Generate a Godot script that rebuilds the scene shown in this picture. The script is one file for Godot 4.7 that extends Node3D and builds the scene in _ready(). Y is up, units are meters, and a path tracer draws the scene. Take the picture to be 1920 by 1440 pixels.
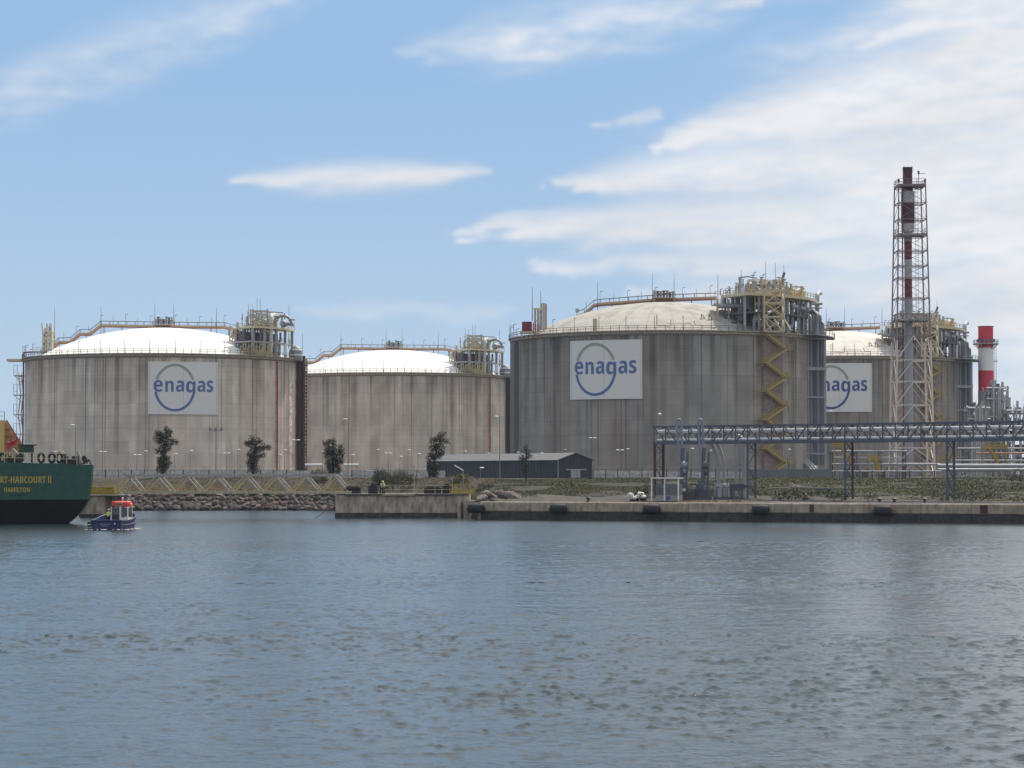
extends Node3D
# A gas terminal across a harbour basin. Units are metres, y is up, the water lies at y = 0, the camera looks along -z.

const FOCAL := 4400.0     # focal length in pixels of a 1920 pixel wide photograph
const EYE := 6.05         # height of the eye over the water
const LEVEL := 888.0      # image row of the horizon
const GROUND := 5.2       # level of the terminal's ground

var M := {}
var taken := {}
var rng := RandomNumberGenerator.new()


func _ready() -> void:
	rng.seed = 20
	# camera
	var cam := Camera3D.new()
	cam.name = "camera"
	cam.fov = rad_to_deg(2.0 * atan(720.0 / FOCAL))
	cam.near = 0.5
	cam.far = 6000.0
	cam.position = Vector3(0, EYE, 0)
	cam.rotation.x = atan((LEVEL - 720.0) / FOCAL)
	add_child(cam)
	cam.current = true
	# sky and exposure
	var env := Environment.new()
	env.background_mode = Environment.BG_SKY
	env.sky = Sky.new()
	var pano := PanoramaSkyMaterial.new()
	pano.panorama = sky_texture()
	env.sky.sky_material = pano
	env.background_energy_multiplier = 1.0
	env.tonemap_mode = Environment.TONE_MAPPER_LINEAR
	env.tonemap_exposure = 1.06
	env.sdfgi_enabled = true
	env.ssao_enabled = true
	env.ssil_enabled = true
	var we := WorldEnvironment.new()
	we.name = "world_environment"
	env.fog_enabled = true
	env.fog_density = 0.00006
	env.fog_light_color = Color(0.80, 0.85, 0.92)
	we.environment = env
	add_child(we)
	# sun: high, beyond the tanks and to the right
	var sun := DirectionalLight3D.new()
	sun.name = "sun"
	sun.light_energy = 1.35
	sun.light_color = Color(1.0, 0.96, 0.89)
	sun.light_angular_distance = 0.5
	sun.shadow_enabled = true
	add_child(sun)
	sun.look_at_from_position(Vector3.ZERO, -sun_towards())
	materials()
	# large structure
	build_ground()
	build_water()
	build_quay()
	build_tanks()
	# objects
	build_flare()
	build_chimney()
	build_pipe_rack()
	build_plant()
	build_low_pipes()
	build_warehouse()
	build_walls_and_fences()
	build_dolphins()
	build_gangway()
	build_loading_area()
	build_ship()
	build_boat()
	build_trees()
	build_lamps()
	# small things
	build_rocks()
	build_grass()
	build_quay_furniture()
	build_people()


func sun_towards() -> Vector3:
	var az := deg_to_rad(32.0)
	var el := deg_to_rad(52.0)
	return Vector3(sin(az) * cos(el), sin(el), -cos(az) * cos(el))


# ---------------------------------------------------------------- measuring
func spot(x: float, y: float, d: float) -> Vector3:
	# where a feature measured at column x, row y stands when it is d metres away
	return Vector3((x - 960.0) / FOCAL * d, EYE + (LEVEL - y) / FOCAL * d, -d)


func rr(a: float, b: float) -> float:
	return rng.randf_range(a, b)


# ---------------------------------------------------------------- mesh building
class Shape:
	var v := PackedVector3Array()
	var n := PackedVector3Array()
	var t := PackedVector2Array()
	var k := PackedColorArray()
	var tint := Color.WHITE

	func tri(a: Vector3, b: Vector3, c: Vector3, na: Vector3, nb: Vector3, nc: Vector3, ta := Vector2.ZERO, tb := Vector2.ZERO, tc := Vector2.ZERO) -> void:
		if (b - a).cross(c - a).dot(na + nb + nc) > 0.0:
			v.append(a); v.append(c); v.append(b)
			n.append(na); n.append(nc); n.append(nb)
			t.append(ta); t.append(tc); t.append(tb)
		else:
			v.append(a); v.append(b); v.append(c)
			n.append(na); n.append(nb); n.append(nc)
			t.append(ta); t.append(tb); t.append(tc)
		k.append(tint); k.append(tint); k.append(tint)

	func flat(a: Vector3, b: Vector3, c: Vector3, out: Vector3) -> void:
		var m := (b - a).cross(c - a)
		if m.length_squared() < 1e-14:
			return
		m = m.normalized()
		if m.dot(out) < 0.0:
			m = -m
		tri(a, b, c, m, m, m)

	func quad(a: Vector3, b: Vector3, c: Vector3, d: Vector3, out: Vector3) -> void:
		flat(a, b, c, out)
		flat(a, c, d, out)

	func box(at: Vector3, size: Vector3, basis := Basis.IDENTITY) -> void:
		var h := size / 2.0
		var x := basis.x * h.x
		var y := basis.y * h.y
		var z := basis.z * h.z
		for s in [1.0, -1.0]:
			quad(at + s * x + y + z, at + s * x + y - z, at + s * x - y - z, at + s * x - y + z, s * x)
			quad(at + s * y + x + z, at + s * y + x - z, at + s * y - x - z, at + s * y - x + z, s * y)
			quad(at + s * z + x + y, at + s * z + x - y, at + s * z - x - y, at + s * z - x + y, s * z)

	func beam(a: Vector3, b: Vector3, w: float, h := -1.0) -> void:
		var d := b - a
		if d.length() < 0.001:
			return
		var z := d.normalized()
		var side := z.cross(Vector3.UP)
		if side.length() < 0.05:
			side = Vector3.RIGHT
		side = (side - z * side.dot(z)).normalized()
		var up := side.cross(z)
		box((a + b) / 2.0, Vector3(w, w if h < 0.0 else h, d.length()), Basis(side, up, z))

	func tube(a: Vector3, b: Vector3, r: float, seg := 8, r2 := -1.0, caps := true) -> void:
		var z := (b - a).normalized()
		var x := z.cross(Vector3.UP)
		if x.length() < 0.05:
			x = z.cross(Vector3.RIGHT)
		x = x.normalized()
		var y := x.cross(z)
		var q := r if r2 < 0.0 else r2
		for i in seg:
			var p0 := TAU * i / seg
			var p1 := TAU * (i + 1) / seg
			var n0 := x * cos(p0) + y * sin(p0)
			var n1 := x * cos(p1) + y * sin(p1)
			tri(a + n0 * r, a + n1 * r, b + n1 * q, n0, n1, n1)
			tri(a + n0 * r, b + n1 * q, b + n0 * q, n0, n1, n0)
			if caps:
				tri(a, a + n0 * r, a + n1 * r, -z, -z, -z)
				tri(b, b + n0 * q, b + n1 * q, z, z, z)

	func pipe(points: Array, r: float, seg := 8) -> void:
		# a pipe along points, its bends rounded
		var way: Array = [points[0]]
		for i in range(1, points.size() - 1):
			var p: Vector3 = points[i]
			var a: Vector3 = points[i - 1] - p
			var b: Vector3 = points[i + 1] - p
			var cut := minf(r * 2.2, minf(a.length(), b.length()) * 0.48)
			for s in 5:
				var u := s / 4.0
				var e := p + a.normalized() * cut
				var f := p + b.normalized() * cut
				way.append(e.lerp(p, u).lerp(p.lerp(f, u), u))
		way.append(points[-1])
		var rings: Array = []
		var x := Vector3.ZERO
		for i in way.size():
			var z: Vector3 = (way[mini(i + 1, way.size() - 1)] - way[maxi(i - 1, 0)]).normalized()
			if x == Vector3.ZERO:
				x = z.cross(Vector3.UP)
				if x.length() < 0.05:
					x = z.cross(Vector3.RIGHT)
			x = (x - z * x.dot(z)).normalized()
			rings.append([way[i], x, x.cross(z), z])
		for i in rings.size() - 1:
			for s in seg:
				var q: Array = []
				for c in [[i, s], [i, s + 1], [i + 1, s + 1], [i + 1, s]]:
					var g: Array = rings[c[0]]
					q.append(g[1] * cos(TAU * c[1] / seg) + g[2] * sin(TAU * c[1] / seg))
				var a: Vector3 = rings[i][0]
				var b: Vector3 = rings[i + 1][0]
				tri(a + q[0] * r, a + q[1] * r, b + q[2] * r, q[0], q[1], q[2])
				tri(a + q[0] * r, b + q[2] * r, b + q[3] * r, q[0], q[2], q[3])
		for e in [0, rings.size() - 1]:
			var g: Array = rings[e]
			var z: Vector3 = g[3] * (1.0 if e else -1.0)
			for s in seg:
				tri(g[0], g[0] + (g[1] * cos(TAU * s / seg) + g[2] * sin(TAU * s / seg)) * r, g[0] + (g[1] * cos(TAU * (s + 1) / seg) + g[2] * sin(TAU * (s + 1) / seg)) * r, z, z, z)

	func lathe(at: Vector3, profile: Array, seg := 16, from := 0.0, to := TAU, smooth := true) -> void:
		# profile: Vector2(radius, height), upwards; angle 0 faces +z and grows towards +x
		for j in profile.size() - 1:
			var e: Vector2 = profile[j + 1] - profile[j]
			if e.length() < 1e-6:
				continue
			var ns: Array = []
			for q in [j, j + 1]:
				var s: Vector2 = Vector2(e.y, -e.x).normalized()
				if smooth:
					var o: int = q - 1 if q == j else q + 1
					if o >= 0 and o < profile.size():
						var f: Vector2 = profile[q] - profile[o] if q == j else profile[o] - profile[q]
						var m := Vector2(f.y, -f.x).normalized()
						if m.dot(s) > 0.5:
							s = (s + m).normalized()
				ns.append(s)
			for i in seg:
				var p0 := from + (to - from) * i / seg
				var p1 := from + (to - from) * (i + 1) / seg
				var d0 := Vector3(sin(p0), 0, cos(p0))
				var d1 := Vector3(sin(p1), 0, cos(p1))
				var up := Vector3.UP
				var a: Vector2 = profile[j]
				var b: Vector2 = profile[j + 1]
				var u0 := p0 / TAU + 0.5
				var u1 := p1 / TAU + 0.5
				var va := 1.0 - float(j) / (profile.size() - 1)
				var vb := 1.0 - float(j + 1) / (profile.size() - 1)
				var na0: Vector3 = d0 * ns[0].x + up * ns[0].y
				var na1: Vector3 = d1 * ns[0].x + up * ns[0].y
				var nb0: Vector3 = d0 * ns[1].x + up * ns[1].y
				var nb1: Vector3 = d1 * ns[1].x + up * ns[1].y
				tri(at + d0 * a.x + up * a.y, at + d1 * a.x + up * a.y, at + d1 * b.x + up * b.y, na0, na1, nb1, Vector2(u0, va), Vector2(u1, va), Vector2(u1, vb))
				tri(at + d0 * a.x + up * a.y, at + d1 * b.x + up * b.y, at + d0 * b.x + up * b.y, na0, nb1, nb0, Vector2(u0, va), Vector2(u1, vb), Vector2(u0, vb))

	func ball(at: Vector3, r: Vector3, seg := 10, rows := 6) -> void:
		for j in rows:
			for i in seg:
				var q: Array = []
				for c in [[i, j], [i + 1, j], [i + 1, j + 1], [i, j + 1]]:
					var la: float = -PI / 2 + PI * c[1] / rows
					var lo: float = TAU * c[0] / seg
					q.append(Vector3(cos(la) * sin(lo), sin(la), cos(la) * cos(lo)))
				tri(at + q[0] * r, at + q[1] * r, at + q[2] * r, (q[0] / r).normalized(), (q[1] / r).normalized(), (q[2] / r).normalized())
				tri(at + q[0] * r, at + q[2] * r, at + q[3] * r, (q[0] / r).normalized(), (q[2] / r).normalized(), (q[3] / r).normalized())

	func mesh(material: Material) -> ArrayMesh:
		var s: Array = []
		s.resize(Mesh.ARRAY_MAX)
		s[Mesh.ARRAY_VERTEX] = v
		s[Mesh.ARRAY_NORMAL] = n
		s[Mesh.ARRAY_TEX_UV] = t
		s[Mesh.ARRAY_COLOR] = k
		var am := ArrayMesh.new()
		if v.size() >= 3:
			am.add_surface_from_arrays(Mesh.PRIMITIVE_TRIANGLES, s)
			am.surface_set_material(0, material)
		return am


# ---------------------------------------------------------------- naming things
func numbered(called: String) -> String:
	taken[called] = taken.get(called, -1) + 1
	return called if taken[called] == 0 else "%s_%03d" % [called, taken[called]]


func tag(o: Node, label: String, category: String, group := "", kind := "") -> void:
	if label:
		o.set_meta("label", label)
	if category:
		o.set_meta("category", category)
	if group:
		o.set_meta("group", group)
	if kind:
		o.set_meta("kind", kind)


func thing(called: String, label: String, category: String, at := Vector3.ZERO, turn := 0.0, group := "") -> Node3D:
	var o := Node3D.new()
	o.name = numbered(called)
	add_child(o)
	o.position = at
	o.rotation.y = turn
	tag(o, label, category, group)
	return o


func part(called: String, s: Shape, m: Material, parent: Node, label := "", kind := "") -> MeshInstance3D:
	var o := MeshInstance3D.new()
	o.name = called
	o.mesh = s.mesh(m)
	parent.add_child(o, true)
	tag(o, label, "", "", kind)
	return o


func solo(called: String, s: Shape, m: Material, label: String, category: String, at := Vector3.ZERO, group := "", turn := 0.0) -> MeshInstance3D:
	var o := MeshInstance3D.new()
	o.name = numbered(called)
	o.mesh = s.mesh(m)
	add_child(o)
	o.position = at
	o.rotation.y = turn
	tag(o, label, category, group)
	return o


func struct(called: String, s: Shape, m: Material, kind := "structure") -> MeshInstance3D:
	var o := MeshInstance3D.new()
	o.name = numbered(called)
	o.mesh = s.mesh(m)
	add_child(o)
	tag(o, "", "", "", kind)
	return o


func dup(o: Node3D, at: Vector3, turn: float, label: String) -> Node3D:
	var c: Node3D = o.duplicate()
	var base: String = RegEx.create_from_string("_[0-9]{3}$").sub(o.name, "")
	c.name = numbered(base)
	add_child(c)
	c.position = at
	c.rotation.y = turn
	c.set_meta("label", label)
	return c


# ---------------------------------------------------------------- materials
func mat(called: String, r: float, g: float, b: float, rough := 0.7, metal := 0.0, grain: Texture2D = null, scale := 0.3) -> StandardMaterial3D:
	var m := StandardMaterial3D.new()
	m.resource_name = called
	m.albedo_color = Color(r, g, b).linear_to_srgb()
	m.roughness = rough
	m.metallic = metal
	m.vertex_color_use_as_albedo = true
	if grain:
		m.albedo_texture = grain
		m.uv1_triplanar = true
		m.uv1_world_triplanar = true
		m.uv1_scale = Vector3.ONE * scale
	M[called] = m
	return m


func grain(low: float, frequency: float, number: int, octaves := 5) -> NoiseTexture2D:
	var n := FastNoiseLite.new()
	n.seed = number
	n.noise_type = FastNoiseLite.TYPE_SIMPLEX_SMOOTH
	n.frequency = frequency
	n.fractal_octaves = octaves
	n.fractal_gain = 0.6
	var t := NoiseTexture2D.new()
	t.width = 512
	t.height = 512
	t.seamless = true
	t.noise = n
	var g := Gradient.new()
	g.set_color(0, Color(low, low, low))
	g.set_color(1, Color.WHITE)
	t.color_ramp = g
	return t


func materials() -> void:
	var fine := grain(0.62, 0.012, 3)
	var strong := grain(0.35, 0.01, 5)
	mat("concrete", 0.60, 0.51, 0.40, 0.9, 0, fine, 0.11)
	mat("pale_concrete", 0.74, 0.71, 0.68, 0.9, 0, fine, 0.12)
	mat("quay_concrete", 0.60, 0.50, 0.39, 0.9, 0, fine, 0.14)
	for c in ["concrete", "quay_concrete"]:
		M[c].albedo_texture = grain(0.56, 0.013, 17)
		M[c].uv1_scale = Vector3(0.15, 0.06, 0.15)
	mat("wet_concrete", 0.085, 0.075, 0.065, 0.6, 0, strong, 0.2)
	mat("rim", 0.60, 0.52, 0.415, 0.85, 0, fine, 0.2)
	mat("tan_paint", 0.58, 0.50, 0.34, 0.6)
	mat("yellow_paint", 0.62, 0.42, 0.06, 0.55, 0, fine, 0.5)
	mat("pale_yellow", 0.68, 0.60, 0.38, 0.6, 0, fine, 0.4)
	mat("yellow_dull", 0.62, 0.475, 0.17, 0.6, 0, fine, 0.5)
	mat("buttress_brown", 0.40, 0.315, 0.27, 0.9, 0, fine, 0.1)
	mat("tower_grey", 0.20, 0.21, 0.235, 0.55)
	mat("pink_steel", 0.66, 0.57, 0.50, 0.65)
	mat("red_band", 0.26, 0.035, 0.05, 0.6, 0, fine, 0.3)
	mat("white_band", 0.72, 0.71, 0.69, 0.6, 0, fine, 0.3)
	mat("salmon_grey", 0.26, 0.20, 0.20, 0.7)
	mat("chimney_red", 0.62, 0.035, 0.06, 0.6)
	mat("chimney_white", 0.84, 0.82, 0.78, 0.6)
	mat("arm_blue", 0.19, 0.22, 0.27, 0.5)
	mat("rust_red", 0.14, 0.035, 0.04, 0.7, 0, fine, 0.6)
	mat("brown_steel", 0.065, 0.045, 0.04, 0.7)
	mat("cabin_grey", 0.25, 0.26, 0.28, 0.8, 0, fine, 0.4)
	mat("boat_grey", 0.08, 0.10, 0.13, 0.6)
	mat("pale_pipe", 0.50, 0.49, 0.48, 0.55)
	mat("bright_pipe", 0.66, 0.66, 0.67, 0.45, 0.1)
	mat("pole_grey", 0.20, 0.20, 0.20, 0.6)
	mat("lamp_white", 0.82, 0.82, 0.80, 0.5)
	mat("salmon", 0.40, 0.21, 0.14, 0.7)
	mat("rust", 0.12, 0.06, 0.048, 0.85, 0, fine, 0.6)
	mat("grey_pipe", 0.33, 0.34, 0.36, 0.5, 0.1)
	mat("dark_grey", 0.10, 0.10, 0.11, 0.7)
	mat("blue_steel", 0.085, 0.096, 0.13, 0.6)
	mat("silver", 0.46, 0.465, 0.48, 0.5, 0.15)
	mat("white_paint", 0.74, 0.73, 0.70, 0.6)
	mat("off_white", 0.55, 0.53, 0.49, 0.7, 0, fine, 0.4)
	mat("red_paint", 0.40, 0.03, 0.045, 0.55)
	mat("dark_red", 0.20, 0.03, 0.035, 0.6)
	mat("maroon", 0.075, 0.022, 0.032, 0.7)
	mat("black_steel", 0.022, 0.022, 0.026, 0.6)
	mat("rubber", 0.018, 0.018, 0.02, 0.75)
	mat("rail", 0.12, 0.105, 0.085, 0.7)
	mat("cladding", 0.045, 0.052, 0.068, 0.55, 0, fine, 0.3)
	mat("roof_sheet", 0.17, 0.168, 0.17, 0.6, 0, fine, 0.2)
	mat("bark", 0.035, 0.028, 0.022, 0.95)
	mat("rock", 0.33, 0.28, 0.255, 0.95, 0, strong, 0.7)
	mat("soil", 0.115, 0.10, 0.08, 1.0, 0, strong, 0.09)
	mat("gravel", 0.30, 0.27, 0.23, 1.0, 0, fine, 0.3)
	mat("hull_green", 0.003, 0.098, 0.068, 0.5, 0, fine, 0.15)
	mat("hull_black", 0.008, 0.009, 0.012, 0.5, 0, fine, 0.15)
	mat("lettering_yellow", 0.42, 0.31, 0.05, 0.6)
	mat("funnel_yellow", 0.60, 0.40, 0.13, 0.55)
	mat("funnel_orange", 0.50, 0.235, 0.085, 0.6, 0, fine, 0.4)
	mat("deck_green", 0.02, 0.06, 0.045, 0.7)
	mat("boat_blue", 0.010, 0.017, 0.085, 0.45)
	mat("boat_red", 0.62, 0.045, 0.03, 0.5)
	mat("flag_red", 0.45, 0.01, 0.03, 0.8)
	mat("banner", 0.75, 0.73, 0.69, 0.7)
	mat("banner_side", 0.62, 0.61, 0.58, 0.7)
	mat("logo_blue", 0.085, 0.16, 0.37, 0.6)
	mat("logo_dark_blue", 0.055, 0.09, 0.27, 0.6)
	mat("logo_grey", 0.33, 0.345, 0.29, 0.7)
	mat("plain", 1, 1, 1, 0.85)
	mat("leaf", 1, 1, 1, 0.7)
	M.leaf.backlight_enabled = true
	M.leaf.backlight = Color(0.03, 0.05, 0.015)
	var w := mat("glass", 0.05, 0.06, 0.07, 0.1)
	w.metallic_specular = 0.6
	var dome := mat("white_dome", 0.86, 0.85, 0.81, 0.7)
	dome.vertex_color_use_as_albedo = true
	var sea := mat("sea", 0.014, 0.029, 0.033, 0.14)
	sea.metallic_specular = 0.37
	var rip := FastNoiseLite.new()
	rip.seed = 8
	rip.frequency = 0.02
	rip.fractal_octaves = 4
	var nt := NoiseTexture2D.new()
	nt.width = 512
	nt.height = 512
	nt.seamless = true
	nt.noise = rip
	nt.as_normal_map = true
	nt.bump_strength = 6.0
	sea.normal_enabled = true
	sea.normal_texture = nt
	sea.normal_scale = 0.3
	sea.uv1_triplanar = true
	sea.uv1_world_triplanar = true
	sea.uv1_scale = Vector3(0.22, 0.22, 0.5)


# ---------------------------------------------------------------- sky
func soft(a: float, b: float, x: float) -> float:
	var t := clampf((x - a) / (b - a), 0.0, 1.0)
	return t * t * (3.0 - 2.0 * t)


var sky_noise: Array = []


func lens(x: float, y: float, ax: float, ay: float, bx: float, by: float, w: float) -> float:
	# a spindle-shaped wisp from (ax, ay) to (bx, by), w thick in its middle
	var d := Vector2(bx - ax, by - ay)
	var p := Vector2(x - ax, y - ay)
	var u := p.dot(d) / d.length_squared()
	if u <= 0.0 or u >= 1.0:
		return 0.0
	var q := absf(p.cross(d)) / d.length()
	return pow(1.0 - soft(0.0, 1.0, q / (w * 1.65 * pow(sin(PI * u), 0.7) + 0.01)), 1.6)


func sky_color(az: float, el: float) -> Color:
	# clear air, deeper blue overhead, then streaks of high cloud; angles in degrees
	var h := maxf(el, 0.0)
	var low := Color(0.47, 0.61, 0.755)
	var mid := Color(0.30, 0.485, 0.735)
	var top := Color(0.10, 0.22, 0.52)
	var c := low.lerp(mid, soft(0.0, 10.5, h)) if h < 10.5 else mid.lerp(top, soft(10.5, 75.0, h))
	var n1: FastNoiseLite = sky_noise[0]
	var n2: FastNoiseLite = sky_noise[1]
	var u := az * 0.97 + h * 0.25
	var t := h - az * 0.10
	var wa := n1.get_noise_2d(u * 9.0, t * 42.0)
	var wb := n2.get_noise_2d(u * 22.0, t * 90.0)
	var wc := n2.get_noise_2d(u * 34.0 + 500.0, t * 230.0)
	var x := az + wa * 1.2 + wc * 0.5
	var y := h + wa * 0.34 + wb * 0.24 + wc * 0.11
	var f := 0.0
	# the lens-shaped cloud and the wisps of the left half
	f = maxf(f, 0.93 * lens(x * 0.5 + az * 0.5, y * 0.25 + h * 0.75, -7.0, 7.05, -0.55, 7.35, 0.42))
	f = maxf(f, 0.48 * lens(x, y, -15.5, 7.8, -4.0, 12.1, 0.85) * (0.75 + wb * 0.8))
	f = maxf(f, 0.62 * lens(x, y, -3.0, 10.1, 6.6, 11.6, 0.85) * (0.8 + wb * 0.8))
	f = maxf(f, 0.25 * lens(x, y, -5.5, 4.0, 0.2, 3.9, 0.3))
	f = maxf(f, 0.6 * lens(x, y, 2.3, 8.55, 3.8, 8.75, 0.13))
	# the broad bank on the right: its fingers point left
	f = maxf(f, lens(x, y, 3.6, 8.0, 24.0, 12.4, 1.75))
	f = maxf(f, 0.92 * lens(x, y, 1.0, 7.0, 24.0, 8.8, 1.5))
	f = maxf(f, 0.9 * lens(x, y, -1.4, 5.95, 26.0, 6.6, 1.15))
	f = maxf(f, 0.72 * lens(x, y, -0.2, 5.1, 26.0, 5.2, 0.62))
	f = maxf(f, 0.62 * lens(x, y, 2.5, 4.5, 26.0, 4.3, 0.6))
	f = maxf(f, 0.9 * lens(x, y, 8.2, 10.2, 22.0, 14.0, 1.1))
	var bank := soft(3.5, 10.5, az + wa * 2.4 + wb * 0.8 - absf(h - 8.2) * (0.85 if h > 8.2 else 0.62))
	f = maxf(f, bank * (0.93 + 0.2 * wa + 0.1 * wb))
	# beyond the frame the same kind of cloud goes on: much of it towards the sun, streaks elsewhere
	var cover := n1.get_noise_2d(u * 2.2 + 300.0, t * 8.0 + 50.0) * 0.5 + 0.5
	var side := exp(-pow((az - 34.0) / 40.0, 2.0)) * 0.5
	var out := maxf(soft(11.5, 17.0, h), soft(12.5, 20.0, absf(az)) * soft(1.0, 4.0, h))
	f = maxf(f, out * soft(0.24 - side, 0.58 - side * 0.6, cover + wa * 0.15) * 0.9)
	f = clampf(f * (0.96 + 0.30 * wb + 0.2 * wa + 0.28 * wc), 0.0, 1.0)
	c = c.lerp(Color(0.62, 0.69, 0.79), 0.55 * soft(1.0, 11.0, az) * soft(2.0, 4.2, h) * (1.0 - soft(6.0, 11.0, h)))
	var shade := 0.93 + 0.13 * n2.get_noise_2d(u * 5.0, t * 26.0)
	var white := Color(0.80, 0.815, 0.85) * shade
	# thin cloud glows towards the sun
	var cosine := sin(deg_to_rad(el)) * sin(deg_to_rad(52.0)) + cos(deg_to_rad(el)) * cos(deg_to_rad(52.0)) * cos(deg_to_rad(az - 32.0))
	var near := pow(maxf(cosine, 0.0), 8.0)
	white = white * (1.0 + 0.9 * near)
	c = c.lerp(white, f) + Color(0.30, 0.29, 0.27) * near * 0.8
	return c


func sky_texture() -> ImageTexture:
	for i in 2:
		var n := FastNoiseLite.new()
		n.seed = 11 + i
		n.noise_type = FastNoiseLite.TYPE_SIMPLEX_SMOOTH
		n.frequency = 0.02
		n.fractal_octaves = 5
		n.fractal_gain = 0.55
		sky_noise.append(n)
	var coarse := Image.create(1024, 512, false, Image.FORMAT_RGBAF)
	for j in 262:
		var el := 90.0 - (j + 0.5) * 180.0 / 512.0
		for i in 1024:
			coarse.set_pixel(i, j, sky_color(fposmod((i + 0.5) * 360.0 / 1024.0 + 180.0, 360.0) - 180.0, el))
	for j in range(262, 512):
		coarse.fill_rect(Rect2i(0, j, 1024, 1), Color(0.30, 0.36, 0.42))
	coarse.resize(4096, 2048, Image.INTERPOLATE_CUBIC)
	# the same sky once more, at full resolution, where it is seen through the long lens
	var k := 4096.0 / 360.0
	for j in range(int((90.0 - 17.0) * k), int((90.0 + 1.0) * k)):
		var el := 90.0 - (j + 0.5) / k
		for i in range(int(-22.0 * k), int(22.0 * k)):
			coarse.set_pixel(posmod(i, 4096), j, sky_color((i + 0.5) / k, el))
	return ImageTexture.create_from_image(coarse)


# ---------------------------------------------------------------- the ground, the water and the quay
const QUAY_FROM := Vector3(-4.2, 0, -309.5)
const QUAY_ALONG := Vector3(0.9331, 0, 0.3595)
const QUAY_IN := Vector3(0.3595, 0, -0.9331)
const QUAY_TOP := 2.35


func inland(x: float, z: float) -> float:
	# metres from the water's edge, growing inland
	var q := (Vector3(x, 0, z) - QUAY_FROM).dot(QUAY_IN)
	var d0 := lerpf(386.0, 338.0, soft(-34.0, -8.0, x))
	var r := -z - d0
	return lerpf(r, q, soft(-7.5, -4.5, x))


func ground_height(x: float, z: float) -> float:
	var t := inland(x, z)
	var rough := bump.get_noise_2d(x, z)
	var rocky: float
	if t < 11.0:
		rocky = t * 0.27 - 0.35
	else:
		rocky = lerpf(2.62, GROUND, soft(9.0, 36.0, t))
	var quay: float
	if t < 0.9:
		quay = -1.5
	elif t < 4.0:
		quay = QUAY_TOP - 0.05
	elif t < 27.0:
		quay = lerpf(QUAY_TOP - 0.03, 3.1, (t - 4.0) / 23.0)
	elif t < 62.0:
		quay = lerpf(3.1, 3.75, (t - 27.0) / 35.0)
	else:
		quay = lerpf(3.75, GROUND, soft(55.0, 122.0, t))
	var h := lerpf(rocky, quay, soft(-7.0, -4.4, x))
	var wild := soft(5.0, 30.0, t) * (1.0 - soft(95.0, 125.0, t))
	return h + rough * (0.12 + 0.5 * wild) * soft(2.0, 8.0, t)


var bump := FastNoiseLite.new()


func build_ground() -> void:
	bump.seed = 4
	bump.frequency = 0.05
	bump.fractal_octaves = 4
	var xs: Array = []
	var ds: Array = []
	var x := -420.0
	while x < 420.0:
		xs.append(x)
		x += 1.1 if x > -62.0 and x < 92.0 else 9.0
	var d := 236.0
	while d < 3200.0:
		ds.append(d)
		d += 0.9 if d > 268.0 and d < 420.0 else (9.0 if d < 420.0 else (14.0 if d < 900.0 else 160.0))
	var s := Shape.new()
	var h: Array = []
	for j in ds.size():
		var row: Array = []
		for i in xs.size():
			row.append(Vector3(xs[i], ground_height(xs[i], -ds[j]), -ds[j]))
		h.append(row)
	var stain := FastNoiseLite.new()
	stain.seed = 21
	stain.frequency = 0.035
	for j in ds.size() - 1:
		for i in xs.size() - 1:
			var a: Vector3 = h[j][i]
			var b: Vector3 = h[j][i + 1]
			var c: Vector3 = h[j + 1][i + 1]
			var e: Vector3 = h[j + 1][i]
			if maxf(maxf(a.y, b.y), maxf(c.y, e.y)) < -1.3:
				continue
			var t := inland(a.x, a.z)
			var g := Color(0.42, 0.47, 0.29) if a.x > -6.0 else Color(0.50, 0.47, 0.29)
			if t < 26.0 and a.x > -3.0:
				g = Color(2.9, 2.65, 2.35)      # gravel apron
			elif t < 12.0:
				g = Color(0.7, 0.66, 0.62)
			var n := stain.get_noise_2d(a.x, a.z)
			s.tint = g * (1.0 + 0.25 * n)
			var na := Vector3(-(b.y - a.y) / (b.x - a.x), 1, (e.y - a.y) / (ds[j + 1] - ds[j])).normalized()
			s.tri(a, b, c, na, na, na)
			s.tri(a, c, e, na, na, na)
	struct("ground", s, M.soil)


func wave(x: float, z: float) -> float:
	# wind chop: short steep crests scattered over ripples and a low swell, in patches of more and less wind
	var n: FastNoiseLite = wave_noise[0]
	var m: FastNoiseLite = wave_noise[1]
	var small := 1.0 - 0.5 * soft(120.0, 330.0, -z)
	var gust := 0.8 + 0.8 * n.get_noise_2d(x * 0.07 + 90.0, z * 0.10)
	var u := x + z * 0.18
	var h := 0.035 * n.get_noise_2d(u * 0.3 + 40.0, z * 0.5)
	h += 0.016 * n.get_noise_2d(u * 1.2 + 140.0, z * 2.0)
	for k in 2:
		var f := 3.0 if k == 0 else 5.2
		var ridge := pow(maxf(0.0, 1.0 - absf(n.get_noise_2d(u * 0.33 * f + k * 70.0, z * 1.25 * f)) * 1.3), 8.0)
		var mask := clampf(m.get_noise_2d(x * 0.75 * f + 7.0, z * 1.5 * f + k * 31.0) * 2.4 + 0.1, 0.0, 1.0)
		h += (0.060 if k == 0 else 0.037) * gust * small * ridge * mask
	h += 0.010 * small * m.get_noise_2d(x * 5.0 + 7.0, z * 7.0)
	return h


var wave_noise: Array = []


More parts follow.
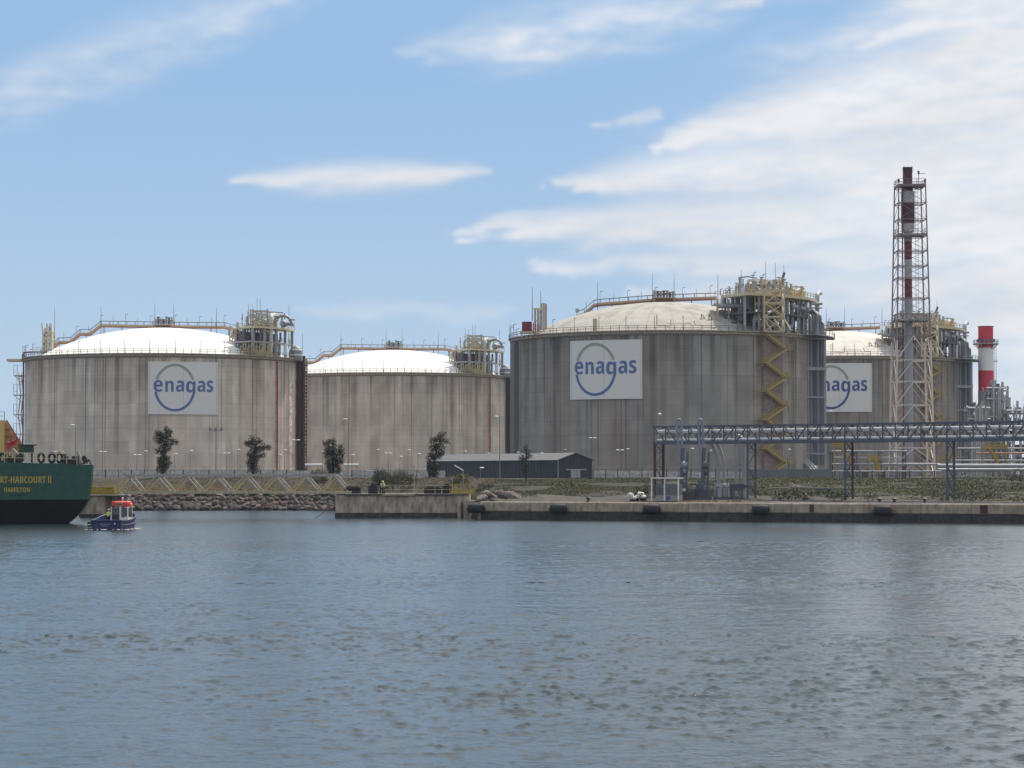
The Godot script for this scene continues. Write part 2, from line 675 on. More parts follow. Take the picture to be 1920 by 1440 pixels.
func build_water() -> void:
	for i in 2:
		var n := FastNoiseLite.new()
		n.seed = 31 + i
		n.noise_type = FastNoiseLite.TYPE_SIMPLEX_SMOOTH
		n.frequency = 0.30
		n.fractal_octaves = 2
		n.fractal_gain = 0.4
		wave_noise.append(n)
	var far: StandardMaterial3D = M.sea.duplicate()
	far.roughness = 0.18
	far.normal_scale = 0.42
	far.uv1_scale = Vector3(0.14, 0.14, 0.34)
	var sheet := Shape.new()
	sheet.quad(Vector3(-4000, -0.13, 1500), Vector3(4000, -0.13, 1500), Vector3(4000, -0.13, -3600), Vector3(-4000, -0.13, -3600), Vector3.UP)
	var sea := MeshInstance3D.new()
	sea.name = "water"
	var am := sheet.mesh(M.sea)
	for b in [[38.0, 88.4, 25.0, 0.09, 0.10], [88.0, 130.4, 37.0, 0.13, 0.16], [130.0, 210.6, 54.0, 0.20, 0.26], [210.0, 402.0, 108.0, 0.42, 0.62]]:
		var nx := int(2.0 * b[2] / b[3])
		var nz := int((b[1] - b[0]) / b[4])
		var hs := PackedFloat32Array()
		for j in nz + 3:
			for i in nx + 3:
				hs.append(wave(-b[2] + (i - 1) * b[3], -b[0] - (j - 1) * b[4]))
		var v := PackedVector3Array()
		var nn := PackedVector3Array()
		var ii := PackedInt32Array()
		var w := nx + 3
		for j in nz + 1:
			for i in nx + 1:
				var k := (j + 1) * w + i + 1
				v.append(Vector3(-b[2] + i * b[3], hs[k], -b[0] - j * b[4]))
				nn.append(Vector3((hs[k - 1] - hs[k + 1]) / (2.0 * b[3]), 1.0, (hs[k + w] - hs[k - w]) / (2.0 * b[4])).normalized())
		for j in nz:
			for i in nx:
				var k := j * (nx + 1) + i
				ii.append_array(PackedInt32Array([k, k + nx + 1, k + 1, k + 1, k + nx + 1, k + nx + 2]))
		var arrays: Array = []
		arrays.resize(Mesh.ARRAY_MAX)
		arrays[Mesh.ARRAY_VERTEX] = v
		arrays[Mesh.ARRAY_NORMAL] = nn
		arrays[Mesh.ARRAY_INDEX] = ii
		am.add_surface_from_arrays(Mesh.PRIMITIVE_TRIANGLES, arrays)
		am.surface_set_material(am.get_surface_count() - 1, far if b[0] > 150.0 else M.sea)
	sea.mesh = am
	add_child(sea)
	tag(sea, "", "", "", "structure")


func build_quay() -> void:
	# local axes: x along the edge, +z towards the water
	var q := Node3D.new()
	q.name = "quay"
	add_child(q)
	q.transform = Transform3D(Basis(QUAY_ALONG, Vector3.UP, -QUAY_IN), QUAY_FROM)
	tag(q, "", "", "", "structure")
	var x := 0.0
	var n := 0
	while x < 122.0:
		var w: float = [7.1, 6.2, 8.4, 6.9, 7.8, 5.6, 9.2][n % 7]
		var s := Shape.new()
		var g := rr(0.82, 1.12)
		s.tint = Color(g * 1.02, g, g * 0.96)
		var lip := rr(-0.03, 0.03)
		var top := QUAY_TOP + rr(-0.025, 0.025)
		# cap beam with a worn, bevelled nose
		var prof := [Vector2(-1.0, top), Vector2(lip - 0.12, top), Vector2(lip, top - 0.10), Vector2(lip, 1.2), Vector2(lip - 0.10, 1.08), Vector2(-1.0, 1.08)]
		for i in prof.size() - 1:
			var a: Vector2 = prof[i]
			var b: Vector2 = prof[i + 1]
			s.quad(Vector3(x + 0.02, a.y, a.x), Vector3(x + w - 0.02, a.y, a.x), Vector3(x + w - 0.02, b.y, b.x), Vector3(x + 0.02, b.y, b.x), Vector3(0, 0.5 if i < 2 else -0.1, 1))
		for e in [x + 0.02, x + w - 0.02]:
			s.quad(Vector3(e, top - 0.03, lip - 0.1), Vector3(e, 1.1, lip - 0.1), Vector3(e, 1.1, -1.0), Vector3(e, top - 0.03, -1.0), Vector3(-1 if e < x + w / 2 else 1, 0, 0))
		part("cap_block", s, M.quay_concrete, q)
		# the older wall below, set back, wet and weedy
		var l := Shape.new()
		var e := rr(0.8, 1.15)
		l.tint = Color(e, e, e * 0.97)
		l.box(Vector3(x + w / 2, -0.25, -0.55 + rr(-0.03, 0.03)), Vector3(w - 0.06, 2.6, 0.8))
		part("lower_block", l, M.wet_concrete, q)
		x += w
		n += 1
	# a strip of orange-brown paint and a pale kerb along the loading area
	var k := Shape.new()
	k.box(Vector3(31.5, QUAY_TOP + 0.06, -1.7), Vector3(9.4, 0.14, 1.1))
	part("painted_strip", k, mat("orange_ground", 0.33, 0.19, 0.09, 0.9), q)
	var p := Shape.new()
	p.box(Vector3(60.0, QUAY_TOP + 0.05, -0.75), Vector3(46.0, 0.12, 0.35))
	part("pale_kerb", p, M.pale_concrete, q)
	for r in [[44.6, 0.85], [66.0, 1.5]]:
		var u := Shape.new()
		u.tint = Color(1.4, 1.2, 1.2)
		u.box(Vector3(r[0], 1.72, 0.03), Vector3(r[1] * 0.6, 1.0, 0.04))
		part("rust_stain", u, M.rust, q)


# ---------------------------------------------------------------- the four storage tanks
const R := 39.6


func wall_texture(number: int, low: Color, warm: Color, dirt: float, soot: float) -> ImageTexture:
	# board-marked concrete poured in lifts: vertical bands, run-off stains from the rim, lift joints
	var w := 2048
	var h := 256
	var r := RandomNumberGenerator.new()
	r.seed = number
	var tone := PackedFloat32Array()
	var hue := PackedFloat32Array()
	var run := PackedFloat32Array()
	var reach := PackedFloat32Array()
	for a in [tone, hue, run, reach]:
		a.resize(w)
	var x := 0
	while x < w:          # shutter panels
		var n := r.randi_range(12, 42)
		var t := r.randf_range(-0.05, 0.05)
		var g := r.randf_range(0.0, 1.0)
		for i in n:
			if x + i < w:
				tone[x + i] = t
				hue[x + i] = g
		x += n
	var patch: Array = []
	for i in 200:
		var row: Array = []
		for j in 11:
			row.append(r.randf_range(-0.03, 0.03) if r.randf() < 0.6 else 0.0)
		patch.append(row)
	var panel := PackedInt32Array()
	panel.resize(w)
	var id := 0
	for i in range(1, w):
		if tone[i] != tone[i - 1]:
			id += 1
		panel[i] = mini(id, 199)
	x = 0
	while x < w:          # dark runs below the rim
		var n := r.randi_range(2, 13)
		var t := maxf(0.0, r.randf_range(-0.35, 1.0)) * dirt
		var g := r.randf_range(0.08, 0.5) if r.randf() < 0.65 else r.randf_range(0.3, 1.3)
		for i in n:
			if x + i < w:
				run[x + i] = t * (1.0 - 0.35 * absf(2.0 * i / n - 1.0))
				reach[x + i] = g
		x += n
	for i in 80:          # thin sharp runs the whole way down
		var c := r.randi_range(0, w - 3)
		for k in r.randi_range(1, 3):
			run[c + k] = maxf(run[c + k], dirt * r.randf_range(0.5, 1.0))
			reach[c + k] = r.randf_range(0.5, 1.8)
	var n1 := FastNoiseLite.new()
	n1.seed = number
	n1.frequency = 0.012
	n1.fractal_octaves = 4
	var bytes := PackedByteArray()
	bytes.resize(w * h * 3)
	var at := 0
	var lift: Array = []
	for j in h:
		lift.append(r.randf_range(-0.02, 0.02) if j % 26 else -0.08)
	var course: Array = []
	for j in 12:
		course.append(r.randf_range(-0.028, 0.028))
	for j in h:
		var v := float(j) / h
		for i in w:
			var e = 1.0 + tone[i] + lift[j] + course[(j / 26 + (1 if hue[i] > 0.7 else 0)) % 12]
			e += patch[panel[i]][mini(j / 26, 10)] + n1.get_noise_2d(i * 1.6, j * 0.9) * 0.12
			e -= run[i] * clampf(1.15 - v / reach[i], 0.0, 1.0)
			e -= soot * maxf(0.0, 1.0 - v * 3.0) * (0.5 + hue[i])
			e += 0.06 * maxf(0.0, v - 0.72)
			var c := low.lerp(warm, clampf(hue[i] * 0.7 + 0.3 * n1.get_noise_2d(i * 0.6, j * 0.2 + 70.0), 0.0, 1.0))
			bytes[at] = int(clampf(c.r * e, 0.03, 1.0) * 255.0)
			bytes[at + 1] = int(clampf(c.g * e, 0.03, 1.0) * 255.0)
			bytes[at + 2] = int(clampf(c.b * e, 0.03, 1.0) * 255.0)
			at += 3
	return ImageTexture.create_from_image(Image.create_from_data(w, h, false, Image.FORMAT_RGB8, bytes))


func dome_texture(number: int, base: Color, dirt: float) -> ImageTexture:
	# u runs round the dome, v from the crown down to the rim: radial streaks and faint panel seams
	var w := 512
	var h := 128
	var r := RandomNumberGenerator.new()
	r.seed = number
	var im := Image.create(w, h, false, Image.FORMAT_RGB8)
	var n := FastNoiseLite.new()
	n.seed = number
	n.frequency = 0.03
	n.fractal_octaves = 4
	var run: Array = []
	for i in w:
		run.append(maxf(0.0, r.randf_range(-1.0, 1.0)) if i % 3 == 0 else run[i - 1] * 0.6)
	for j in h:
		for i in w:
			var e = 1.0 - dirt * (0.25 + 0.5 * run[i] * soft(0.1, 0.9, 1.0 - float(j) / h) + 0.8 * absf(n.get_noise_2d(i, j)))
			if i % 16 == 0 or j % 21 == 0:
				e -= dirt * 0.35
			im.set_pixel(i, j, Color(base.r * e, base.g * e, base.b * e))
	return ImageTexture.create_from_image(im)


func textured(called: String, t: Texture2D, tint := Color.WHITE) -> StandardMaterial3D:
	var m := StandardMaterial3D.new()
	m.resource_name = called
	m.albedo_texture = t
	m.albedo_color = tint
	m.roughness = 0.9
	return m


func polar(phi: float, r: float, y: float) -> Vector3:
	return Vector3(sin(deg_to_rad(phi)) * r, y, cos(deg_to_rad(phi)) * r)


func arc_deck(s: Shape, f: float, t: float, r0: float, r1: float, y: float, thick: float) -> void:
	s.lathe(Vector3.ZERO, [Vector2(r0, y - thick), Vector2(r1, y - thick), Vector2(r1, y), Vector2(r0, y), Vector2(r0, y - thick)], int(maxf(4.0, absf(t - f) / 2.5)), deg_to_rad(f), deg_to_rad(t), false)
	for p in [f, t]:
		s.quad(polar(p, r0, y - thick), polar(p, r1, y - thick), polar(p, r1, y), polar(p, r0, y), polar(p + (90.0 if p == t else -90.0), 1, 0))


func arc_rail(s: Shape, f: float, t: float, r: float, y: float, step := 3.6, w := 0.11) -> void:
	var n := int(maxf(1.0, absf(t - f) / step))
	for i in n + 1:
		var p := lerpf(f, t, float(i) / n)
		s.beam(polar(p, r, y), polar(p, r, y + 1.15), w)
		if i < n:
			var q := lerpf(f, t, (i + 1.0) / n)
			for e in [1.13, 0.58]:
				s.beam(polar(p, r, y + e), polar(q, r, y + e), w * 0.8)


func line_rail(s: Shape, a: Vector3, b: Vector3, step := 2.2, w := 0.09, tall := 1.1) -> void:
	var n := int(maxf(1.0, a.distance_to(b) / step))
	for i in n + 1:
		var p := a.lerp(b, float(i) / n)
		s.beam(p, p + Vector3.UP * tall, w)
	for e in [tall, tall * 0.5]:
		s.beam(a + Vector3.UP * e, b + Vector3.UP * e, w * 0.85)


func lattice(s: Shape, at: Vector3, w: float, d: float, levels: Array, t: float, turn := 0.0) -> void:
	# a braced scaffold tower: four posts, rings at each level, crossed braces between them
	var bs := Basis(Vector3.UP, turn)
	var c: Array = []
	for p in [Vector3(-w, 0, d), Vector3(w, 0, d), Vector3(w, 0, -d), Vector3(-w, 0, -d)]:
		c.append(at + bs * (p / 2.0))
	for p in c:
		s.beam(p + Vector3.UP * levels[0], p + Vector3.UP * levels[-1], t * 1.25)
	for i in levels.size():
		for k in 4:
			var a: Vector3 = c[k]
			var b: Vector3 = c[(k + 1) % 4]
			s.beam(a + Vector3.UP * levels[i], b + Vector3.UP * levels[i], t)
			if i + 1 < levels.size():
				s.beam(a + Vector3.UP * levels[i], b + Vector3.UP * levels[i + 1], t * 0.7)
				if k % 2 == 0:
					s.beam(b + Vector3.UP * levels[i], a + Vector3.UP * levels[i + 1], t * 0.7)


func flight(s: Shape, a: Vector3, b: Vector3, out: Vector3, w: float) -> void:
	# a stair flight between two landings: two stringers, treads, two hand rails
	for e in [0.0, w]:
		s.beam(a + out * e, b + out * e, 0.18, 0.44)
		s.beam(a + out * e + Vector3.UP * 1.0, b + out * e + Vector3.UP * 1.0, 0.1)
		for i in 4:
			var p = a.lerp(b, i / 3.0) + out * e
			s.beam(p, p + Vector3.UP, 0.08)
	for i in 9:
		var p := a.lerp(b, (i + 0.5) / 9.0)
		s.box(p + out * w / 2.0, Vector3(0.5, 0.07, 0.5))


func tank_body(t: Node3D, tall: float, rise: float, wall: Material, dome: Material) -> void:
	var s := Shape.new()
	s.lathe(Vector3.ZERO, [Vector2(R, 0), Vector2(R, tall)], 160)
	part("wall", s, wall, t)
	# the rim: a corbelled ring, a floor and a kerb
	var r := Shape.new()
	r.lathe(Vector3.ZERO, [Vector2(R, tall - 1.15), Vector2(R + 0.55, tall - 0.8), Vector2(R + 0.55, tall - 0.25), Vector2(R + 0.95, tall - 0.2), Vector2(R + 0.95, tall + 0.05), Vector2(R - 3.2, tall + 0.08)], 120, 0.0, TAU, false)
	part("rim", r, M.rim, t)
	var g := Shape.new()
	arc_rail(g, -180, 180, R + 0.8, tall + 0.05, 3.2, 0.12)
	part("rim_railing", g, M.rail, t)
	# roof dome
	var base := R - 2.2
	var big := (base * base + rise * rise) / (2.0 * rise)
	var prof: Array = []
	for i in 19:
		var a := asin(base / big) * (1.0 - i / 18.0)
		prof.append(Vector2(maxf(0.02, sin(a) * big), tall + rise - big + cos(a) * big))
	prof.push_front(Vector2(base, tall - 0.3))
	var d := Shape.new()
	d.lathe(Vector3.ZERO, prof, 96)
	part("roof_dome", d, dome, t)
	# lamps round the rim
	for i in 36:
		var p := -180.0 + i * 10.0 + 3.0
		var l := Shape.new()
		var b := polar(p, R + 0.6, tall)
		l.tube(b, b + Vector3.UP * 3.4, 0.07, 5)
		l.beam(b + Vector3.UP * 3.4, b + polar(p, -0.9, 3.5), 0.12)
		part("rim_lamp", l, M.rail, t)


func roof_bridge(t: Node3D, pts: Array, z: float, dome_y: Callable) -> void:
	# the covered pipe walkway over the dome, on thin trestles
	var b := Node3D.new()
	b.name = "roof_bridge"
	t.add_child(b, true)
	var deck := Shape.new()
	var rail := Shape.new()
	var pipes := Shape.new()
	for i in pts.size() - 1:
		var p: Vector2 = pts[i]
		var q: Vector2 = pts[i + 1]
		for e in [-0.8, 0.8]:
			deck.beam(Vector3(p.x, p.y, z + e), Vector3(q.x, q.y, z + e), 0.25, 0.55)
			var n := int(maxf(1.0, p.distance_to(q) / 2.4))
			for k in n:
				var u := p.lerp(q, float(k) / n)
				rail.beam(Vector3(u.x, u.y, z + e), Vector3(u.x, u.y + 1.25, z + e), 0.09)
			rail.beam(Vector3(p.x, p.y + 1.2, z + e), Vector3(q.x, q.y + 1.2, z + e), 0.1)
			pipes.tube(Vector3(p.x, p.y - 0.42, z + e * 0.5), Vector3(q.x, q.y - 0.42, z + e * 0.5), 0.26, 6)
		deck.beam(Vector3(p.x, p.y + 0.2, z), Vector3(q.x, q.y + 0.2, z), 1.5, 0.1)
	part("walkway", deck, M.tan_bridge, b)
	part("railing", rail, M.rail, b)
	part("pipe", pipes, M.salmon, b)
	var x: float = pts[0].x + 4.0
	while x < pts[-1].x:
		var y := 0.0
		for i in pts.size() - 1:
			if x >= pts[i].x and x <= pts[i + 1].x:
				y = lerpf(pts[i].y, pts[i + 1].y, (x - pts[i].x) / maxf(0.01, pts[i + 1].x - pts[i].x))
		var g: float = dome_y.call(Vector2(x, z).length())
		if y - g > 0.5:
			var legs := Shape.new()
			for e in [-0.7, 0.7]:
				legs.beam(Vector3(x, g - 0.1, z + e), Vector3(x, y - 0.2, z + e), 0.12)
			legs.beam(Vector3(x, y - 0.3, z - 0.75), Vector3(x, y - 0.3, z + 0.75), 0.12)
			part("trestle", legs, M.rail, b)
		x += 5.2
	# lamp standards and lightning rods along it
	x = pts[0].x + 2.5
	var k := 0
	while x < pts[-1].x:
		var y := 0.0
		for i in pts.size() - 1:
			if x >= pts[i].x and x <= pts[i + 1].x:
				y = lerpf(pts[i].y, pts[i + 1].y, (x - pts[i].x) / maxf(0.01, pts[i + 1].x - pts[i].x))
		var tall: float = [2.6, 3.2, 2.4, 2.9][k % 4]
		var o := Shape.new()
		o.beam(Vector3(x, y, z - 0.8), Vector3(x, y + tall, z - 0.8), 0.09)
		if k % 2:
			o.beam(Vector3(x, y + tall, z - 0.8), Vector3(x + 0.7, y + tall + 0.2, z - 0.8), 0.14)
		part("lamp_post", o, M.rail, b)
		x += 3.6
		k += 1


func crown_fittings(t: Node3D, top: float, w: float) -> void:
	# the little platform of vents and valves on the crown of the dome
	var c := Node3D.new()
	c.name = "crown_platform"
	t.add_child(c, true)
	var s := Shape.new()
	s.box(Vector3(0, top + 0.9, 0), Vector3(w, 0.25, 4.0))
	for x in [-1, 1]:
		for z in [-1, 1]:
			s.beam(Vector3(x * w * 0.45, top - 0.3, z * 1.8), Vector3(x * w * 0.45, top + 0.9, z * 1.8), 0.2)
	part("platform", s, M.tan_bridge, c)
	for z in [-1.95, 1.95]:
		var r := Shape.new()
		line_rail(r, Vector3(-w / 2, top + 1.0, z), Vector3(w / 2, top + 1.0, z), 1.5, 0.08)
		part("railing", r, M.rail, c)
	for i in 7:
		var v := Shape.new()
		var x := -w * 0.42 + w * 0.84 * i / 6.0
		var y := top + 1.0
		var u := rr(1.2, 2.4)
		v.tube(Vector3(x, y, 0.4), Vector3(x, y + u, 0.4), 0.28, 8)
		v.tube(Vector3(x, y + u * 0.6, 0.4), Vector3(x + 0.55, y + u * 0.6, 0.4), 0.2, 6)
		v.box(Vector3(x, y + u, 0.4), Vector3(0.85, 0.25, 0.85))
		part("vent", v, M.dark_grey if i % 2 else M.grey_pipe, c)
	for x in [-w * 0.5, w * 0.48]:
		var m := Shape.new()
		m.tube(Vector3(x, top + 0.5, -1), Vector3(x, top + 7.6, -1), 0.1, 5, 0.03)
		part("lightning_rod", m, M.rail, c)


func clutter(parent: Node3D, list: Array, m: Material) -> void:
	# upright fittings: [foot, height, radius]
	for c in list:
		var s := Shape.new()
		s.tube(c[0], c[0] + Vector3.UP * c[1], c[2], 7)
		s.tube(c[0] + Vector3.UP * c[1] * 0.55, c[0] + Vector3.UP * c[1] * 0.72, c[2] * 1.9, 8)
		s.box(c[0] + Vector3.UP * c[1], Vector3(c[2] * 3.2, 0.14, c[2] * 3.2))
		part("valve", s, m, parent)


func rods(parent: Node3D, list: Array, foot: float) -> void:
	for p in list:
		var s := Shape.new()
		s.tube(Vector3(p.x, foot, p.z), p, 0.13, 5, 0.05)
		part("lightning_rod", s, M.rail, parent)


func banner(t: Node3D, phi: float, top: float, called_m: Material, blue: Material) -> void:
	# a printed board that follows the wall: 19.3 m by 14.5 m
	var b := Node3D.new()
	b.name = "banner"
	t.add_child(b, true)
	var w := 19.3
	var h := 14.5
	var s := Shape.new()
	var a0 := phi - rad_to_deg(w / 2.0 / R)
	var a1 := phi + rad_to_deg(w / 2.0 / R)
	s.lathe(Vector3.ZERO, [Vector2(R + 0.02, top - h), Vector2(R + 0.30, top - h), Vector2(R + 0.30, top), Vector2(R + 0.02, top)], 14, deg_to_rad(a0), deg_to_rad(a1), false)
	for p in [a0, a1]:
		s.quad(polar(p, R, top), polar(p, R + 0.30, top), polar(p, R + 0.30, top - h), polar(p, R, top - h), polar(p + (90.0 if p == a1 else -90.0), 1, 0))
	part("board", s, called_m, b)
	var seam := Shape.new()
	for f in [0.5, 0.98, 0.02]:
		var p := lerpf(a0, a1, f)
		seam.beam(polar(p, R + 0.30, top - 0.1), polar(p, R + 0.30, top - h + 0.1), 0.06)
	part("seam", seam, M.off_white, b)
	# the ring: its upper arc grey, its lower arc blue
	for arc in [[21.0, 159.0, M.logo_grey], [190.5, 360.0, blue]]:
		var g := Shape.new()
		var n := 48
		var last: Array = []
		for i in n + 1:
			var a := deg_to_rad(lerpf(arc[0], arc[1], float(i) / n))
			var row: Array = []
			for e in [0.0, 0.68]:
				row.append(bend(Vector2(7.25 + cos(a) * (5.62 - e), -7.15 + sin(a) * (6.55 - e)), phi, top, w, R + 0.345))
			if i:
				g.quad(last[0], last[1], row[1], row[0], polar(phi, 1, 0))
			last = row
		part("ring", g, arc[2], b)
	# the word, letter by letter: [letter, left edge, right edge]
	for c in [["e", 1.5, 3.95], ["n", 4.62, 6.9], ["a", 7.5, 9.72], ["q", 10.25, 12.87], ["a", 13.4, 15.6], ["s", 16.05, 17.9]]:
		var g := letter(c[0], 5.55, c[1], c[2], -8.3, phi, top, w)
		part("letter", g, blue, b)


func bend(p: Vector2, phi: float, top: float, w: float, r: float) -> Vector3:
	return polar(phi + rad_to_deg((p.x - w / 2.0) / R), r, top + p.y)


var bold: SystemFont


func glyph(text: String, size: float) -> Array:
	if bold == null:
		bold = SystemFont.new()
		bold.font_names = PackedStringArray(["Droid Sans"])
		bold.font_weight = 700
	var tm := TextMesh.new()
	tm.text = text
	tm.font = bold
	tm.font_size = 64
	tm.pixel_size = size / 64.0
	tm.depth = 0.0
	tm.curve_step = 1.0
	tm.horizontal_alignment = HORIZONTAL_ALIGNMENT_LEFT
	tm.vertical_alignment = VERTICAL_ALIGNMENT_BOTTOM
	var a := tm.get_mesh_arrays()
	var v: PackedVector3Array = a[Mesh.ARRAY_VERTEX]
	var out: Array = []
	if a[Mesh.ARRAY_INDEX] != null:
		for i in a[Mesh.ARRAY_INDEX]:
			out.append(v[i])
	else:
		for i in v:
			out.append(i)
	return out


func letter(c: String, size: float, left: float, right: float, foot: float, phi: float, top: float, w: float) -> Shape:
	# vertical placing: the foot of an «n» is the baseline
	var v := glyph(c, size)
	var lo := Vector2.INF
	var hi := -Vector2.INF
	for p in v:
		lo = lo.min(Vector2(p.x, p.y))
		hi = hi.max(Vector2(p.x, p.y))
	var own := lo.y
	if c == "q":
		own = hi.y - size * 0.545       # the tail hangs below the baseline and runs into the ring
	var s := Shape.new()
	for i in range(0, v.size(), 3):
		var q: Array = []
		for k in 3:
			var p: Vector3 = v[i + k]
			q.append(bend(Vector2(lerpf(left, right, (p.x - lo.x) / (hi.x - lo.x)), maxf(foot + p.y - own, foot - 0.35)), phi, top, w, R + 0.35))
		s.flat(q[0], q[1], q[2], polar(phi, 1, 0))
	return s


func build_tanks() -> void:
	mat("tan_bridge", 0.42, 0.30, 0.20, 0.7)
	var white := textured("white_roof", dome_texture(3, Color(0.95, 0.945, 0.92), 0.06))
	var grey := textured("dusty_roof", dome_texture(5, Color(0.745, 0.73, 0.695), 0.26))
	var pale := textured("pale_roof", dome_texture(6, Color(0.86, 0.84, 0.80), 0.16))
	var a1 := textured("concrete_one", wall_texture(41, Color(0.82, 0.785, 0.735), Color(0.83, 0.745, 0.67), 0.33, 0.06))
	var a2 := textured("concrete_two", wall_texture(42, Color(0.785, 0.75, 0.70), Color(0.79, 0.71, 0.645), 0.27, 0.07))
	var a3 := textured("concrete_three", wall_texture(43, Color(0.575, 0.565, 0.545), Color(0.61, 0.55, 0.495), 0.36, 0.05))
	var a4 := textured("concrete_four", wall_texture(44, Color(0.59, 0.57, 0.54), Color(0.61, 0.55, 0.495), 0.34, 0.06))
	var one := tank_a(Vector3(-101.5, GROUND, -683.0), a1, white)
	var two := dup(one, Vector3(-40.6, GROUND, -805.0), deg_to_rad(-5.0), "plain concrete gas tank with a white dome and no banner, behind the two nearer ones")
	two.get_node("wall").material_override = a2
	banner(one, 16.4, 31.6, M.banner, M.logo_blue)
	var three := tank_b(Vector3(39.6, GROUND, -611.0), a3, grey)
	var four := dup(three, Vector3(101.6, GROUND, -735.0), deg_to_rad(-3.0), "concrete gas tank half hidden at the right, a flare stack standing in front of it")
	four.get_node("wall").material_override = a4
	four.get_node("roof_dome").material_override = pale
	banner(three, -25.3, 33.6, M.banner, M.logo_blue)
	banner(four, -3.6, 33.6, M.banner, M.logo_dark_blue)


func tank_a(at: Vector3, wall: Material, roof: Material) -> Node3D:
	var tall := 33.9
	var t := thing("storage_tank", "concrete gas tank with a white dome and a square logo banner, leftmost of the four", "storage tank", at, 0.0, "liquefied gas tanks along the quay")
	var rise := 9.3
	tank_body(t, tall, rise, wall, roof)
	var L := func(x: float, y: float, zf: float) -> Vector3: return spot(x, y, 683.0 - zf) - at
	var base := R - 2.2
	var big := (base * base + rise * rise) / (2.0 * rise)
	var dome_y := func(r: float) -> float: return tall + rise - big + sqrt(maxf(0.0, big * big - r * r))
	var pts: Array = []
	for p in [[100, 649], [107, 641], [130, 640], [148, 625], [167, 625], [187, 609], [300, 611], [420, 612], [446, 619]]:
		var q: Vector3 = L.call(p[0], p[1], 0.0)
		pts.append(Vector2(q.x, q.y))
	roof_bridge(t, pts, -1.0, dome_y)
	crown_fittings(t, tall + rise, 5.6)
	rods(t, [L.call(101, 576, 6), L.call(188, 574, 0), L.call(405, 577, 0), L.call(465, 568, 0), L.call(472, 570, 4), L.call(481, 560, 8), L.call(487, 559, 4), L.call(541, 572, 8)], tall + 3.0)
	# vent tower on the left shoulder of the roof
	var v := Node3D.new()
	v.name = "vent_tower"
	t.add_child(v, true)
	var foot: Vector3 = L.call(89, 664, 12.0)
	var s := Shape.new()
	lattice(s, Vector3(foot.x, 0, foot.z), 2.6, 2.6, [tall, tall + 2.6, tall + 5.4, tall + 7.6], 0.24)
	part("frame", s, M.tan_paint, v)
	for k in 2:
		var b := Shape.new()
		b.box(Vector3(foot.x, tall + 5.4 + k * 2.2, foot.z), Vector3(2.9, 0.4, 2.9))
		part("floor", b, M.tan_paint, v)
	for k in 4:
		var b := Shape.new()
		var x := foot.x - 0.9 + k * 0.6
		b.tube(Vector3(x, tall, foot.z + 0.3 * (k % 2)), Vector3(x, tall + 8.6 + 0.6 * ((k * 2) % 3), foot.z + 0.3 * (k % 2)), 0.2, 7)
		part("vent_pipe", b, M.off_white, v)
	var hd := Shape.new()
	hd.beam(Vector3(foot.x - 1.5, tall + 7.6, foot.z), Vector3(foot.x - 1.9, tall + 10.0, foot.z), 0.35)
	part("flue", hd, M.tan_paint, v)
	hd = Shape.new()
	hd.beam(Vector3(foot.x + 0.9, tall + 7.6, foot.z), Vector3(foot.x + 0.7, tall + 9.9, foot.z), 0.6)
	part("flue", hd, M.tan_paint, v)
	var dk := Shape.new()
	dk.box(Vector3(foot.x - 1.0, tall + 1.7, foot.z), Vector3(6.0, 0.3, 4.0))
	for x in [-3.6, -1.2, 1.4]:
		dk.beam(Vector3(foot.x + x, tall, foot.z + 1.8), Vector3(foot.x + x, tall + 1.7, foot.z + 1.8), 0.2)
	line_rail(dk, Vector3(foot.x - 4.0, tall + 1.8, foot.z + 2.0), Vector3(foot.x + 2.0, tall + 1.8, foot.z + 2.0), 1.2, 0.12, 1.2)
	part("lower_deck", dk, M.pale_yellow, v)
	# escape stair on the left side
	var e := Node3D.new()
	e.name = "escape_stair"
	t.add_child(e, true)
	var top: Vector3 = L.call(52, 676, 2.0)
	var x0: float = -R - 0.5
	var n := 6
	var step := tall / n
	for k in n:
		var y := tall - (k + 1) * step + 1.0
		var d := Shape.new()
		d.box(Vector3(x0 - 1.4, y, 2.0), Vector3(2.6, 0.18, 5.0))
		for z in [-0.4, 4.4]:
			d.beam(Vector3(x0 - 2.6, y, z), Vector3(x0 - 2.6, y + 3.1, z), 0.13)
		d.beam(Vector3(x0 - 2.65, y + 1.1, -0.4), Vector3(x0 - 2.65, y + 1.1, 4.4), 0.09)
		d.beam(Vector3(x0 - 2.6, y + 3.0, 4.4), Vector3(x0, y + 3.0, 4.4), 0.1)
		part("landing", d, M.tan_paint, e)
		var f := Shape.new()
		flight(f, Vector3(x0 - 0.6, y - step + 0.2, 3.4 if k % 2 else 0.4), Vector3(x0 - 0.6, y, 0.4 if k % 2 else 3.4), Vector3(-1, 0, 0), 0.8)
		f.beam(Vector3(x0 - 2.6, y, 4.0), Vector3(x0 - 0.2, y - 2.2, 4.0), 0.16)
		f.beam(Vector3(x0 - 1.7, y - step, 4.2), Vector3(x0 - 1.7, y, 4.2), 0.11)
		part("flight", f, M.tan_paint, e)
	var ph := Shape.new()
	ph.box(Vector3(x0 - 2.0, tall - 0.2, 2.0), Vector3(5.6, 0.7, 4.0))
	part("head_platform", ph, M.tan_paint, e)
	var rp := Shape.new()
	rp.pipe([Vector3(x0 + 0.1, 0, 4.0), Vector3(x0 + 0.1, tall + 2.0, 4.0), Vector3(x0 + 4.5, tall + 2.0, 8.0)], 0.24, 6)
	part("riser_pipe", rp, M.dark_red, e)
	# red fire water riser down the right of the wall
	var fr := Shape.new()
	var a := 61.5
	fr.tube(polar(a, R + 0.35, 0), polar(a, R + 0.35, tall + 0.2), 0.21, 7)
	for k in 12:
		fr.box(polar(a, R + 0.2, 1.5 + k * 2.8), Vector3(0.5, 0.25, 0.5))
	part("fire_riser", fr, M.red_paint, t)
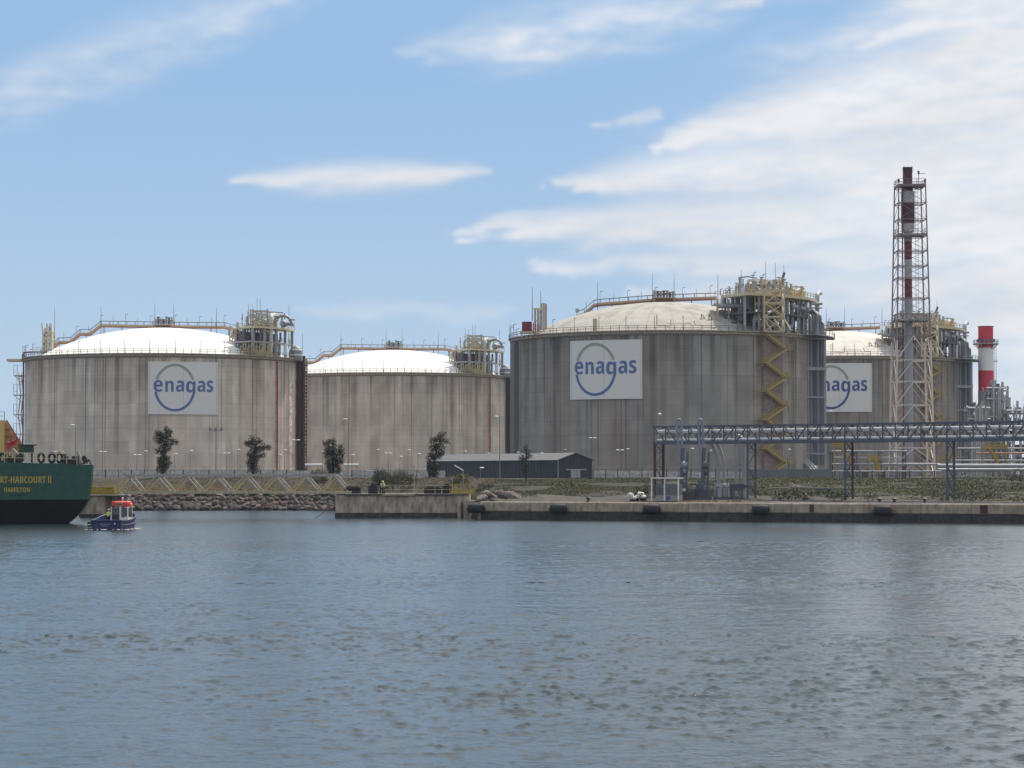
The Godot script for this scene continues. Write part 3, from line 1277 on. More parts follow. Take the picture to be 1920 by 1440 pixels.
	pump_platform_a(t, L, tall)
	# pipe tower on the far right of the wall
	var pt := Node3D.new()
	pt.name = "pipe_tower"
	t.add_child(pt, true)
	var pa := 84.0
	var bx := polar(pa, R + 1.3, 0)
	for k in 3:
		var g := Shape.new()
		var p := polar(pa + (k - 1.0) * 1.9, R + 0.9 + (k % 2) * 0.9, 0)
		g.pipe([p, p + Vector3.UP * (tall + 1.0)], 0.55, 10)
		part("pipe", g, M.rust, pt)
	var fr2 := Shape.new()
	lattice(fr2, bx, 4.4, 2.0, [0.0, 5.6, 11.2, 16.8, 22.4, 28.0, tall], 0.26, deg_to_rad(pa))
	part("frame", fr2, M.rust, pt)
	var lad := Shape.new()
	for k in 34:
		lad.box(polar(pa - 1.4, R + 2.75, 0.6 + k), Vector3(0.55, 0.2, 0.3))
	part("ladder", lad, M.tan_paint, pt)
	var cp := Shape.new()
	cp.lathe(polar(78.0, R + 0.5, 0), [Vector2(2.0, tall - 0.6), Vector2(2.0, tall + 1.6), Vector2(1.8, tall + 2.6), Vector2(1.2, tall + 3.4), Vector2(0.05, tall + 3.8)], 16)
	part("cowl", cp, M.tower_grey, pt)
	for y in [0.8, 2.3]:
		var bd := Shape.new()
		bd.lathe(polar(78.0, R + 0.5, 0), [Vector2(2.06 - (0.12 if y > 2 else 0.0), tall + y), Vector2(2.06 - (0.3 if y > 2 else 0.0), tall + y + 0.5)], 16)
		part("cowl_band", bd, M.white_paint, pt)
	return t


func pump_platform_a(t: Node3D, L: Callable, tall: float) -> void:
	var p := Node3D.new()
	p.name = "pump_platform"
	t.add_child(p, true)
	var top := 42.3
	var d := Shape.new()
	arc_deck(d, 49, 80, 31, R - 0.2, top, 0.55)
	part("upper_deck", d, M.tan_paint, p)
	d = Shape.new()
	arc_deck(d, 47, 80, 31, R - 0.8, top - 4.2, 0.4)
	part("middle_deck", d, M.grey_pipe, p)
	d = Shape.new()
	arc_rail(d, 49, 80, R - 0.2, top, 4.0, 0.14)
	part("upper_railing", d, M.tan_paint, p)
	d = Shape.new()
	arc_rail(d, 49, 80, 31, top, 6.0, 0.14)
	part("upper_railing", d, M.tan_paint, p)
	d = Shape.new()
	arc_rail(d, 47, 80, R - 0.8, top - 4.2, 4.0, 0.12)
	part("middle_railing", d, M.dark_red, p)
	for a in [48.0, 55.0, 63.0, 71.0, 79.5]:
		var c := Shape.new()
		c.beam(polar(a, R - 0.9, tall), polar(a, R - 0.9, top - 0.5), 0.75)
		part("column", c, M.off_white, p)
		c = Shape.new()
		c.beam(polar(a, 31.5, tall + 1.5), polar(a, 31.5, top - 0.5), 0.6)
		part("column", c, M.off_white, p)
	# dark machinery between the decks
	for k in 7:
		var b := Shape.new()
		b.tint = Color(1, 1, 1) * rr(0.6, 1.3)
		var a := 50.0 + k * 3.9
		b.box(polar(a, 34.0, tall + 3.6 + rr(-0.3, 0.4)), Vector3(2.4, 6.4, 2.6), Basis(Vector3.UP, deg_to_rad(a)))
		part("machine_housing", b, M.dark_grey, p)
	for k in 6:
		var b := Shape.new()
		var a := 48.0 + k * 4.4
		b.pipe([polar(a, 37.2, tall + 0.5), polar(a, 37.2, tall + 3.0 + k % 3), polar(a + 4.0, 36.4, tall + 3.0 + k % 3), polar(a + 4.0, 36.4, top - 1)], 0.32, 8)
		part("pipe", b, M.grey_pipe, p)
	# the thick riser, the hood and the yellow valve gallery above
	var r := Shape.new()
	r.pipe([L.call(507, 662, 20), L.call(507, 593, 20), L.call(515, 588, 12)], 0.62, 12)
	part("riser", r, M.pale_pipe, p)
	r = Shape.new()
	var h: Vector3 = L.call(530, 611, 16)
	var arch: Array = []
	for k in 9:
		var a := PI - PI * k / 8.0
		arch.append(h + Vector3(cos(a) * 2.6, maxf(0.0, sin(a) * 3.0), 0.0))
	r.pipe(arch, 0.42, 10)
	part("arched_pipe", r, M.grey_pipe, p)
	r = Shape.new()
	r.ball(h + Vector3(0, 0.7, -1.6), Vector3(1.1, 1.1, 1.1), 12, 8)
	part("vessel", r, M.grey_pipe, p)
	r = Shape.new()
	r.tube(L.call(538, 606, 14), L.call(551, 609, 14), 0.55, 10)
	part("vessel", r, M.grey_pipe, p)
	var g := Shape.new()
	var c: Vector3 = L.call(487, 612, 18)
	lattice(g, Vector3(c.x, 0, c.z), 5.0, 5.0, [top, top + 1.6, top + 3.2, top + 4.6], 0.2)
	for k in 4:
		g.beam(Vector3(c.x - 2.5, top + 0.6 + k, c.z + 2.4), Vector3(c.x + 2.5, top + 0.6 + k, c.z + 2.4), 0.16)
	part("valve_gallery", g, M.pale_yellow, p)
	var list: Array = []
	for k in 14:
		list.append([polar(49.5 + k * 1.8, 31.5 + 7.0 * fmod(k * 0.37, 1.0), top), 1.2 + 2.3 * fmod(k * 0.61, 1.0), 0.16 + 0.12 * (k % 3)])
	clutter(p, list, M.pale_yellow)
	list = []
	for k in 8:
		list.append([polar(50.0 + k * 1.8, 33.0 + 4.0 * fmod(k * 0.53, 1.0), top + 0.2), 3.4 + 1.7 * fmod(k * 0.71, 1.0), 0.14])
	clutter(p, list, M.grey_pipe)
	var fr := Shape.new()
	for q in [[470, 583, 530, 586], [533, 587, 533, 598], [541, 598, 553, 600]]:
		fr.beam(L.call(q[0], q[1], 17), L.call(q[2], q[3], 17), 0.32)
	part("gantry", fr, M.off_white, p)
	# ramp of red pipes and yellow frames stepping down from the roof bridge
	var st := Shape.new()
	for k in 5:
		st.beam(L.call(438 + k * 2, 620 + k, 14 + k), L.call(486 + k * 3, 664, 20 + k), 0.3)
	part("sloping_pipe", st, M.dark_red, p)
	for k in 14:
		var f := Shape.new()
		var x := 430.0 + k * 4.8
		var y0 := 636.0 + k * 2.0
		var y1 := 610.0 + (k % 3) * 3.0 - (7.0 if k > 6 else 0.0)
		var ym := lerpf(y0, y1, 0.45)
		f.beam(L.call(x, y0 + 4, 17), L.call(x, y1, 17), 0.34)
		f.beam(L.call(x, y1 + 2, 17), L.call(x + 4.8, y1 + 3, 17), 0.26)
		f.beam(L.call(x, ym, 17), L.call(x + 4.8, ym + 1, 17), 0.26)
		f.beam(L.call(x, y0, 17), L.call(x + 4.8, ym, 17), 0.2)
		f.beam(L.call(x, ym + 6, 18), L.call(x + 4.8, ym + 9, 18), 0.34)
		part("stair_frame", f, [M.pale_yellow, M.tan_paint, M.yellow_dull, M.dark_red][k % 4], p)
	for k in 6:
		var f := Shape.new()
		f.tint = Color(1, 1, 1) * rr(0.8, 1.8)
		f.box(L.call(440 + k * 7.5, 626 + k * 2.5, 14), Vector3(1.0, 1.8 + (k % 3) * 0.8, 1.2))
		part("machine_housing", f, M.dark_grey if k % 2 else M.rust, p)
	for k in 7:
		var f := Shape.new()
		f.tint = Color(1.15, 1.1, 0.95)
		var x := 458.0 + k * 6.5
		var w := Shape.new()
		w.box(L.call(x, 658.5 + k * 0.8, 24), Vector3(0.95, 1.5, 1.0))
		part("cable_box", w, M.pale_yellow, p)
	for k in 12:
		var f := Shape.new()
		var x := 450.0 + k * 5.2
		var y0 := 664.0 + k * 0.5
		var y1 := 648.0 - (k % 3) * 4.0
		f.beam(L.call(x, y0, 27), L.call(x, y1, 27), 0.28)
		f.beam(L.call(x, y1, 27), L.call(x + 5.2, y1 + 3, 27), 0.24)
		f.beam(L.call(x, y0 - 6, 27), L.call(x + 5.2, y0 - 6, 27), 0.24)
		f.beam(L.call(x, y0, 27), L.call(x + 5.2, y1 + 4, 27), 0.16)
		part("stair_frame", f, M.pale_yellow if k % 3 else M.yellow_dull, p)
	var bx := Shape.new()
	bx.box(L.call(535, 655, 27), Vector3(0.8, 3.0, 0.5))
	part("sign_board", bx, M.white_paint, p)
	bx = Shape.new()
	arc_rail(bx, 46, 66, R - 1.5, tall + 0.6, 3.0, 0.16)
	part("red_railing", bx, M.red_paint, p)


func tank_b(at: Vector3, wall: Material, roof: Material) -> Node3D:
	var tall := 35.8
	var t := thing("storage_tank", "largest and nearest concrete gas tank, dusty dome, zigzag yellow stair and logo banner", "storage tank", at, 0.0, "liquefied gas tanks along the quay")
	var rise := 9.6
	tank_body(t, tall, rise, wall, roof)
	var L := func(x: float, y: float, zf: float) -> Vector3: return spot(x, y, 611.0 - zf) - at
	var base := R - 2.2
	var big := (base * base + rise * rise) / (2.0 * rise)
	var dome_y := func(r: float) -> float: return tall + rise - big + sqrt(maxf(0.0, big * big - r * r))
	var pts: Array = []
	for p in [[1082, 592], [1096, 587], [1114, 571], [1126, 569], [1215, 562], [1262, 560], [1345, 557]]:
		var q: Vector3 = L.call(p[0], p[1], 0.0)
		pts.append(Vector2(q.x, q.y))
	roof_bridge(t, pts, -1.0, dome_y)
	crown_fittings(t, tall + rise + 0.3, 5.8)
	rods(t, [L.call(1121, 530, 0), L.call(998, 538, 14), L.call(1014, 545, 14), L.call(1391, 505, 20), L.call(1437, 489, 20), L.call(1455, 492, 18), L.call(1471, 497, 14), L.call(1347, 515, 16)], tall + 4.0)
	# buttress behind the stair, and one at the far left
	for b in [[38.4, 6.6, 0.55], [-77.0, 4.6, 0.9]]:
		var s := Shape.new()
		s.box(polar(b[0], R - 0.6 + b[2], (tall - 1.2) / 2.0), Vector3(b[1], tall - 1.2, 1.4), Basis(Vector3.UP, deg_to_rad(b[0])))
		part("buttress", s, M.buttress_brown if b[0] > 0 else M.cabin_grey, t)
	# vent pipes and a red hut on the left shoulder
	var v := Node3D.new()
	v.name = "vent_stack"
	t.add_child(v, true)
	var z0 := 14.0
	for k in 7:
		var s := Shape.new()
		var x: float = [1003.5, 1009.0, 1013.5, 1016.0, 1019.0, 1022.0, 1024.5][k]
		var foot: Vector3 = L.call(x, 618, z0 - (k % 2) * 1.4)
		var head: Vector3 = L.call(x, [579, 579, 578, 568, 567, 568, 570][k], z0 - (k % 2) * 1.4)
		s.tube(foot, head, 0.26 if k < 3 else 0.17, 8)
		part("vent_pipe", s, M.off_white if k != 5 else M.salmon, v)
	var fr := Shape.new()
	for y in [579.0, 590.0, 602.0]:
		fr.beam(L.call(1000, y, z0 + 0.8), L.call(1018, y, z0 + 0.8), 0.5 if y < 580 else 0.18)
	part("frame", fr, M.tan_paint, v)
	var hut := Node3D.new()
	hut.name = "equipment_hut"
	t.add_child(hut, true)
	var hp: Vector3 = L.call(988, 612.5, z0 + 6)
	var hb := Shape.new()
	hb.box(hp, Vector3(2.5, 2.5, 2.4))
	part("shell", hb, M.dark_red, hut)
	hb = Shape.new()
	for k in 4:
		hb.beam(hp + Vector3(1.6 + k * 0.55, -1.2, 1.1), hp + Vector3(1.6 + k * 0.55, 1.0 - k * 0.25, 1.1), 0.24)
		hb.beam(hp + Vector3(-1.2, -1.1 + k * 0.5, 1.35), hp + Vector3(3.2, -1.1 + k * 0.5, 1.35), 0.14)
	part("red_railing", hb, M.red_paint, hut)
	hb = Shape.new()
	hb.box(hp + Vector3(0.5, -1.45, 0), Vector3(4.6, 0.4, 3.0))
	for k in 4:
		hb.beam(hp + Vector3(-1.3 + k * 1.1, -3.0, 1.0), hp + Vector3(-1.3 + k * 1.1, -1.5, 1.0), 0.22)
	part("base_frame", hb, M.tan_paint, hut)
	# fittings on the front of the dome
	var dp := Shape.new()
	var f0: Vector3 = L.call(1232, 610, 37.5)
	dp.pipe([f0 + Vector3(0, 2.6, 0), f0, f0 + Vector3(3.4, -0.2, 0.2), f0 + Vector3(3.4, 1.4, 0.2)], 0.16, 6)
	dp.pipe([L.call(1252, 606, 37), L.call(1296, 606, 36), L.call(1296, 611, 36)], 0.11, 6)
	dp.pipe([L.call(1302, 601, 36), L.call(1304, 609, 36), L.call(1318, 609, 35)], 0.16, 6)
	part("roof_piping", dp, M.tan_paint, t)
	for x in [1114.0, 1118.0]:
		var s := Shape.new()
		s.tube(L.call(x, 620, 34), L.call(x, 597, 34), 0.3, 7)
		part("roof_vent", s, M.tan_paint, t)
	var w := Shape.new()
	w.box(L.call(1082.5, 582, 0), Vector3(0.9, 1.0, 0.9))
	part("roof_camera", w, M.grey_pipe, t)
	pump_platform_b(t, L, tall)
	zigzag_b(t, L, tall)
	pipe_tower_b(t, L, tall)
	return t


func pump_platform_b(t: Node3D, L: Callable, tall: float) -> void:
	var p := Node3D.new()
	p.name = "pump_platform"
	t.add_child(p, true)
	var top := 45.4
	var s := Shape.new()
	arc_deck(s, 27, 75, 29, R + 0.4, top, 0.7)
	part("upper_deck", s, M.tan_paint, p)
	s = Shape.new()
	arc_deck(s, 29, 75, 29, R - 0.6, top - 4.6, 0.4)
	part("middle_deck", s, M.dark_grey, p)
	s = Shape.new()
	arc_rail(s, 27, 75, R + 0.4, top, 3.4, 0.13)
	part("upper_railing", s, M.pale_yellow, p)
	s = Shape.new()
	arc_rail(s, 27, 75, 29.2, top, 5.4, 0.13)
	part("upper_railing", s, M.pale_yellow, p)
	s = Shape.new()
	arc_rail(s, 29, 75, R - 0.5, top - 4.6, 3.4, 0.13)
	part("middle_railing", s, M.rail, p)
	for a in [27.5, 34.0, 42.0, 50.0, 58.0, 66.0, 74.0]:
		s = Shape.new()
		s.beam(polar(a, R - 1.2, tall), polar(a, R - 1.2, top - 0.6), 0.6)
		part("column", s, M.grey_pipe, p)
		s = Shape.new()
		s.beam(polar(a, 29.6, tall + 2.0), polar(a, 29.6, top - 0.6), 0.5)
		part("column", s, M.dark_grey, p)
	for k in 26:
		s = Shape.new()
		s.tint = Color(1, 1, 1) * rr(0.5, 1.6)
		var a := 29.0 + k * 1.75
		s.box(polar(a, 32.0 + (k * 7) % 5, tall + 1.8 + fmod(k * 2.9, 6.0)), Vector3(rr(0.9, 1.9), rr(1.6, 3.6), rr(1.0, 1.8)), Basis(Vector3.UP, deg_to_rad(a)))
		part("machine_housing", s, M.dark_grey, p)
	for k in 9:
		s = Shape.new()
		var a := 28.0 + k * 4.9
		var y := tall + 2.0 + (k * 2) % 5
		s.pipe([polar(a, 37.4, tall + 0.3), polar(a, 37.4, y), polar(a + 4.4, 37.0, y), polar(a + 4.4, 37.0, top - 1.0)], 0.3 + 0.14 * (k % 3), 8)
		part("pipe", s, M.grey_pipe if k % 3 else M.rust, p)
	for k in 3:
		s = Shape.new()
		s.tube(polar(52.0 + k * 7.0, 38.6, top - 2.6 - k * 0.2), polar(56.0 + k * 7.0, 38.6, top - 2.6 - k * 0.2), 0.55, 10)
		part("drum", s, M.grey_pipe, p)
	# the lower bay on the left: goose necks, a header pipe and its elbow
	s = Shape.new()
	s.box(L.call(1372, 571, 22), Vector3(9.4, 0.35, 6.0))
	part("bay_deck", s, M.tan_paint, p)
	for x in [1346.0, 1367.0, 1392.0]:
		s = Shape.new()
		s.beam(L.call(x, 622, 26), L.call(x, 553 if x > 1390 else 561, 26), 0.5)
		part("column", s, M.pale_yellow, p)
	for k in 4:
		s = Shape.new()
		var x: float = [1357.0, 1375.5, 1386.0, 1397.5][k]
		var a: Vector3 = L.call(x, 574, 25)
		s.pipe([a, a + Vector3(0, 2.7, 0), a + Vector3(0.1, 2.9, -3.0), a + Vector3(0.1, 0.3, -3.0)], 0.42, 9)
		part("goose_neck", s, M.grey_pipe, p)
	s = Shape.new()
	s.pipe([L.call(1347, 573, 26), L.call(1411, 573, 26), L.call(1414, 606, 26)], 0.62, 11)
	part("header_pipe", s, M.grey_pipe, p)
	s = Shape.new()
	s.pipe([L.call(1352, 596, 23), L.call(1404, 597, 23)], 0.35, 9)
	s.pipe([L.call(1356, 604, 24), L.call(1390, 604, 24), L.call(1390, 618, 24)], 0.22, 8)
	part("header_pipe", s, M.grey_pipe, p)
	for k in 5:
		s = Shape.new()
		s.tint = Color(1, 1, 1) * rr(0.9, 1.8)
		s.box(L.call(1354 + k * 11, 592 + (k % 2) * 5, 19), Vector3(1.3, 3.0 + (k % 3), 1.2))
		part("machine_housing", s, M.dark_grey, p)
	s = Shape.new()
	line_rail(s, L.call(1341, 570, 26), L.call(1402, 570, 26), 1.3, 0.12, 1.15)
	line_rail(s, L.call(1341, 556, 22), L.call(1400, 551, 22), 1.3, 0.12, 1.3)
	part("bay_railing", s, M.pale_yellow, p)
	# dark equipment filling the bay behind the header pipe
	for k in 9:
		s = Shape.new()
		s.tint = Color(1, 1, 1) * rr(0.7, 1.7)
		var y := 600.0 + (k % 2) * 10.0
		s.box(L.call(1350 + k * 7.6, y, 17.0 - (k % 3)), Vector3(1.05, 2.6 + (k % 3) * 0.7, 1.4))
		part("machine_housing", s, M.dark_grey, p)
	for k in 7:
		s = Shape.new()
		var x := 1346.0 + k * 9.5
		s.beam(L.call(x, 621, 24), L.call(x, 561 - (k % 3) * 3, 24), 0.26)
		s.beam(L.call(x, 584, 24), L.call(x + 9.5, 584, 24), 0.2)
		s.beam(L.call(x, 606, 24), L.call(x + 9.5, 584, 24), 0.14)
		part("bay_frame", s, M.grey_pipe if k % 2 else M.pale_yellow, p)
	for k in 3:
		s = Shape.new()
		s.tube(L.call(1350 + k * 18, 586 + k * 3, 21), L.call(1362 + k * 18, 586 + k * 3, 21), 0.5, 10)
		part("drum", s, M.grey_pipe, p)
	# small tan frames stepping down on to the dome
	for k in 17:
		s = Shape.new()
		var x := 1316.0 + k * 4.6
		var y := 588.0 + (k % 3) * 6 if k < 8 else 604.0 + (k % 3) * 3
		s.beam(L.call(x, 613 + k * 0.35, 29), L.call(x, y, 29), 0.26)
		s.beam(L.call(x, y + 2, 29), L.call(x + 5, y + 5, 29), 0.22)
		s.beam(L.call(x, lerpf(y, 615, 0.6), 29), L.call(x + 6, 615, 29), 0.22)
		s.beam(L.call(x, 612, 29), L.call(x + 5, 612, 29), 0.24)
		part("stair_frame", s, M.pale_yellow if k % 3 else M.yellow_dull, p)
	# gear on the upper deck: risers, valves, gantries, lamp arms
	var list: Array = []
	for k in 22:
		list.append([polar(28.0 + k * 2.1, 30.0 + 9.0 * fmod(k * 0.37, 1.0), top), 1.1 + 2.2 * fmod(k * 0.61, 1.0), 0.16 + 0.13 * (k % 3)])
	clutter(p, list, M.pale_yellow)
	list = []
	for k in 16:
		list.append([polar(28.0 + k * 1.7, 31.0 + 6.0 * fmod(k * 0.53, 1.0), top), 2.0 + 2.4 * fmod(k * 0.71, 1.0), 0.17 + 0.1 * (k % 2)])
	clutter(p, list, M.grey_pipe)
	s = Shape.new()
	s.pipe([L.call(1401, 552, 24), L.call(1401, 533, 24), L.call(1409, 533, 24), L.call(1409, 541, 24)], 0.55, 10)
	part("goose_neck", s, M.grey_pipe, p)
	s = Shape.new()
	s.beam(L.call(1389, 549, 24), L.call(1389, 519, 24), 0.4)
	s.beam(L.call(1385, 520, 24), L.call(1404, 518, 24), 0.34)
	s.beam(L.call(1404, 518, 22), L.call(1420, 521, 22), 0.34)
	s.beam(L.call(1483, 537, 10), L.call(1507, 538, 10), 0.32)
	s.beam(L.call(1507, 550, 10), L.call(1507, 537, 10), 0.36)
	part("gantry", s, M.grey_pipe, p)
	for g in [[1404, 548, 1436, 522, 24], [1436, 549, 1462, 524, 22]]:
		s = Shape.new()
		var a: Vector3 = L.call((g[0] + g[2]) / 2.0, g[1], g[4])
		lattice(s, Vector3(a.x, 0, a.z), 4.2, 4.0, [top, top + 1.3, top + 2.6, top + 3.9], 0.2)
		part("valve_gallery", s, M.tan_paint, p)
		s = Shape.new()
		s.box(Vector3(a.x, top + 2.65, a.z), Vector3(4.4, 0.18, 4.2))
		part("gallery_floor", s, M.tan_paint, p)
		for k in 5:
			s = Shape.new()
			s.tint = Color(1, 1, 1) * rr(0.8, 2.0)
			s.box(Vector3(a.x - 1.7 + k * 0.85, top + 1.0 + (k % 2) * 1.9, a.z + 0.9), Vector3(0.62, 1.6, 1.4))
			part("valve_block", s, M.dark_grey if k % 2 else M.tan_paint, p)
	for k in 3:
		s = Shape.new()
		var x: float = [1413.0, 1429.5, 1456.0][k]
		var a: Vector3 = L.call(x, [516, 520, 525][k], 20)
		s.tube(a + Vector3(0, -2.0, 0), a, 0.12, 6)
		s.tube(a, a + Vector3(0, 0.18, 0), 0.55, 10)
		s.beam(a + Vector3(0.1, 0.5, 0), a + Vector3(0.75, 0.9, 0), 0.22)
		part("flood_lamp", s, M.dark_grey, p)
	s = Shape.new()
	s.pipe([L.call(1468, 535, 18), L.call(1468, 522, 18), L.call(1471, 514, 18), L.call(1472, 510, 18)], 0.32, 8)
	s.box(L.call(1470, 524, 18), Vector3(1.2, 0.3, 1.0))
	part("vent_horn", s, M.dark_grey, p)
	for k in 6:
		s = Shape.new()
		var a: Vector3 = L.call(1352 + k * 9, 553 - k * 0.4, 20)
		s.tube(a, a + Vector3(0, 1.5, 0), 0.09, 5)
		s.beam(a + Vector3(0, 1.5, 0), a + Vector3(0.7, 1.75, 0), 0.16)
		part("lamp_arm", s, M.rail, p)
	# right end: tank-like vessels, a tall elbow and a side balcony
	for k in 3:
		s = Shape.new()
		var a := 56.0 + k * 6.0
		s.tube(polar(a, 34.0, top + 1.3), polar(a, 38.0, top + 1.3), 0.85, 12)
		part("vessel", s, M.tan_paint, p)
	s = Shape.new()
	s.pipe([L.call(1533, 622, 7), L.call(1533, 553, 7), L.call(1536, 549, 4), L.call(1539, 549, 2)], 0.62, 11)
	part("tall_elbow", s, M.grey_pipe, p)
	for y in [569.0, 577.0]:
		s = Shape.new()
		s.tube(L.call(1522, y, 8), L.call(1543, y, 8), 0.4 if y < 572 else 0.2, 9)
		part("side_pipe", s, M.grey_pipe, p)
	s = Shape.new()
	for k in 6:
		s.beam(L.call(1492 + k * 6, 592 - (k % 2) * 10, 16), L.call(1492 + k * 6, 556 + k * 1.2, 16), 0.22)
	s.beam(L.call(1488, 574, 16), L.call(1524, 578, 14), 0.3)
	s.beam(L.call(1488, 590, 16), L.call(1510, 594, 14), 0.26)
	part("side_frame", s, M.grey_pipe, p)
	# the braced scaffold that carries the stair past the platform
	s = Shape.new()
	var c: Vector3 = L.call(1451, 620, 33)
	lattice(s, Vector3(c.x, 0, c.z), 4.9, 4.4, [tall, tall + 3.6, tall + 7.0, tall + 10.0], 0.32)
	var e: Vector3 = L.call(1427, 620, 30)
	lattice(s, Vector3(e.x, 0, e.z), 3.0, 3.0, [tall, tall + 3.6, tall + 7.0, tall + 10.0], 0.22)
	s.beam(Vector3(c.x - 2.45, tall + 10.0, c.z + 2.2), Vector3(c.x + 1.6, tall + 13.2, c.z + 2.2), 0.24)
	s.beam(Vector3(c.x - 0.2, tall + 10.0, c.z + 2.2), Vector3(c.x + 2.3, tall + 13.2, c.z + 2.2), 0.24)
	s.beam(Vector3(c.x + 2.4, tall + 10.0, c.z + 2.2), Vector3(c.x + 2.4, tall + 13.2, c.z + 2.2), 0.3)
	s.beam(Vector3(c.x + 1.0, tall + 13.2, c.z + 2.2), Vector3(c.x + 2.5, tall + 13.2, c.z + 2.2), 0.26)
	for k in 3:
		s.beam(Vector3(c.x - 2.4 + k * 2.4, tall + 3.0, c.z + 2.2), Vector3(c.x - 0.9 + k * 2.4, tall + 0.2, c.z + 3.4), 0.24)
	part("scaffold", s, M.tan_paint, p)
	for k in 3:
		s = Shape.new()
		var lo := tall + 0.2 + k * 3.4
		var w := 1.7 if k % 2 == 0 else -1.7
		flight(s, Vector3(c.x - w, lo, c.z), Vector3(c.x + w, lo + 3.3, c.z), Vector3(0, 0, 1), 1.1)
		part("upper_flight", s, M.yellow_dull, p)


func zigzag_b(t: Node3D, L: Callable, tall: float) -> void:
	var z := Node3D.new()
	z.name = "zigzag_stair"
	t.add_child(z, true)
	var a0 := 38.4
	var bs := Basis(Vector3.UP, deg_to_rad(a0))
	var o := polar(a0, R + 1.0, 0)
	var n := 10
	var step := (tall - 0.6) / n
	for k in n:
		var y0 := tall - 0.6 - (k + 1) * step
		var y1 := y0 + step
		var xl := -4.5
		var xr := 4.1
		var s := Shape.new()
		for e in 7:
			var q := Vector3(lerpf(xr - 0.8, xl + 0.9, (e + 0.5) / 7.0), lerpf(y0, y1, (e + 0.5) / 7.0), 1.1)
			if k % 2:
				q.x = lerpf(xl + 0.9, xr - 0.8, (e + 0.5) / 7.0)
			s.beam(o + bs * q, o + bs * (q + Vector3.UP * 1.0), 0.09)
		if k % 2 == 0:
			flight(s, o + bs * Vector3(xr - 0.8, y0, 0), o + bs * Vector3(xl + 0.9, y1, 0), bs.z, 1.1)
		else:
			flight(s, o + bs * Vector3(xl + 0.9, y0, 0), o + bs * Vector3(xr - 0.8, y1, 0), bs.z, 1.1)
		part("flight", s, M.yellow_dull, z)
		s = Shape.new()
		var xe := xr if k % 2 == 0 else xl
		var dir := 1.0 if k % 2 == 0 else -1.0
		s.box(o + bs * Vector3(xe, y0 - 0.05, 0.6), Vector3(2.0, 0.2, 1.6), bs)
		for c in 3:
			var q := o + bs * Vector3(xe - 0.9 + c * 0.9, y0, 1.35)
			s.beam(q, q + Vector3.UP * 1.2, 0.1)
		for h in [0.4, 0.8, 1.2]:
			s.beam(o + bs * Vector3(xe - 0.95, y0 + h, 1.35), o + bs * Vector3(xe + 0.95, y0 + h, 1.35), 0.1)
		s.beam(o + bs * Vector3(xe - 0.9 * dir * -1.0, y0 - 1.6, -0.3), o + bs * Vector3(xe - 0.4 * dir, y0, 1.2), 0.18)
		part("landing", s, M.yellow_dull, z)
	for x in [2.1, 3.5]:
		var s := Shape.new()
		s.tube(o + bs * Vector3(x, 0, -0.7), o + bs * Vector3(x, tall - 0.8, -0.7), 0.2, 7)
		part("riser_pipe", s, M.rust if x < 3 else M.grey_pipe, z)


func pipe_tower_b(t: Node3D, L: Callable, tall: float) -> void:
	var b := Node3D.new()
	b.name = "pipe_tower"
	t.add_child(b, true)
	var zf := 17.0
	for k in 7:
		var s := Shape.new()
		var x: float = [1502.5, 1510.0, 1520.5, 1526.5, 1533.0, 1539.0, 1544.5][k]
		var r: float = [0.45, 0.3, 0.5, 0.36, 0.5, 0.4, 0.34][k]
		var z := zf - (k % 2) * 1.5 - maxf(0.0, k - 3) * 0.8
		var foot: Vector3 = L.call(x, 872, z)
		var head: Vector3 = L.call(x, [600, 602, 594, 592, 589, 592, 606][k], z)
		s.pipe([foot, head, head + Vector3(-0.6, 1.2, -4.0), head + Vector3(-1.5, 0.6, -9.0)], r, 10)
		part("pipe", s, M.tower_grey if k else M.dark_grey, b)
	var col := Shape.new()
	for x in [1497.0, 1547.5]:
		col.beam(L.call(x, 880, zf + 1.0), L.call(x, 622, zf + 1.0), 0.5)
	for x in [1508.0, 1516.5]:
		col.beam(L.call(x, 872, zf + 1.4), L.call(x, 588, zf + 1.4), 0.3)
	part("post", col, M.grey_pipe, b)
	for y in [629.0, 634.0, 689.0, 692.0, 744.0, 800.0, 850.0]:
		var s := Shape.new()
		s.beam(L.call(1494, y, zf + 1.5), L.call(1549, y + 1, zf + 1.5), 0.42)
		s.beam(L.call(1494, y, zf + 1.5), L.call(1494, y, zf - 8.0), 0.35)
		s.beam(L.call(1549, y + 1, zf + 1.5), L.call(1549, y + 1, zf - 8.0), 0.35)
		part("bracket", s, M.grey_pipe, b)
	var s2 := Shape.new()
	var y := 606.0
	while y < 860.0:
		s2.beam(L.call(1508, y, zf + 1.4), L.call(1516.5, y, zf + 1.4), 0.2)
		y += 18.0
	part("ladder", s2, M.grey_pipe, b)
	for k in 3:
		var s := Shape.new()
		s.pipe([L.call(1500 + k * 6, 862, zf + 2), L.call(1513 + k * 5, 872, zf + 4), L.call(1526 + k * 6, 889, zf + 6)], 0.4, 8)
		part("foot_pipe", s, M.grey_pipe, b)
	var w := Shape.new()
	arc_deck(w, 56, 88, R + 0.4, R + 4.6, tall, 0.25)
	arc_rail(w, 56, 88, R + 4.6, tall, 4.0, 0.12)
	part("side_balcony", w, M.grey_pipe, b)


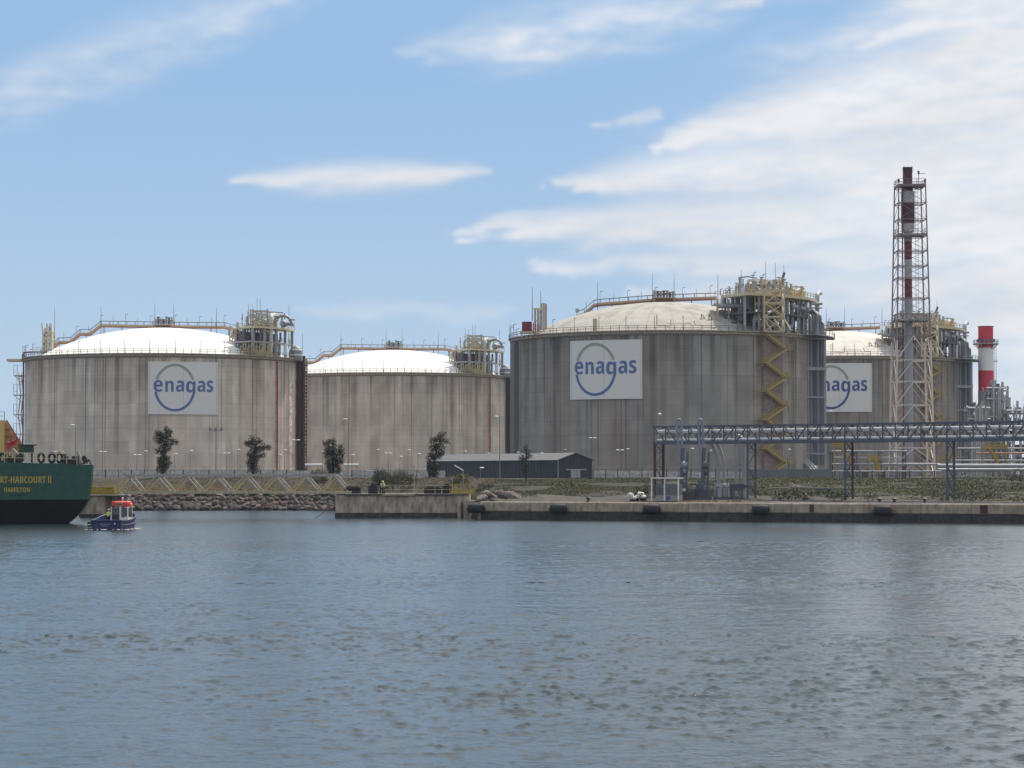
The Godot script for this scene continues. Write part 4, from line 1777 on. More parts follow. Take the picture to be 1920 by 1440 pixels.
# ---------------------------------------------------------------- flare stack, chimney, pipe rack, plant
func build_flare() -> void:
	var d := 520.0
	var foot := spot(1709, 897, d)
	foot.y = GROUND
	var t := thing("flare_stack", "tall flare stack with red and white bands inside a steel lattice mast", "flare stack", foot)
	var H := func(y: float) -> float: return EYE + (LEVEL - y) / FOCAL * d - GROUND
	# the stack proper, band by band
	var bands := [[905, 590, 0.86, 0], [590, 560, 0.92, 3], [560, 522, 0.85, 1], [522, 486, 0.85, 2], [486, 452, 0.85, 1], [452, 434, 0.9, 2], [434, 418, 1.45, 2], [418, 379, 1.5, 4], [379, 357, 1.5, 2], [357, 350, 1.15, 4], [350, 318, 1.05, 4], [318, 312, 1.1, 5]]
	var ms := [M.grey_pipe, M.red_band, M.white_band, M.grey_pipe, M.maroon, M.black_steel]
	for b in bands:
		var s := Shape.new()
		var y0: float = maxf(0.0, H.call(b[0]))
		var y1: float = H.call(b[1])
		s.lathe(Vector3(-0.5, 0, 0), [Vector2(b[2] + 0.003, y0), Vector2(b[2], y1), Vector2(0.05, y1)], 18, 0.0, TAU, false)
		part("stack_band", s, ms[b[3]], t)
	for x in [-0.75, 0.75]:
		var s := Shape.new()
		s.beam(Vector3(x * 1.2 - 0.5, H.call(322), 0.6), Vector3(x * 1.2 - 0.5, H.call(310.5), 0.6), 0.2)
		part("tip_bracket", s, M.maroon, t)
	# lattice: four raked legs, rings, crossed bracing
	var rings := [895, 868, 840, 802, 760, 716, 676, 631, 590, 560, 522, 499, 471, 443, 412, 381, 350]
	var half := func(y: float) -> float: return lerpf(4.3, 2.95, clampf((895.0 - y) / 545.0, 0.0, 1.0))
	for lx in [-1, 1]:
		for lz in [-1, 1]:
			var s := Shape.new()
			s.tube(Vector3(lx * half.call(897), 0, lz * half.call(897)), Vector3(lx * half.call(640), H.call(640), lz * half.call(640)), 0.25, 7, 0.2)
			part("leg", s, M.pink_steel, t)
			s = Shape.new()
			s.tube(Vector3(lx * half.call(640), H.call(640), lz * half.call(640)), Vector3(lx * half.call(346), H.call(346), lz * half.call(346)), 0.19, 7, 0.15)
			part("leg", s, M.salmon_grey, t)
	for i in rings.size():
		var s := Shape.new()
		var m: Material = M.pink_steel if rings[i] > 640 else M.salmon_grey
		var w: float = half.call(rings[i])
		var y: float = maxf(0.1, H.call(rings[i]))
		var c := [Vector3(-w, y, w), Vector3(w, y, w), Vector3(w, y, -w), Vector3(-w, y, -w)]
		for k in 4:
			s.beam(c[k], c[(k + 1) % 4], 0.21 if rings[i] > 640 else 0.16)
		s.beam((c[0] + c[3]) / 2.0, (c[1] + c[2]) / 2.0, 0.18)
		if i + 1 < rings.size():
			var w2: float = half.call(rings[i + 1])
			var y2: float = H.call(rings[i + 1])
			var e := [Vector3(-w2, y2, w2), Vector3(w2, y2, w2), Vector3(w2, y2, -w2), Vector3(-w2, y2, -w2)]
			for k in 4:
				if rings[i] > 600:
					# inverted V bracing in the lower bays
					var mid: Vector3 = (e[k] + e[(k + 1) % 4]) / 2.0
					s.beam(c[k], mid, 0.19 if k != 2 else 0.1)
					s.beam(c[(k + 1) % 4], mid, 0.19 if k != 2 else 0.1)
				else:
					s.beam(c[k], e[(k + 1) % 4], 0.08)
					if k == 0:
						s.beam(c[(k + 1) % 4], e[k], 0.08)
		part("lattice_bay", s, m, t)
	# ladder line, risers, balconies
	var s := Shape.new()
	s.tube(Vector3(-1.9, 0, 1.0), Vector3(-1.9, H.call(345), 1.0), 0.16, 6)
	part("riser_pipe", s, M.dark_red, t)
	s = Shape.new()
	var y: float = 1.0
	for x in [0.95, 1.55]:
		s.beam(Vector3(x, 0, 1.7), Vector3(x, H.call(345), 1.2), 0.08)
	while y < H.call(350):
		s.beam(Vector3(0.95, y, 1.6), Vector3(1.55, y, 1.6), 0.08)
		y += 0.9
	part("ladder", s, M.grey_pipe, t)
	for b in [[347, 3.0, 0], [440, 3.1, 1], [601, 3.5, 1]]:
		s = Shape.new()
		var yy: float = H.call(b[0])
		s.box(Vector3(0, yy, 0), Vector3(b[1] * 2.0, 0.35, b[1] * 2.0))
		part("balcony", s, M.off_white if b[2] else M.salmon_grey, t)
		s = Shape.new()
		for k in 4:
			var c := [Vector3(-b[1], yy, b[1]), Vector3(b[1], yy, b[1]), Vector3(b[1], yy, -b[1]), Vector3(-b[1], yy, -b[1])]
			line_rail(s, c[k], c[(k + 1) % 4], 2.0, 0.1, 1.25)
		part("balcony_railing", s, M.off_white if b[2] else M.salmon_grey, t)
	s = Shape.new()
	for q in [[-2.9, 342, 1.3], [2.9, 342, 1.2], [-1.8, 335, 1.2], [1.5, 326, 0.9]]:
		s.beam(Vector3(q[0], H.call(347), 2.6), Vector3(q[0], H.call(q[1] - 4), 2.6), 0.13)
		s.box(Vector3(q[0], H.call(q[1] - 2), 2.6), Vector3(0.4, 0.6, 0.4))
	s.beam(Vector3(1.4, H.call(327), 2.6), Vector3(3.0, H.call(326), 2.6), 0.1)
	part("warning_lamp", s, M.dark_grey, t)


func build_chimney() -> void:
	var d := 720.0
	var foot := spot(1849.5, 890, d)
	foot.y = GROUND
	var t := thing("chimney", "thick round chimney banded red, white and red with a ring balcony", "chimney", foot)
	var H := func(y: float) -> float: return EYE + (LEVEL - y) / FOCAL * d - GROUND
	for b in [[890, 772, 2.5, M.off_white], [772, 733, 2.45, M.off_white], [733, 695, 2.36, M.chimney_red], [695, 652, 2.32, M.chimney_white], [652, 612, 2.28, M.chimney_red]]:
		var s := Shape.new()
		s.lathe(Vector3.ZERO, [Vector2(b[2] + 0.01, maxf(0.0, H.call(b[0]))), Vector2(b[2], H.call(b[1])), Vector2(b[2] - 0.35, H.call(b[1]))], 32, 0.0, TAU, false)
		part("shaft_band", s, b[3], t)
	var s := Shape.new()
	s.lathe(Vector3.ZERO, [Vector2(2.25, H.call(612)), Vector2(2.5, H.call(612.5)), Vector2(2.5, H.call(611.3)), Vector2(1.9, H.call(611.3)), Vector2(1.9, H.call(640))], 32, 0.0, TAU, false)
	part("lip", s, M.off_white, t)
	s = Shape.new()
	var y: float = H.call(644)
	s.lathe(Vector3.ZERO, [Vector2(2.3, y - 0.3), Vector2(3.9, y - 0.3), Vector2(3.9, y), Vector2(2.3, y)], 28, 0.0, TAU, false)
	for k in 10:
		s.beam(polar(k * 36.0, 2.3, y - 1.7), polar(k * 36.0, 3.7, y - 0.3), 0.14)
	part("ring_balcony", s, M.grey_pipe, t)
	s = Shape.new()
	arc_rail(s, -180, 180, 3.8, y, 18.0, 0.1)
	part("balcony_railing", s, M.grey_pipe, t)
	s = Shape.new()
	for k in 12:
		s.box(polar(k * 30.0, 2.5, y + 0.9), Vector3(0.7, 0.9, 0.5), Basis(Vector3.UP, deg_to_rad(k * 30.0)))
	part("sample_port", s, M.dark_grey, t)
	s = Shape.new()
	for x in [2.55, 3.15]:
		s.beam(Vector3(x, H.call(760), 0.2), Vector3(x, H.call(640), 0.2), 0.1)
	for k in 22:
		s.beam(Vector3(2.55, H.call(758 - k * 5.3), 0.2), Vector3(3.15, H.call(758 - k * 5.3), 0.2), 0.09)
	s.box(Vector3(2.9, H.call(677), 0.2), Vector3(1.2, 0.2, 1.2))
	part("ladder", s, M.grey_pipe, t)


func build_pipe_rack() -> void:
	# a long trussed pipe bridge parallel to the quay
	var a := Vector3(19.5, 0, -322.0)
	var b := Vector3(86.0, 0, -283.5)
	var along := (b - a).normalized()
	var across := Vector3(-along.z, 0, along.x)      # towards the land
	if across.z > 0.0:
		across = -across
	var t := thing("pipe_bridge", "long blue-grey trussed pipe bridge on braced legs above the quay", "pipe bridge", Vector3(a.x, 0, a.z))
	var n := 44
	var seg := a.distance_to(b) / n
	var top := 12.45
	var mid := 11.55
	var low := 10.25
	var P := func(i: float, y: float, side: float) -> Vector3: return along * (i * seg) + across * (side * 2.6) + Vector3.UP * (y + i * 0.005)
	for side in [0.0, 1.0]:
		for c in [[top, 0.24], [low, 0.40]]:
			var s := Shape.new()
			s.beam(P.call(-0.1, c[0], side), P.call(n + 0.1, c[0], side), 0.3, c[1])
			part("chord", s, M.blue_steel, t)
		for i in n + 1:
			var s := Shape.new()
			s.beam(P.call(i, low, side), P.call(i, top, side), 0.16)
			part("upright", s, M.blue_steel, t)
			if i < n:
				s = Shape.new()
				# the diagonals fall towards the middle of each span of eight bays
				if (i % 8) < 4:
					s.beam(P.call(i, top, side), P.call(i + 1, low, side), 0.15)
				else:
					s.beam(P.call(i, low, side), P.call(i + 1, top, side), 0.15)
				part("diagonal", s, M.blue_steel, t)
	var floor_beams := Shape.new()
	for i in n + 1:
		floor_beams.beam(P.call(i, low, 0.0), P.call(i, low, 1.0), 0.24)
		floor_beams.beam(P.call(i, mid, 0.0), P.call(i, mid, 1.0), 0.18)
		floor_beams.beam(P.call(i, top, 0.0), P.call(i, top, 1.0), 0.18)
	part("cross_beam", floor_beams, M.blue_steel, t)
	for q in [[mid + 0.22, 0.25, 0.24], [low + 0.36, 0.2, 0.17], [mid + 0.16, 0.7, 0.2], [low + 0.42, 0.6, 0.2]]:
		var s := Shape.new()
		s.tube(P.call(0.15, q[0], q[1]), P.call(n, q[0], q[1]), q[2], 12)
		part("pipe", s, M.bright_pipe if q[1] < 0.5 else M.silver, t)
	var el := Shape.new()
	el.pipe([P.call(0.3, mid + 0.22, 0.3), P.call(1.6, mid + 0.9, 0.3), P.call(2.4, low + 0.3, 0.3)], 0.2, 8)
	el.pipe([P.call(6.5, mid + 0.1, 0.3), P.call(7.3, low + 0.7, 0.3), P.call(7.8, low - 0.4, 0.3)], 0.18, 8)
	part("branch_pipe", el, M.silver, t)
	# legs: red pair at the outer end, blue braced towers, brown posts further on
	for L in [[0.05, M.rust_red, M.rust_red], [8.0, M.blue_steel, M.dark_grey], [16.0, M.blue_steel, M.brown_steel], [24.0, M.blue_steel, M.blue_steel], [32.0, M.blue_steel, M.blue_steel], [40.0, M.blue_steel, M.blue_steel]]:
		for side in 2:
			var s := Shape.new()
			var p: Vector3 = P.call(L[0], low, side)
			var g: float = ground_height(a.x + p.x, a.z + p.z) - 0.2
			s.beam(Vector3(p.x, g, p.z), p, 0.36 if L[0] < 1.0 else 0.28)
			part("leg", s, L[1 + side], t)
		var y := 3.2
		var k := 0
		while y < low - 1.0:
			var s := Shape.new()
			var y2 := minf(low, y + 1.9)
			s.beam(P.call(L[0], y, 0.0), P.call(L[0], y, 1.0), 0.1)
			s.beam(P.call(L[0], y, k % 2), P.call(L[0], y2, (k + 1) % 2), 0.11)
			if k % 3 == 0:
				s.beam(P.call(L[0], y, (k + 1) % 2), P.call(L[0], y2, k % 2), 0.09)
			part("leg_bracing", s, M.blue_steel, t)
			y = y2
			k += 1


func build_loading_area() -> void:
	# two hooked loading arms, risers and equipment under the outer end of the pipe bridge
	for i in 2:
		var x: float = [1273.0, 1313.0][i]
		var d := 313.0
		var foot := spot(x, 932, d)
		foot.y = ground_height(foot.x, foot.z)
		var t := thing("loading_arm", ["hooked grey loading arm nearer the left end of the pipe bridge", "hooked grey loading arm with a dark joint, nearer the middle of the pipe bridge"][i], "loading arm", foot, 0.0, "loading arms on the quay")
		var L := func(px: float, py: float) -> Vector3: return spot(px, py, d) - foot
		var s := Shape.new()
		s.tube(Vector3(0.2, 0, 0), L.call(x + 7, 840), 0.30, 10, 0.24)
		part("riser", s, M.blue_steel, t)
		s = Shape.new()
		s.pipe([L.call(x + 3, 880), L.call(x - 1, 840), L.call(x - 4.5, 792), L.call(x - 3.5, 786.5), L.call(x + 2.5, 786.5), L.call(x + 4, 792), L.call(x + 6, 836), L.call(x + 9, 880)], 0.15, 10)
		part("hooked_arm", s, M.arm_blue, t)
		s = Shape.new()
		s.tube(L.call(x + 3, 871), L.call(x + 14, 874), 0.55, 10)
		s.tube(L.call(x + 7, 884), L.call(x + 13, 884), 0.45, 10)
		part("swivel_joint", s, M.dark_grey if i else M.arm_blue, t)
		s = Shape.new()
		s.beam(L.call(x + 12, 930), L.call(x + 16, 848), 0.3)
		s.beam(L.call(x + 4, 905), L.call(x + 16, 875), 0.16)
		part("brace", s, M.blue_steel, t)
	for q in [[1347, 830, 900, 0.26, 4], [1357, 836, 900, 0.18, 2], [1380, 846, 900, 0.2, 3], [1395.5, 832, 900, 0.36, 3]]:
		var s := Shape.new()
		var f := spot(q[0], 905, 322)
		f.y = ground_height(f.x, f.z) - 0.1
		s.pipe([Vector3.ZERO, Vector3(0, 5.2, 0), Vector3(-0.4 if q[0] < 1360 else 0.0, 6.5, -0.3), Vector3(-0.9 if q[0] < 1380 else 0.0, 7.5, -0.3)], q[3], 10)
		solo("drop_pipe", s, M.grey_pipe, {1347: "thick grey pipe dropping from the bridge, left of the group of four", 1357: "thin bent grey pipe beside the thick one under the bridge", 1380: "slim straight grey pipe left of the widest drop pipe", 1395: "widest pale pipe dropping straight beside the braced legs"}[int(q[0])], "pipe", f, "pipes dropping from the pipe bridge")
	# equipment cabin with a shade roof
	var cf := spot(1250, 938, 309)
	cf.y = ground_height(cf.x, cf.z)
	var c := thing("equipment_cabin", "grey concrete equipment cabin with open shade frame at the quay edge", "cabin", cf, deg_to_rad(-18.0))
	var s := Shape.new()
	s.box(Vector3(0.3, 1.1, 0), Vector3(3.0, 2.2, 2.2))
	part("body", s, M.cabin_grey, c)
	s = Shape.new()
	s.box(Vector3(0.3, 0.36, 0.05), Vector3(3.1, 0.72, 2.24))
	part("plinth", s, M.off_white, c)
	for x in [-1.7, 0.05, 1.9]:
		s = Shape.new()
		s.beam(Vector3(x, 0, 1.4), Vector3(x, 2.95, 1.4), 0.16)
		part("post", s, M.white_paint, c)
	s = Shape.new()
	s.box(Vector3(0.1, 3.0, 0.3), Vector3(3.9, 0.16, 2.6))
	part("shade_roof", s, M.white_paint, c)
	s = Shape.new()
	s.box(Vector3(-0.75, 1.35, 1.13), Vector3(0.42, 0.8, 0.06))
	part("hatch", s, M.dark_grey, c)
	s = Shape.new()
	s.box(Vector3(0.5, 0.42, 1.2), Vector3(0.5, 0.42, 0.06))
	part("sign_board", s, M.logo_dark_blue, c)
	# machines on skids
	var labels := ["dark pump skid with a small white notice, right of the grey cabin", "dark blue valve skid in the middle of the loading area", "grey cylinder skid beside the braced bridge legs", "small dark machine on legs at the right end of the loading area"]
	for k in 4:
		var f := spot([1289, 1318, 1353, 1382][k], 932, 311)
		f.y = ground_height(f.x, f.z)
		var m := thing("machine_skid", labels[k], "machinery", f, deg_to_rad(-18.0), "machines under the pipe bridge")
		s = Shape.new()
		s.box(Vector3(0, 0.15, 0), Vector3(2.0, 0.3, 1.4))
		part("base_frame", s, M.dark_grey, m)
		s = Shape.new()
		if k == 2:
			s.tube(Vector3(-0.4, 0.3, 0), Vector3(-0.4, 2.1, 0), 0.62, 14)
			s.tube(Vector3(0.75, 0.3, 0), Vector3(0.75, 1.8, 0), 0.35, 12)
		elif k == 3:
			for x in [-0.7, 0.7]:
				s.beam(Vector3(x, 0.3, 0.4), Vector3(x, 1.2, 0.4), 0.16)
			s.box(Vector3(0, 1.55, 0), Vector3(1.9, 0.9, 1.0))
			s.tube(Vector3(0.9, 1.6, 0), Vector3(1.6, 1.9, 0), 0.2, 8)
		else:
			s.box(Vector3(-0.35, 1.15, 0), Vector3(1.1, 1.7, 1.0))
			s.box(Vector3(0.62, 0.85, 0), Vector3(0.7, 1.1, 0.9))
			s.tube(Vector3(-0.3, 2.0, 0), Vector3(-0.3, 2.35, 0), 0.3, 10)
		part("housing", s, M.boat_grey if k % 2 else M.grey_pipe if k == 2 else M.dark_grey, m)
		s = Shape.new()
		for x in [-0.5, 0.3, 0.9]:
			s.pipe([Vector3(x, 0.3, 0.7), Vector3(x, 1.0 + 0.3 * k, 0.75), Vector3(x + 0.4, 1.0 + 0.3 * k, 0.75)], 0.06, 6)
		part("hose", s, M.dark_grey, m)
		if k == 0:
			s = Shape.new()
			s.box(Vector3(-0.35, 1.3, 0.53), Vector3(0.38, 0.38, 0.04))
			part("notice", s, M.white_paint, m)
	# fence and a white pipe along the back of the area
	var fn := thing("yard_fence", "low dark fence behind the cabin and pumps of the loading area", "fence", spot(1216, 925, 318) * Vector3(1, 0, 1) + Vector3.UP * 2.7)
	s = Shape.new()
	for k in 16:
		s.beam(along_quay(k * 0.85), along_quay(k * 0.85) + Vector3.UP * 2.0, 0.09)
	part("post", s, M.dark_grey, fn)
	s = Shape.new()
	for e in [0.3, 1.1, 1.9]:
		s.beam(along_quay(0) + Vector3.UP * e, along_quay(12.8) + Vector3.UP * e, 0.07)
	part("rail", s, M.dark_grey, fn)
	var wp := Shape.new()
	var w0 := spot(1350, 909, 316)
	wp.tube(Vector3.ZERO, along_quay(3.6), 0.14, 8)
	for k in 3:
		wp.beam(along_quay(0.3 + k * 1.4), along_quay(0.3 + k * 1.4) - Vector3.UP * 1.7, 0.1)
	solo("feed_pipe", wp, M.white_paint, "white pipe on stands running along the pumps of the loading area", "pipe", w0)


func along_quay(x: float) -> Vector3:
	return QUAY_ALONG * x


func build_plant() -> void:
	# process steelwork at the far right: frames of columns and floors, crossed by bright pipes
	var labels := ["pale process frame left of the round chimney's foot, lagged pipes on its floors", "tall process frame just right of the round chimney", "process frame at the far right edge with twin stacks"]
	for f in 3:
		var d: float = [640.0, 655.0, 648.0][f]
		var x0: float = [1818.0, 1853.0, 1890.0][f]
		var x1: float = [1852.0, 1888.0, 1945.0][f]
		var o := spot(x0, 888, d)
		o.y = GROUND
		var t := thing("process_frame", labels[f], "process plant", o, 0.0, "process frames at the far right")
		var wide := (x1 - x0) / FOCAL * d
		var levels: Array = [[3.5, 7.0, 11.5, 15.0, 18.0], [3.5, 7.5, 12.0, 16.0, 21.0, 24.0], [3.5, 7.0, 11.0, 14.5, 17.5]][f]
		var nx := 5
		for i in nx + 1:
			for z in [0.0, -7.0]:
				var s := Shape.new()
				s.beam(Vector3(wide * i / nx, 0, z), Vector3(wide * i / nx, levels[-1] + (0.0 if i % 2 else 1.2), z), 0.32)
				part("column", s, M.off_white if i % 2 else M.grey_pipe, t)
		for y in levels:
			var s := Shape.new()
			for z in [0.0, -7.0]:
				s.beam(Vector3(0, y, z), Vector3(wide, y, z), 0.3, 0.36)
			for i in nx + 1:
				s.beam(Vector3(wide * i / nx, y, 0), Vector3(wide * i / nx, y, -7), 0.26)
			s.box(Vector3(wide / 2.0, y + 0.1, -3.5), Vector3(wide, 0.1, 6.0))
			part("floor", s, M.off_white, t)
			s = Shape.new()
			line_rail(s, Vector3(0, y + 0.1, 0.2), Vector3(wide, y + 0.1, 0.2), 1.5, 0.09, 1.1)
			part("railing", s, M.grey_pipe, t)
			s = Shape.new()
			var r := rr(0.14, 0.26)
			s.tube(Vector3(-0.6, y + 0.7, 0.7), Vector3(wide + 0.6, y + 0.7, 0.7), r, 9)
			part("pipe", s, M.silver, t)
			for k in 11:
				s = Shape.new()
				s.tint = Color(1, 1, 1) * rr(0.7, 1.5)
				var q := Vector3(rr(0.6, wide - 0.6), y, rr(-6.0, -0.8))
				match k % 3:
					0:
						s.tube(q + Vector3.UP * 0.2, q + Vector3.UP * rr(1.4, 2.8), rr(0.22, 0.5), 10)
					1:
						s.box(q + Vector3.UP * 1.0, Vector3(rr(0.8, 1.8), rr(1.2, 2.2), 1.2))
					2:
						s.tube(q + Vector3(-1.1, 1.0, 0), q + Vector3(1.1, 1.0, 0), rr(0.2, 0.5), 10)
				part("vessel", s, [M.grey_pipe, M.dark_grey, M.grey_pipe][k % 3], t)
		for i in nx:
			for j in levels.size():
				if (i + j) % 2:
					continue
				var s := Shape.new()
				var lo: float = 0.0 if j == 0 else levels[j - 1]
				s.beam(Vector3(wide * i / nx, lo, 0), Vector3(wide * (i + 1) / nx, levels[j], 0), 0.16)
				part("brace", s, M.off_white, t)
		for k in 12:
			var s := Shape.new()
			var x := rr(0.3, wide - 0.3)
			s.pipe([Vector3(x, 0, 0.9), Vector3(x, levels[2], 0.9), Vector3(x + 1.0, levels[2] + 0.8, 0.9), Vector3(x + 1.0, levels[-1] + rr(-2, 2.5), 0.9)], rr(0.13, 0.25), 8)
			part("riser", s, M.silver if k % 2 else M.off_white, t)
		if f == 2:
			for k in 3:
				var s := Shape.new()
				s.tube(Vector3(1.0 + k * 2.3, levels[-1], -3), Vector3(1.0 + k * 2.3, levels[-1] + 4.5 - (k % 2), -3), 0.45 - 0.12 * (k % 2), 10)
				part("stack", s, M.grey_pipe, t)
		if f == 1:
			var s := Shape.new()
			s.box(Vector3(2.0, levels[-1] + 1.8, -3), Vector3(1.5, 2.4, 1.5))
			part("hood", s, M.grey_pipe, t)


func build_low_pipes() -> void:
	# pipe tracks at ground level behind the bank, before tank four and beyond
	var runs := [
		[1758, 1960, 873.5, 468, 0.42, "thick silver ground pipe, upper one of two at the right edge"],
		[1758, 1960, 881.0, 462, 0.34, "thick silver ground pipe, lower one of two at the right edge"],
		[1795, 1960, 841.0, 520, 0.2, "bright thin overhead pipe at the right edge, topmost above the yellow stair"],
		[1830, 1960, 850.0, 518, 0.2, "salmon thin overhead pipe level with the yellow stair at right"],
		[1790, 1960, 863.5, 505, 0.18, "bright thin pipe just above the two thick silver ground pipes"],
		[1560, 1700, 846.0, 505, 0.22, "grey elevated pipe in front of the half hidden tank, topmost of its track"],
		[1560, 1700, 858.0, 503, 0.16, "grey elevated pipe in front of the half hidden tank, second of its track"],
		[1560, 1762, 870.5, 500, 0.2, "grey elevated pipe in front of the half hidden tank, lowest of its track"],
		[1552, 1765, 884.0, 455, 0.16, "thin pale pipe low behind the grass before the flare stack"],
		[572, 606, 871.8, 600, 0.34, "bright white pipe between the two left tanks, left of a dark tree"],
		[645, 673, 871.8, 600, 0.34, "bright white pipe between the two left tanks, right of a dark tree"],
		[680, 715, 884.5, 560, 0.4, "white pipes low behind the big bush", ],
	]
	for r in runs:
		var a := spot(r[0], r[2], r[3])
		var b := spot(r[1], r[2], r[3])
		var t := thing("ground_pipe", r[5], "pipe", Vector3(a.x, GROUND, a.z), 0.0, "pipe runs behind the grass bank")
		var s := Shape.new()
		var y := a.y - GROUND
		s.tube(Vector3(0, y, 0), Vector3(b.x - a.x, y, 0), r[4], 10)
		part("pipe", s, M.salmon if r[5].begins_with("salmon") else M.white_paint if r[5].begins_with("bright white") else M.grey_pipe, t)
		s = Shape.new()
		var x := 0.6
		while x < b.x - a.x:
			s.beam(Vector3(x, 0, 0), Vector3(x, y - r[4] * 0.9, 0), 0.22)
			x += 2.7
		part("support", s, M.off_white, t)
	# access stairs painted yellow
	for q in [[1574, 836, 1598, 872, 500, "yellow access stair with a platform left of the flare stack"], [1852, 840, 1870, 868, 500, "yellow access stair with a long platform at the right edge"], [1638, 862, 1650, 890, 495, "yellow stair low at the foot of the flare stack, left side"], [1778, 860, 1766, 886, 495, "yellow stair behind the right braced bridge leg"]]:
		var a := spot(q[0], q[1], q[4])
		var b := spot(q[2], q[3], q[4])
		var t := thing("access_stair", q[5], "stair", Vector3(a.x, GROUND, a.z), 0.0, "yellow access stairs among the pipes")
		var s := Shape.new()
		var pa := Vector3(0, a.y - GROUND, 0)
		flight(s, Vector3(b.x - a.x, b.y - GROUND, 0), pa, Vector3(0, 0, 1), 1.0)
		part("flight", s, M.yellow_paint, t)
		s = Shape.new()
		var w := 5.5 if q[0] > 1800 else 3.0
		s.box(pa + Vector3(w / 2.0 - 1.5, 0, 0.3), Vector3(w, 0.25, 1.6))
		for x in [-1.2, w - 1.8]:
			s.beam(pa + Vector3(x, 0, 0.5), Vector3(x, 0, 0.5), 0.2)
		part("platform", s, M.yellow_paint, t)
		s = Shape.new()
		line_rail(s, pa + Vector3(-1.5, 0.1, 1.0), pa + Vector3(w - 1.5, 0.1, 1.0), 0.8, 0.1, 1.1)
		s.box(pa + Vector3(w / 2.0 - 1.5, 0.5, 1.0), Vector3(w, 0.35, 0.06))
		part("railing", s, M.yellow_paint, t)
	# support frame of the elevated track
	var o := spot(1560, 888, 502)
	o.y = GROUND
	var t := thing("pipe_trestle", "pale steel trestle carrying elevated pipes in front of the half hidden tank", "trestle", o)
	for k in 7:
		var s := Shape.new()
		var x := k * 2.6
		s.beam(Vector3(x, 0, 0.6), Vector3(x, 5.4, 0.6), 0.28)
		s.beam(Vector3(x, 0, -3.0), Vector3(x, 5.4, -3.0), 0.28)
		s.beam(Vector3(x, 5.3, 0.6), Vector3(x, 5.3, -3.0), 0.26)
		part("portal", s, M.off_white if k % 2 else M.dark_grey, t)
	for y in [2.6, 4.2]:
		var s := Shape.new()
		s.beam(Vector3(0, y, 0.6), Vector3(15.6, y, 0.6), 0.2)
		part("beam", s, M.off_white, t)
	for k in 8:
		var s := Shape.new()
		s.tint = Color(1, 1, 1) * rr(0.7, 1.6)
		s.box(Vector3(0.8 + k * 2.0, 0.7, 0.2), Vector3(1.0, 1.4, 1.0))
		s.tube(Vector3(1.6 + k * 2.0, 0, 0.4), Vector3(1.6 + k * 2.0, 2.2, 0.4), 0.2, 8)
		part("valve_set", s, M.dark_grey if k % 2 else M.grey_pipe, t)


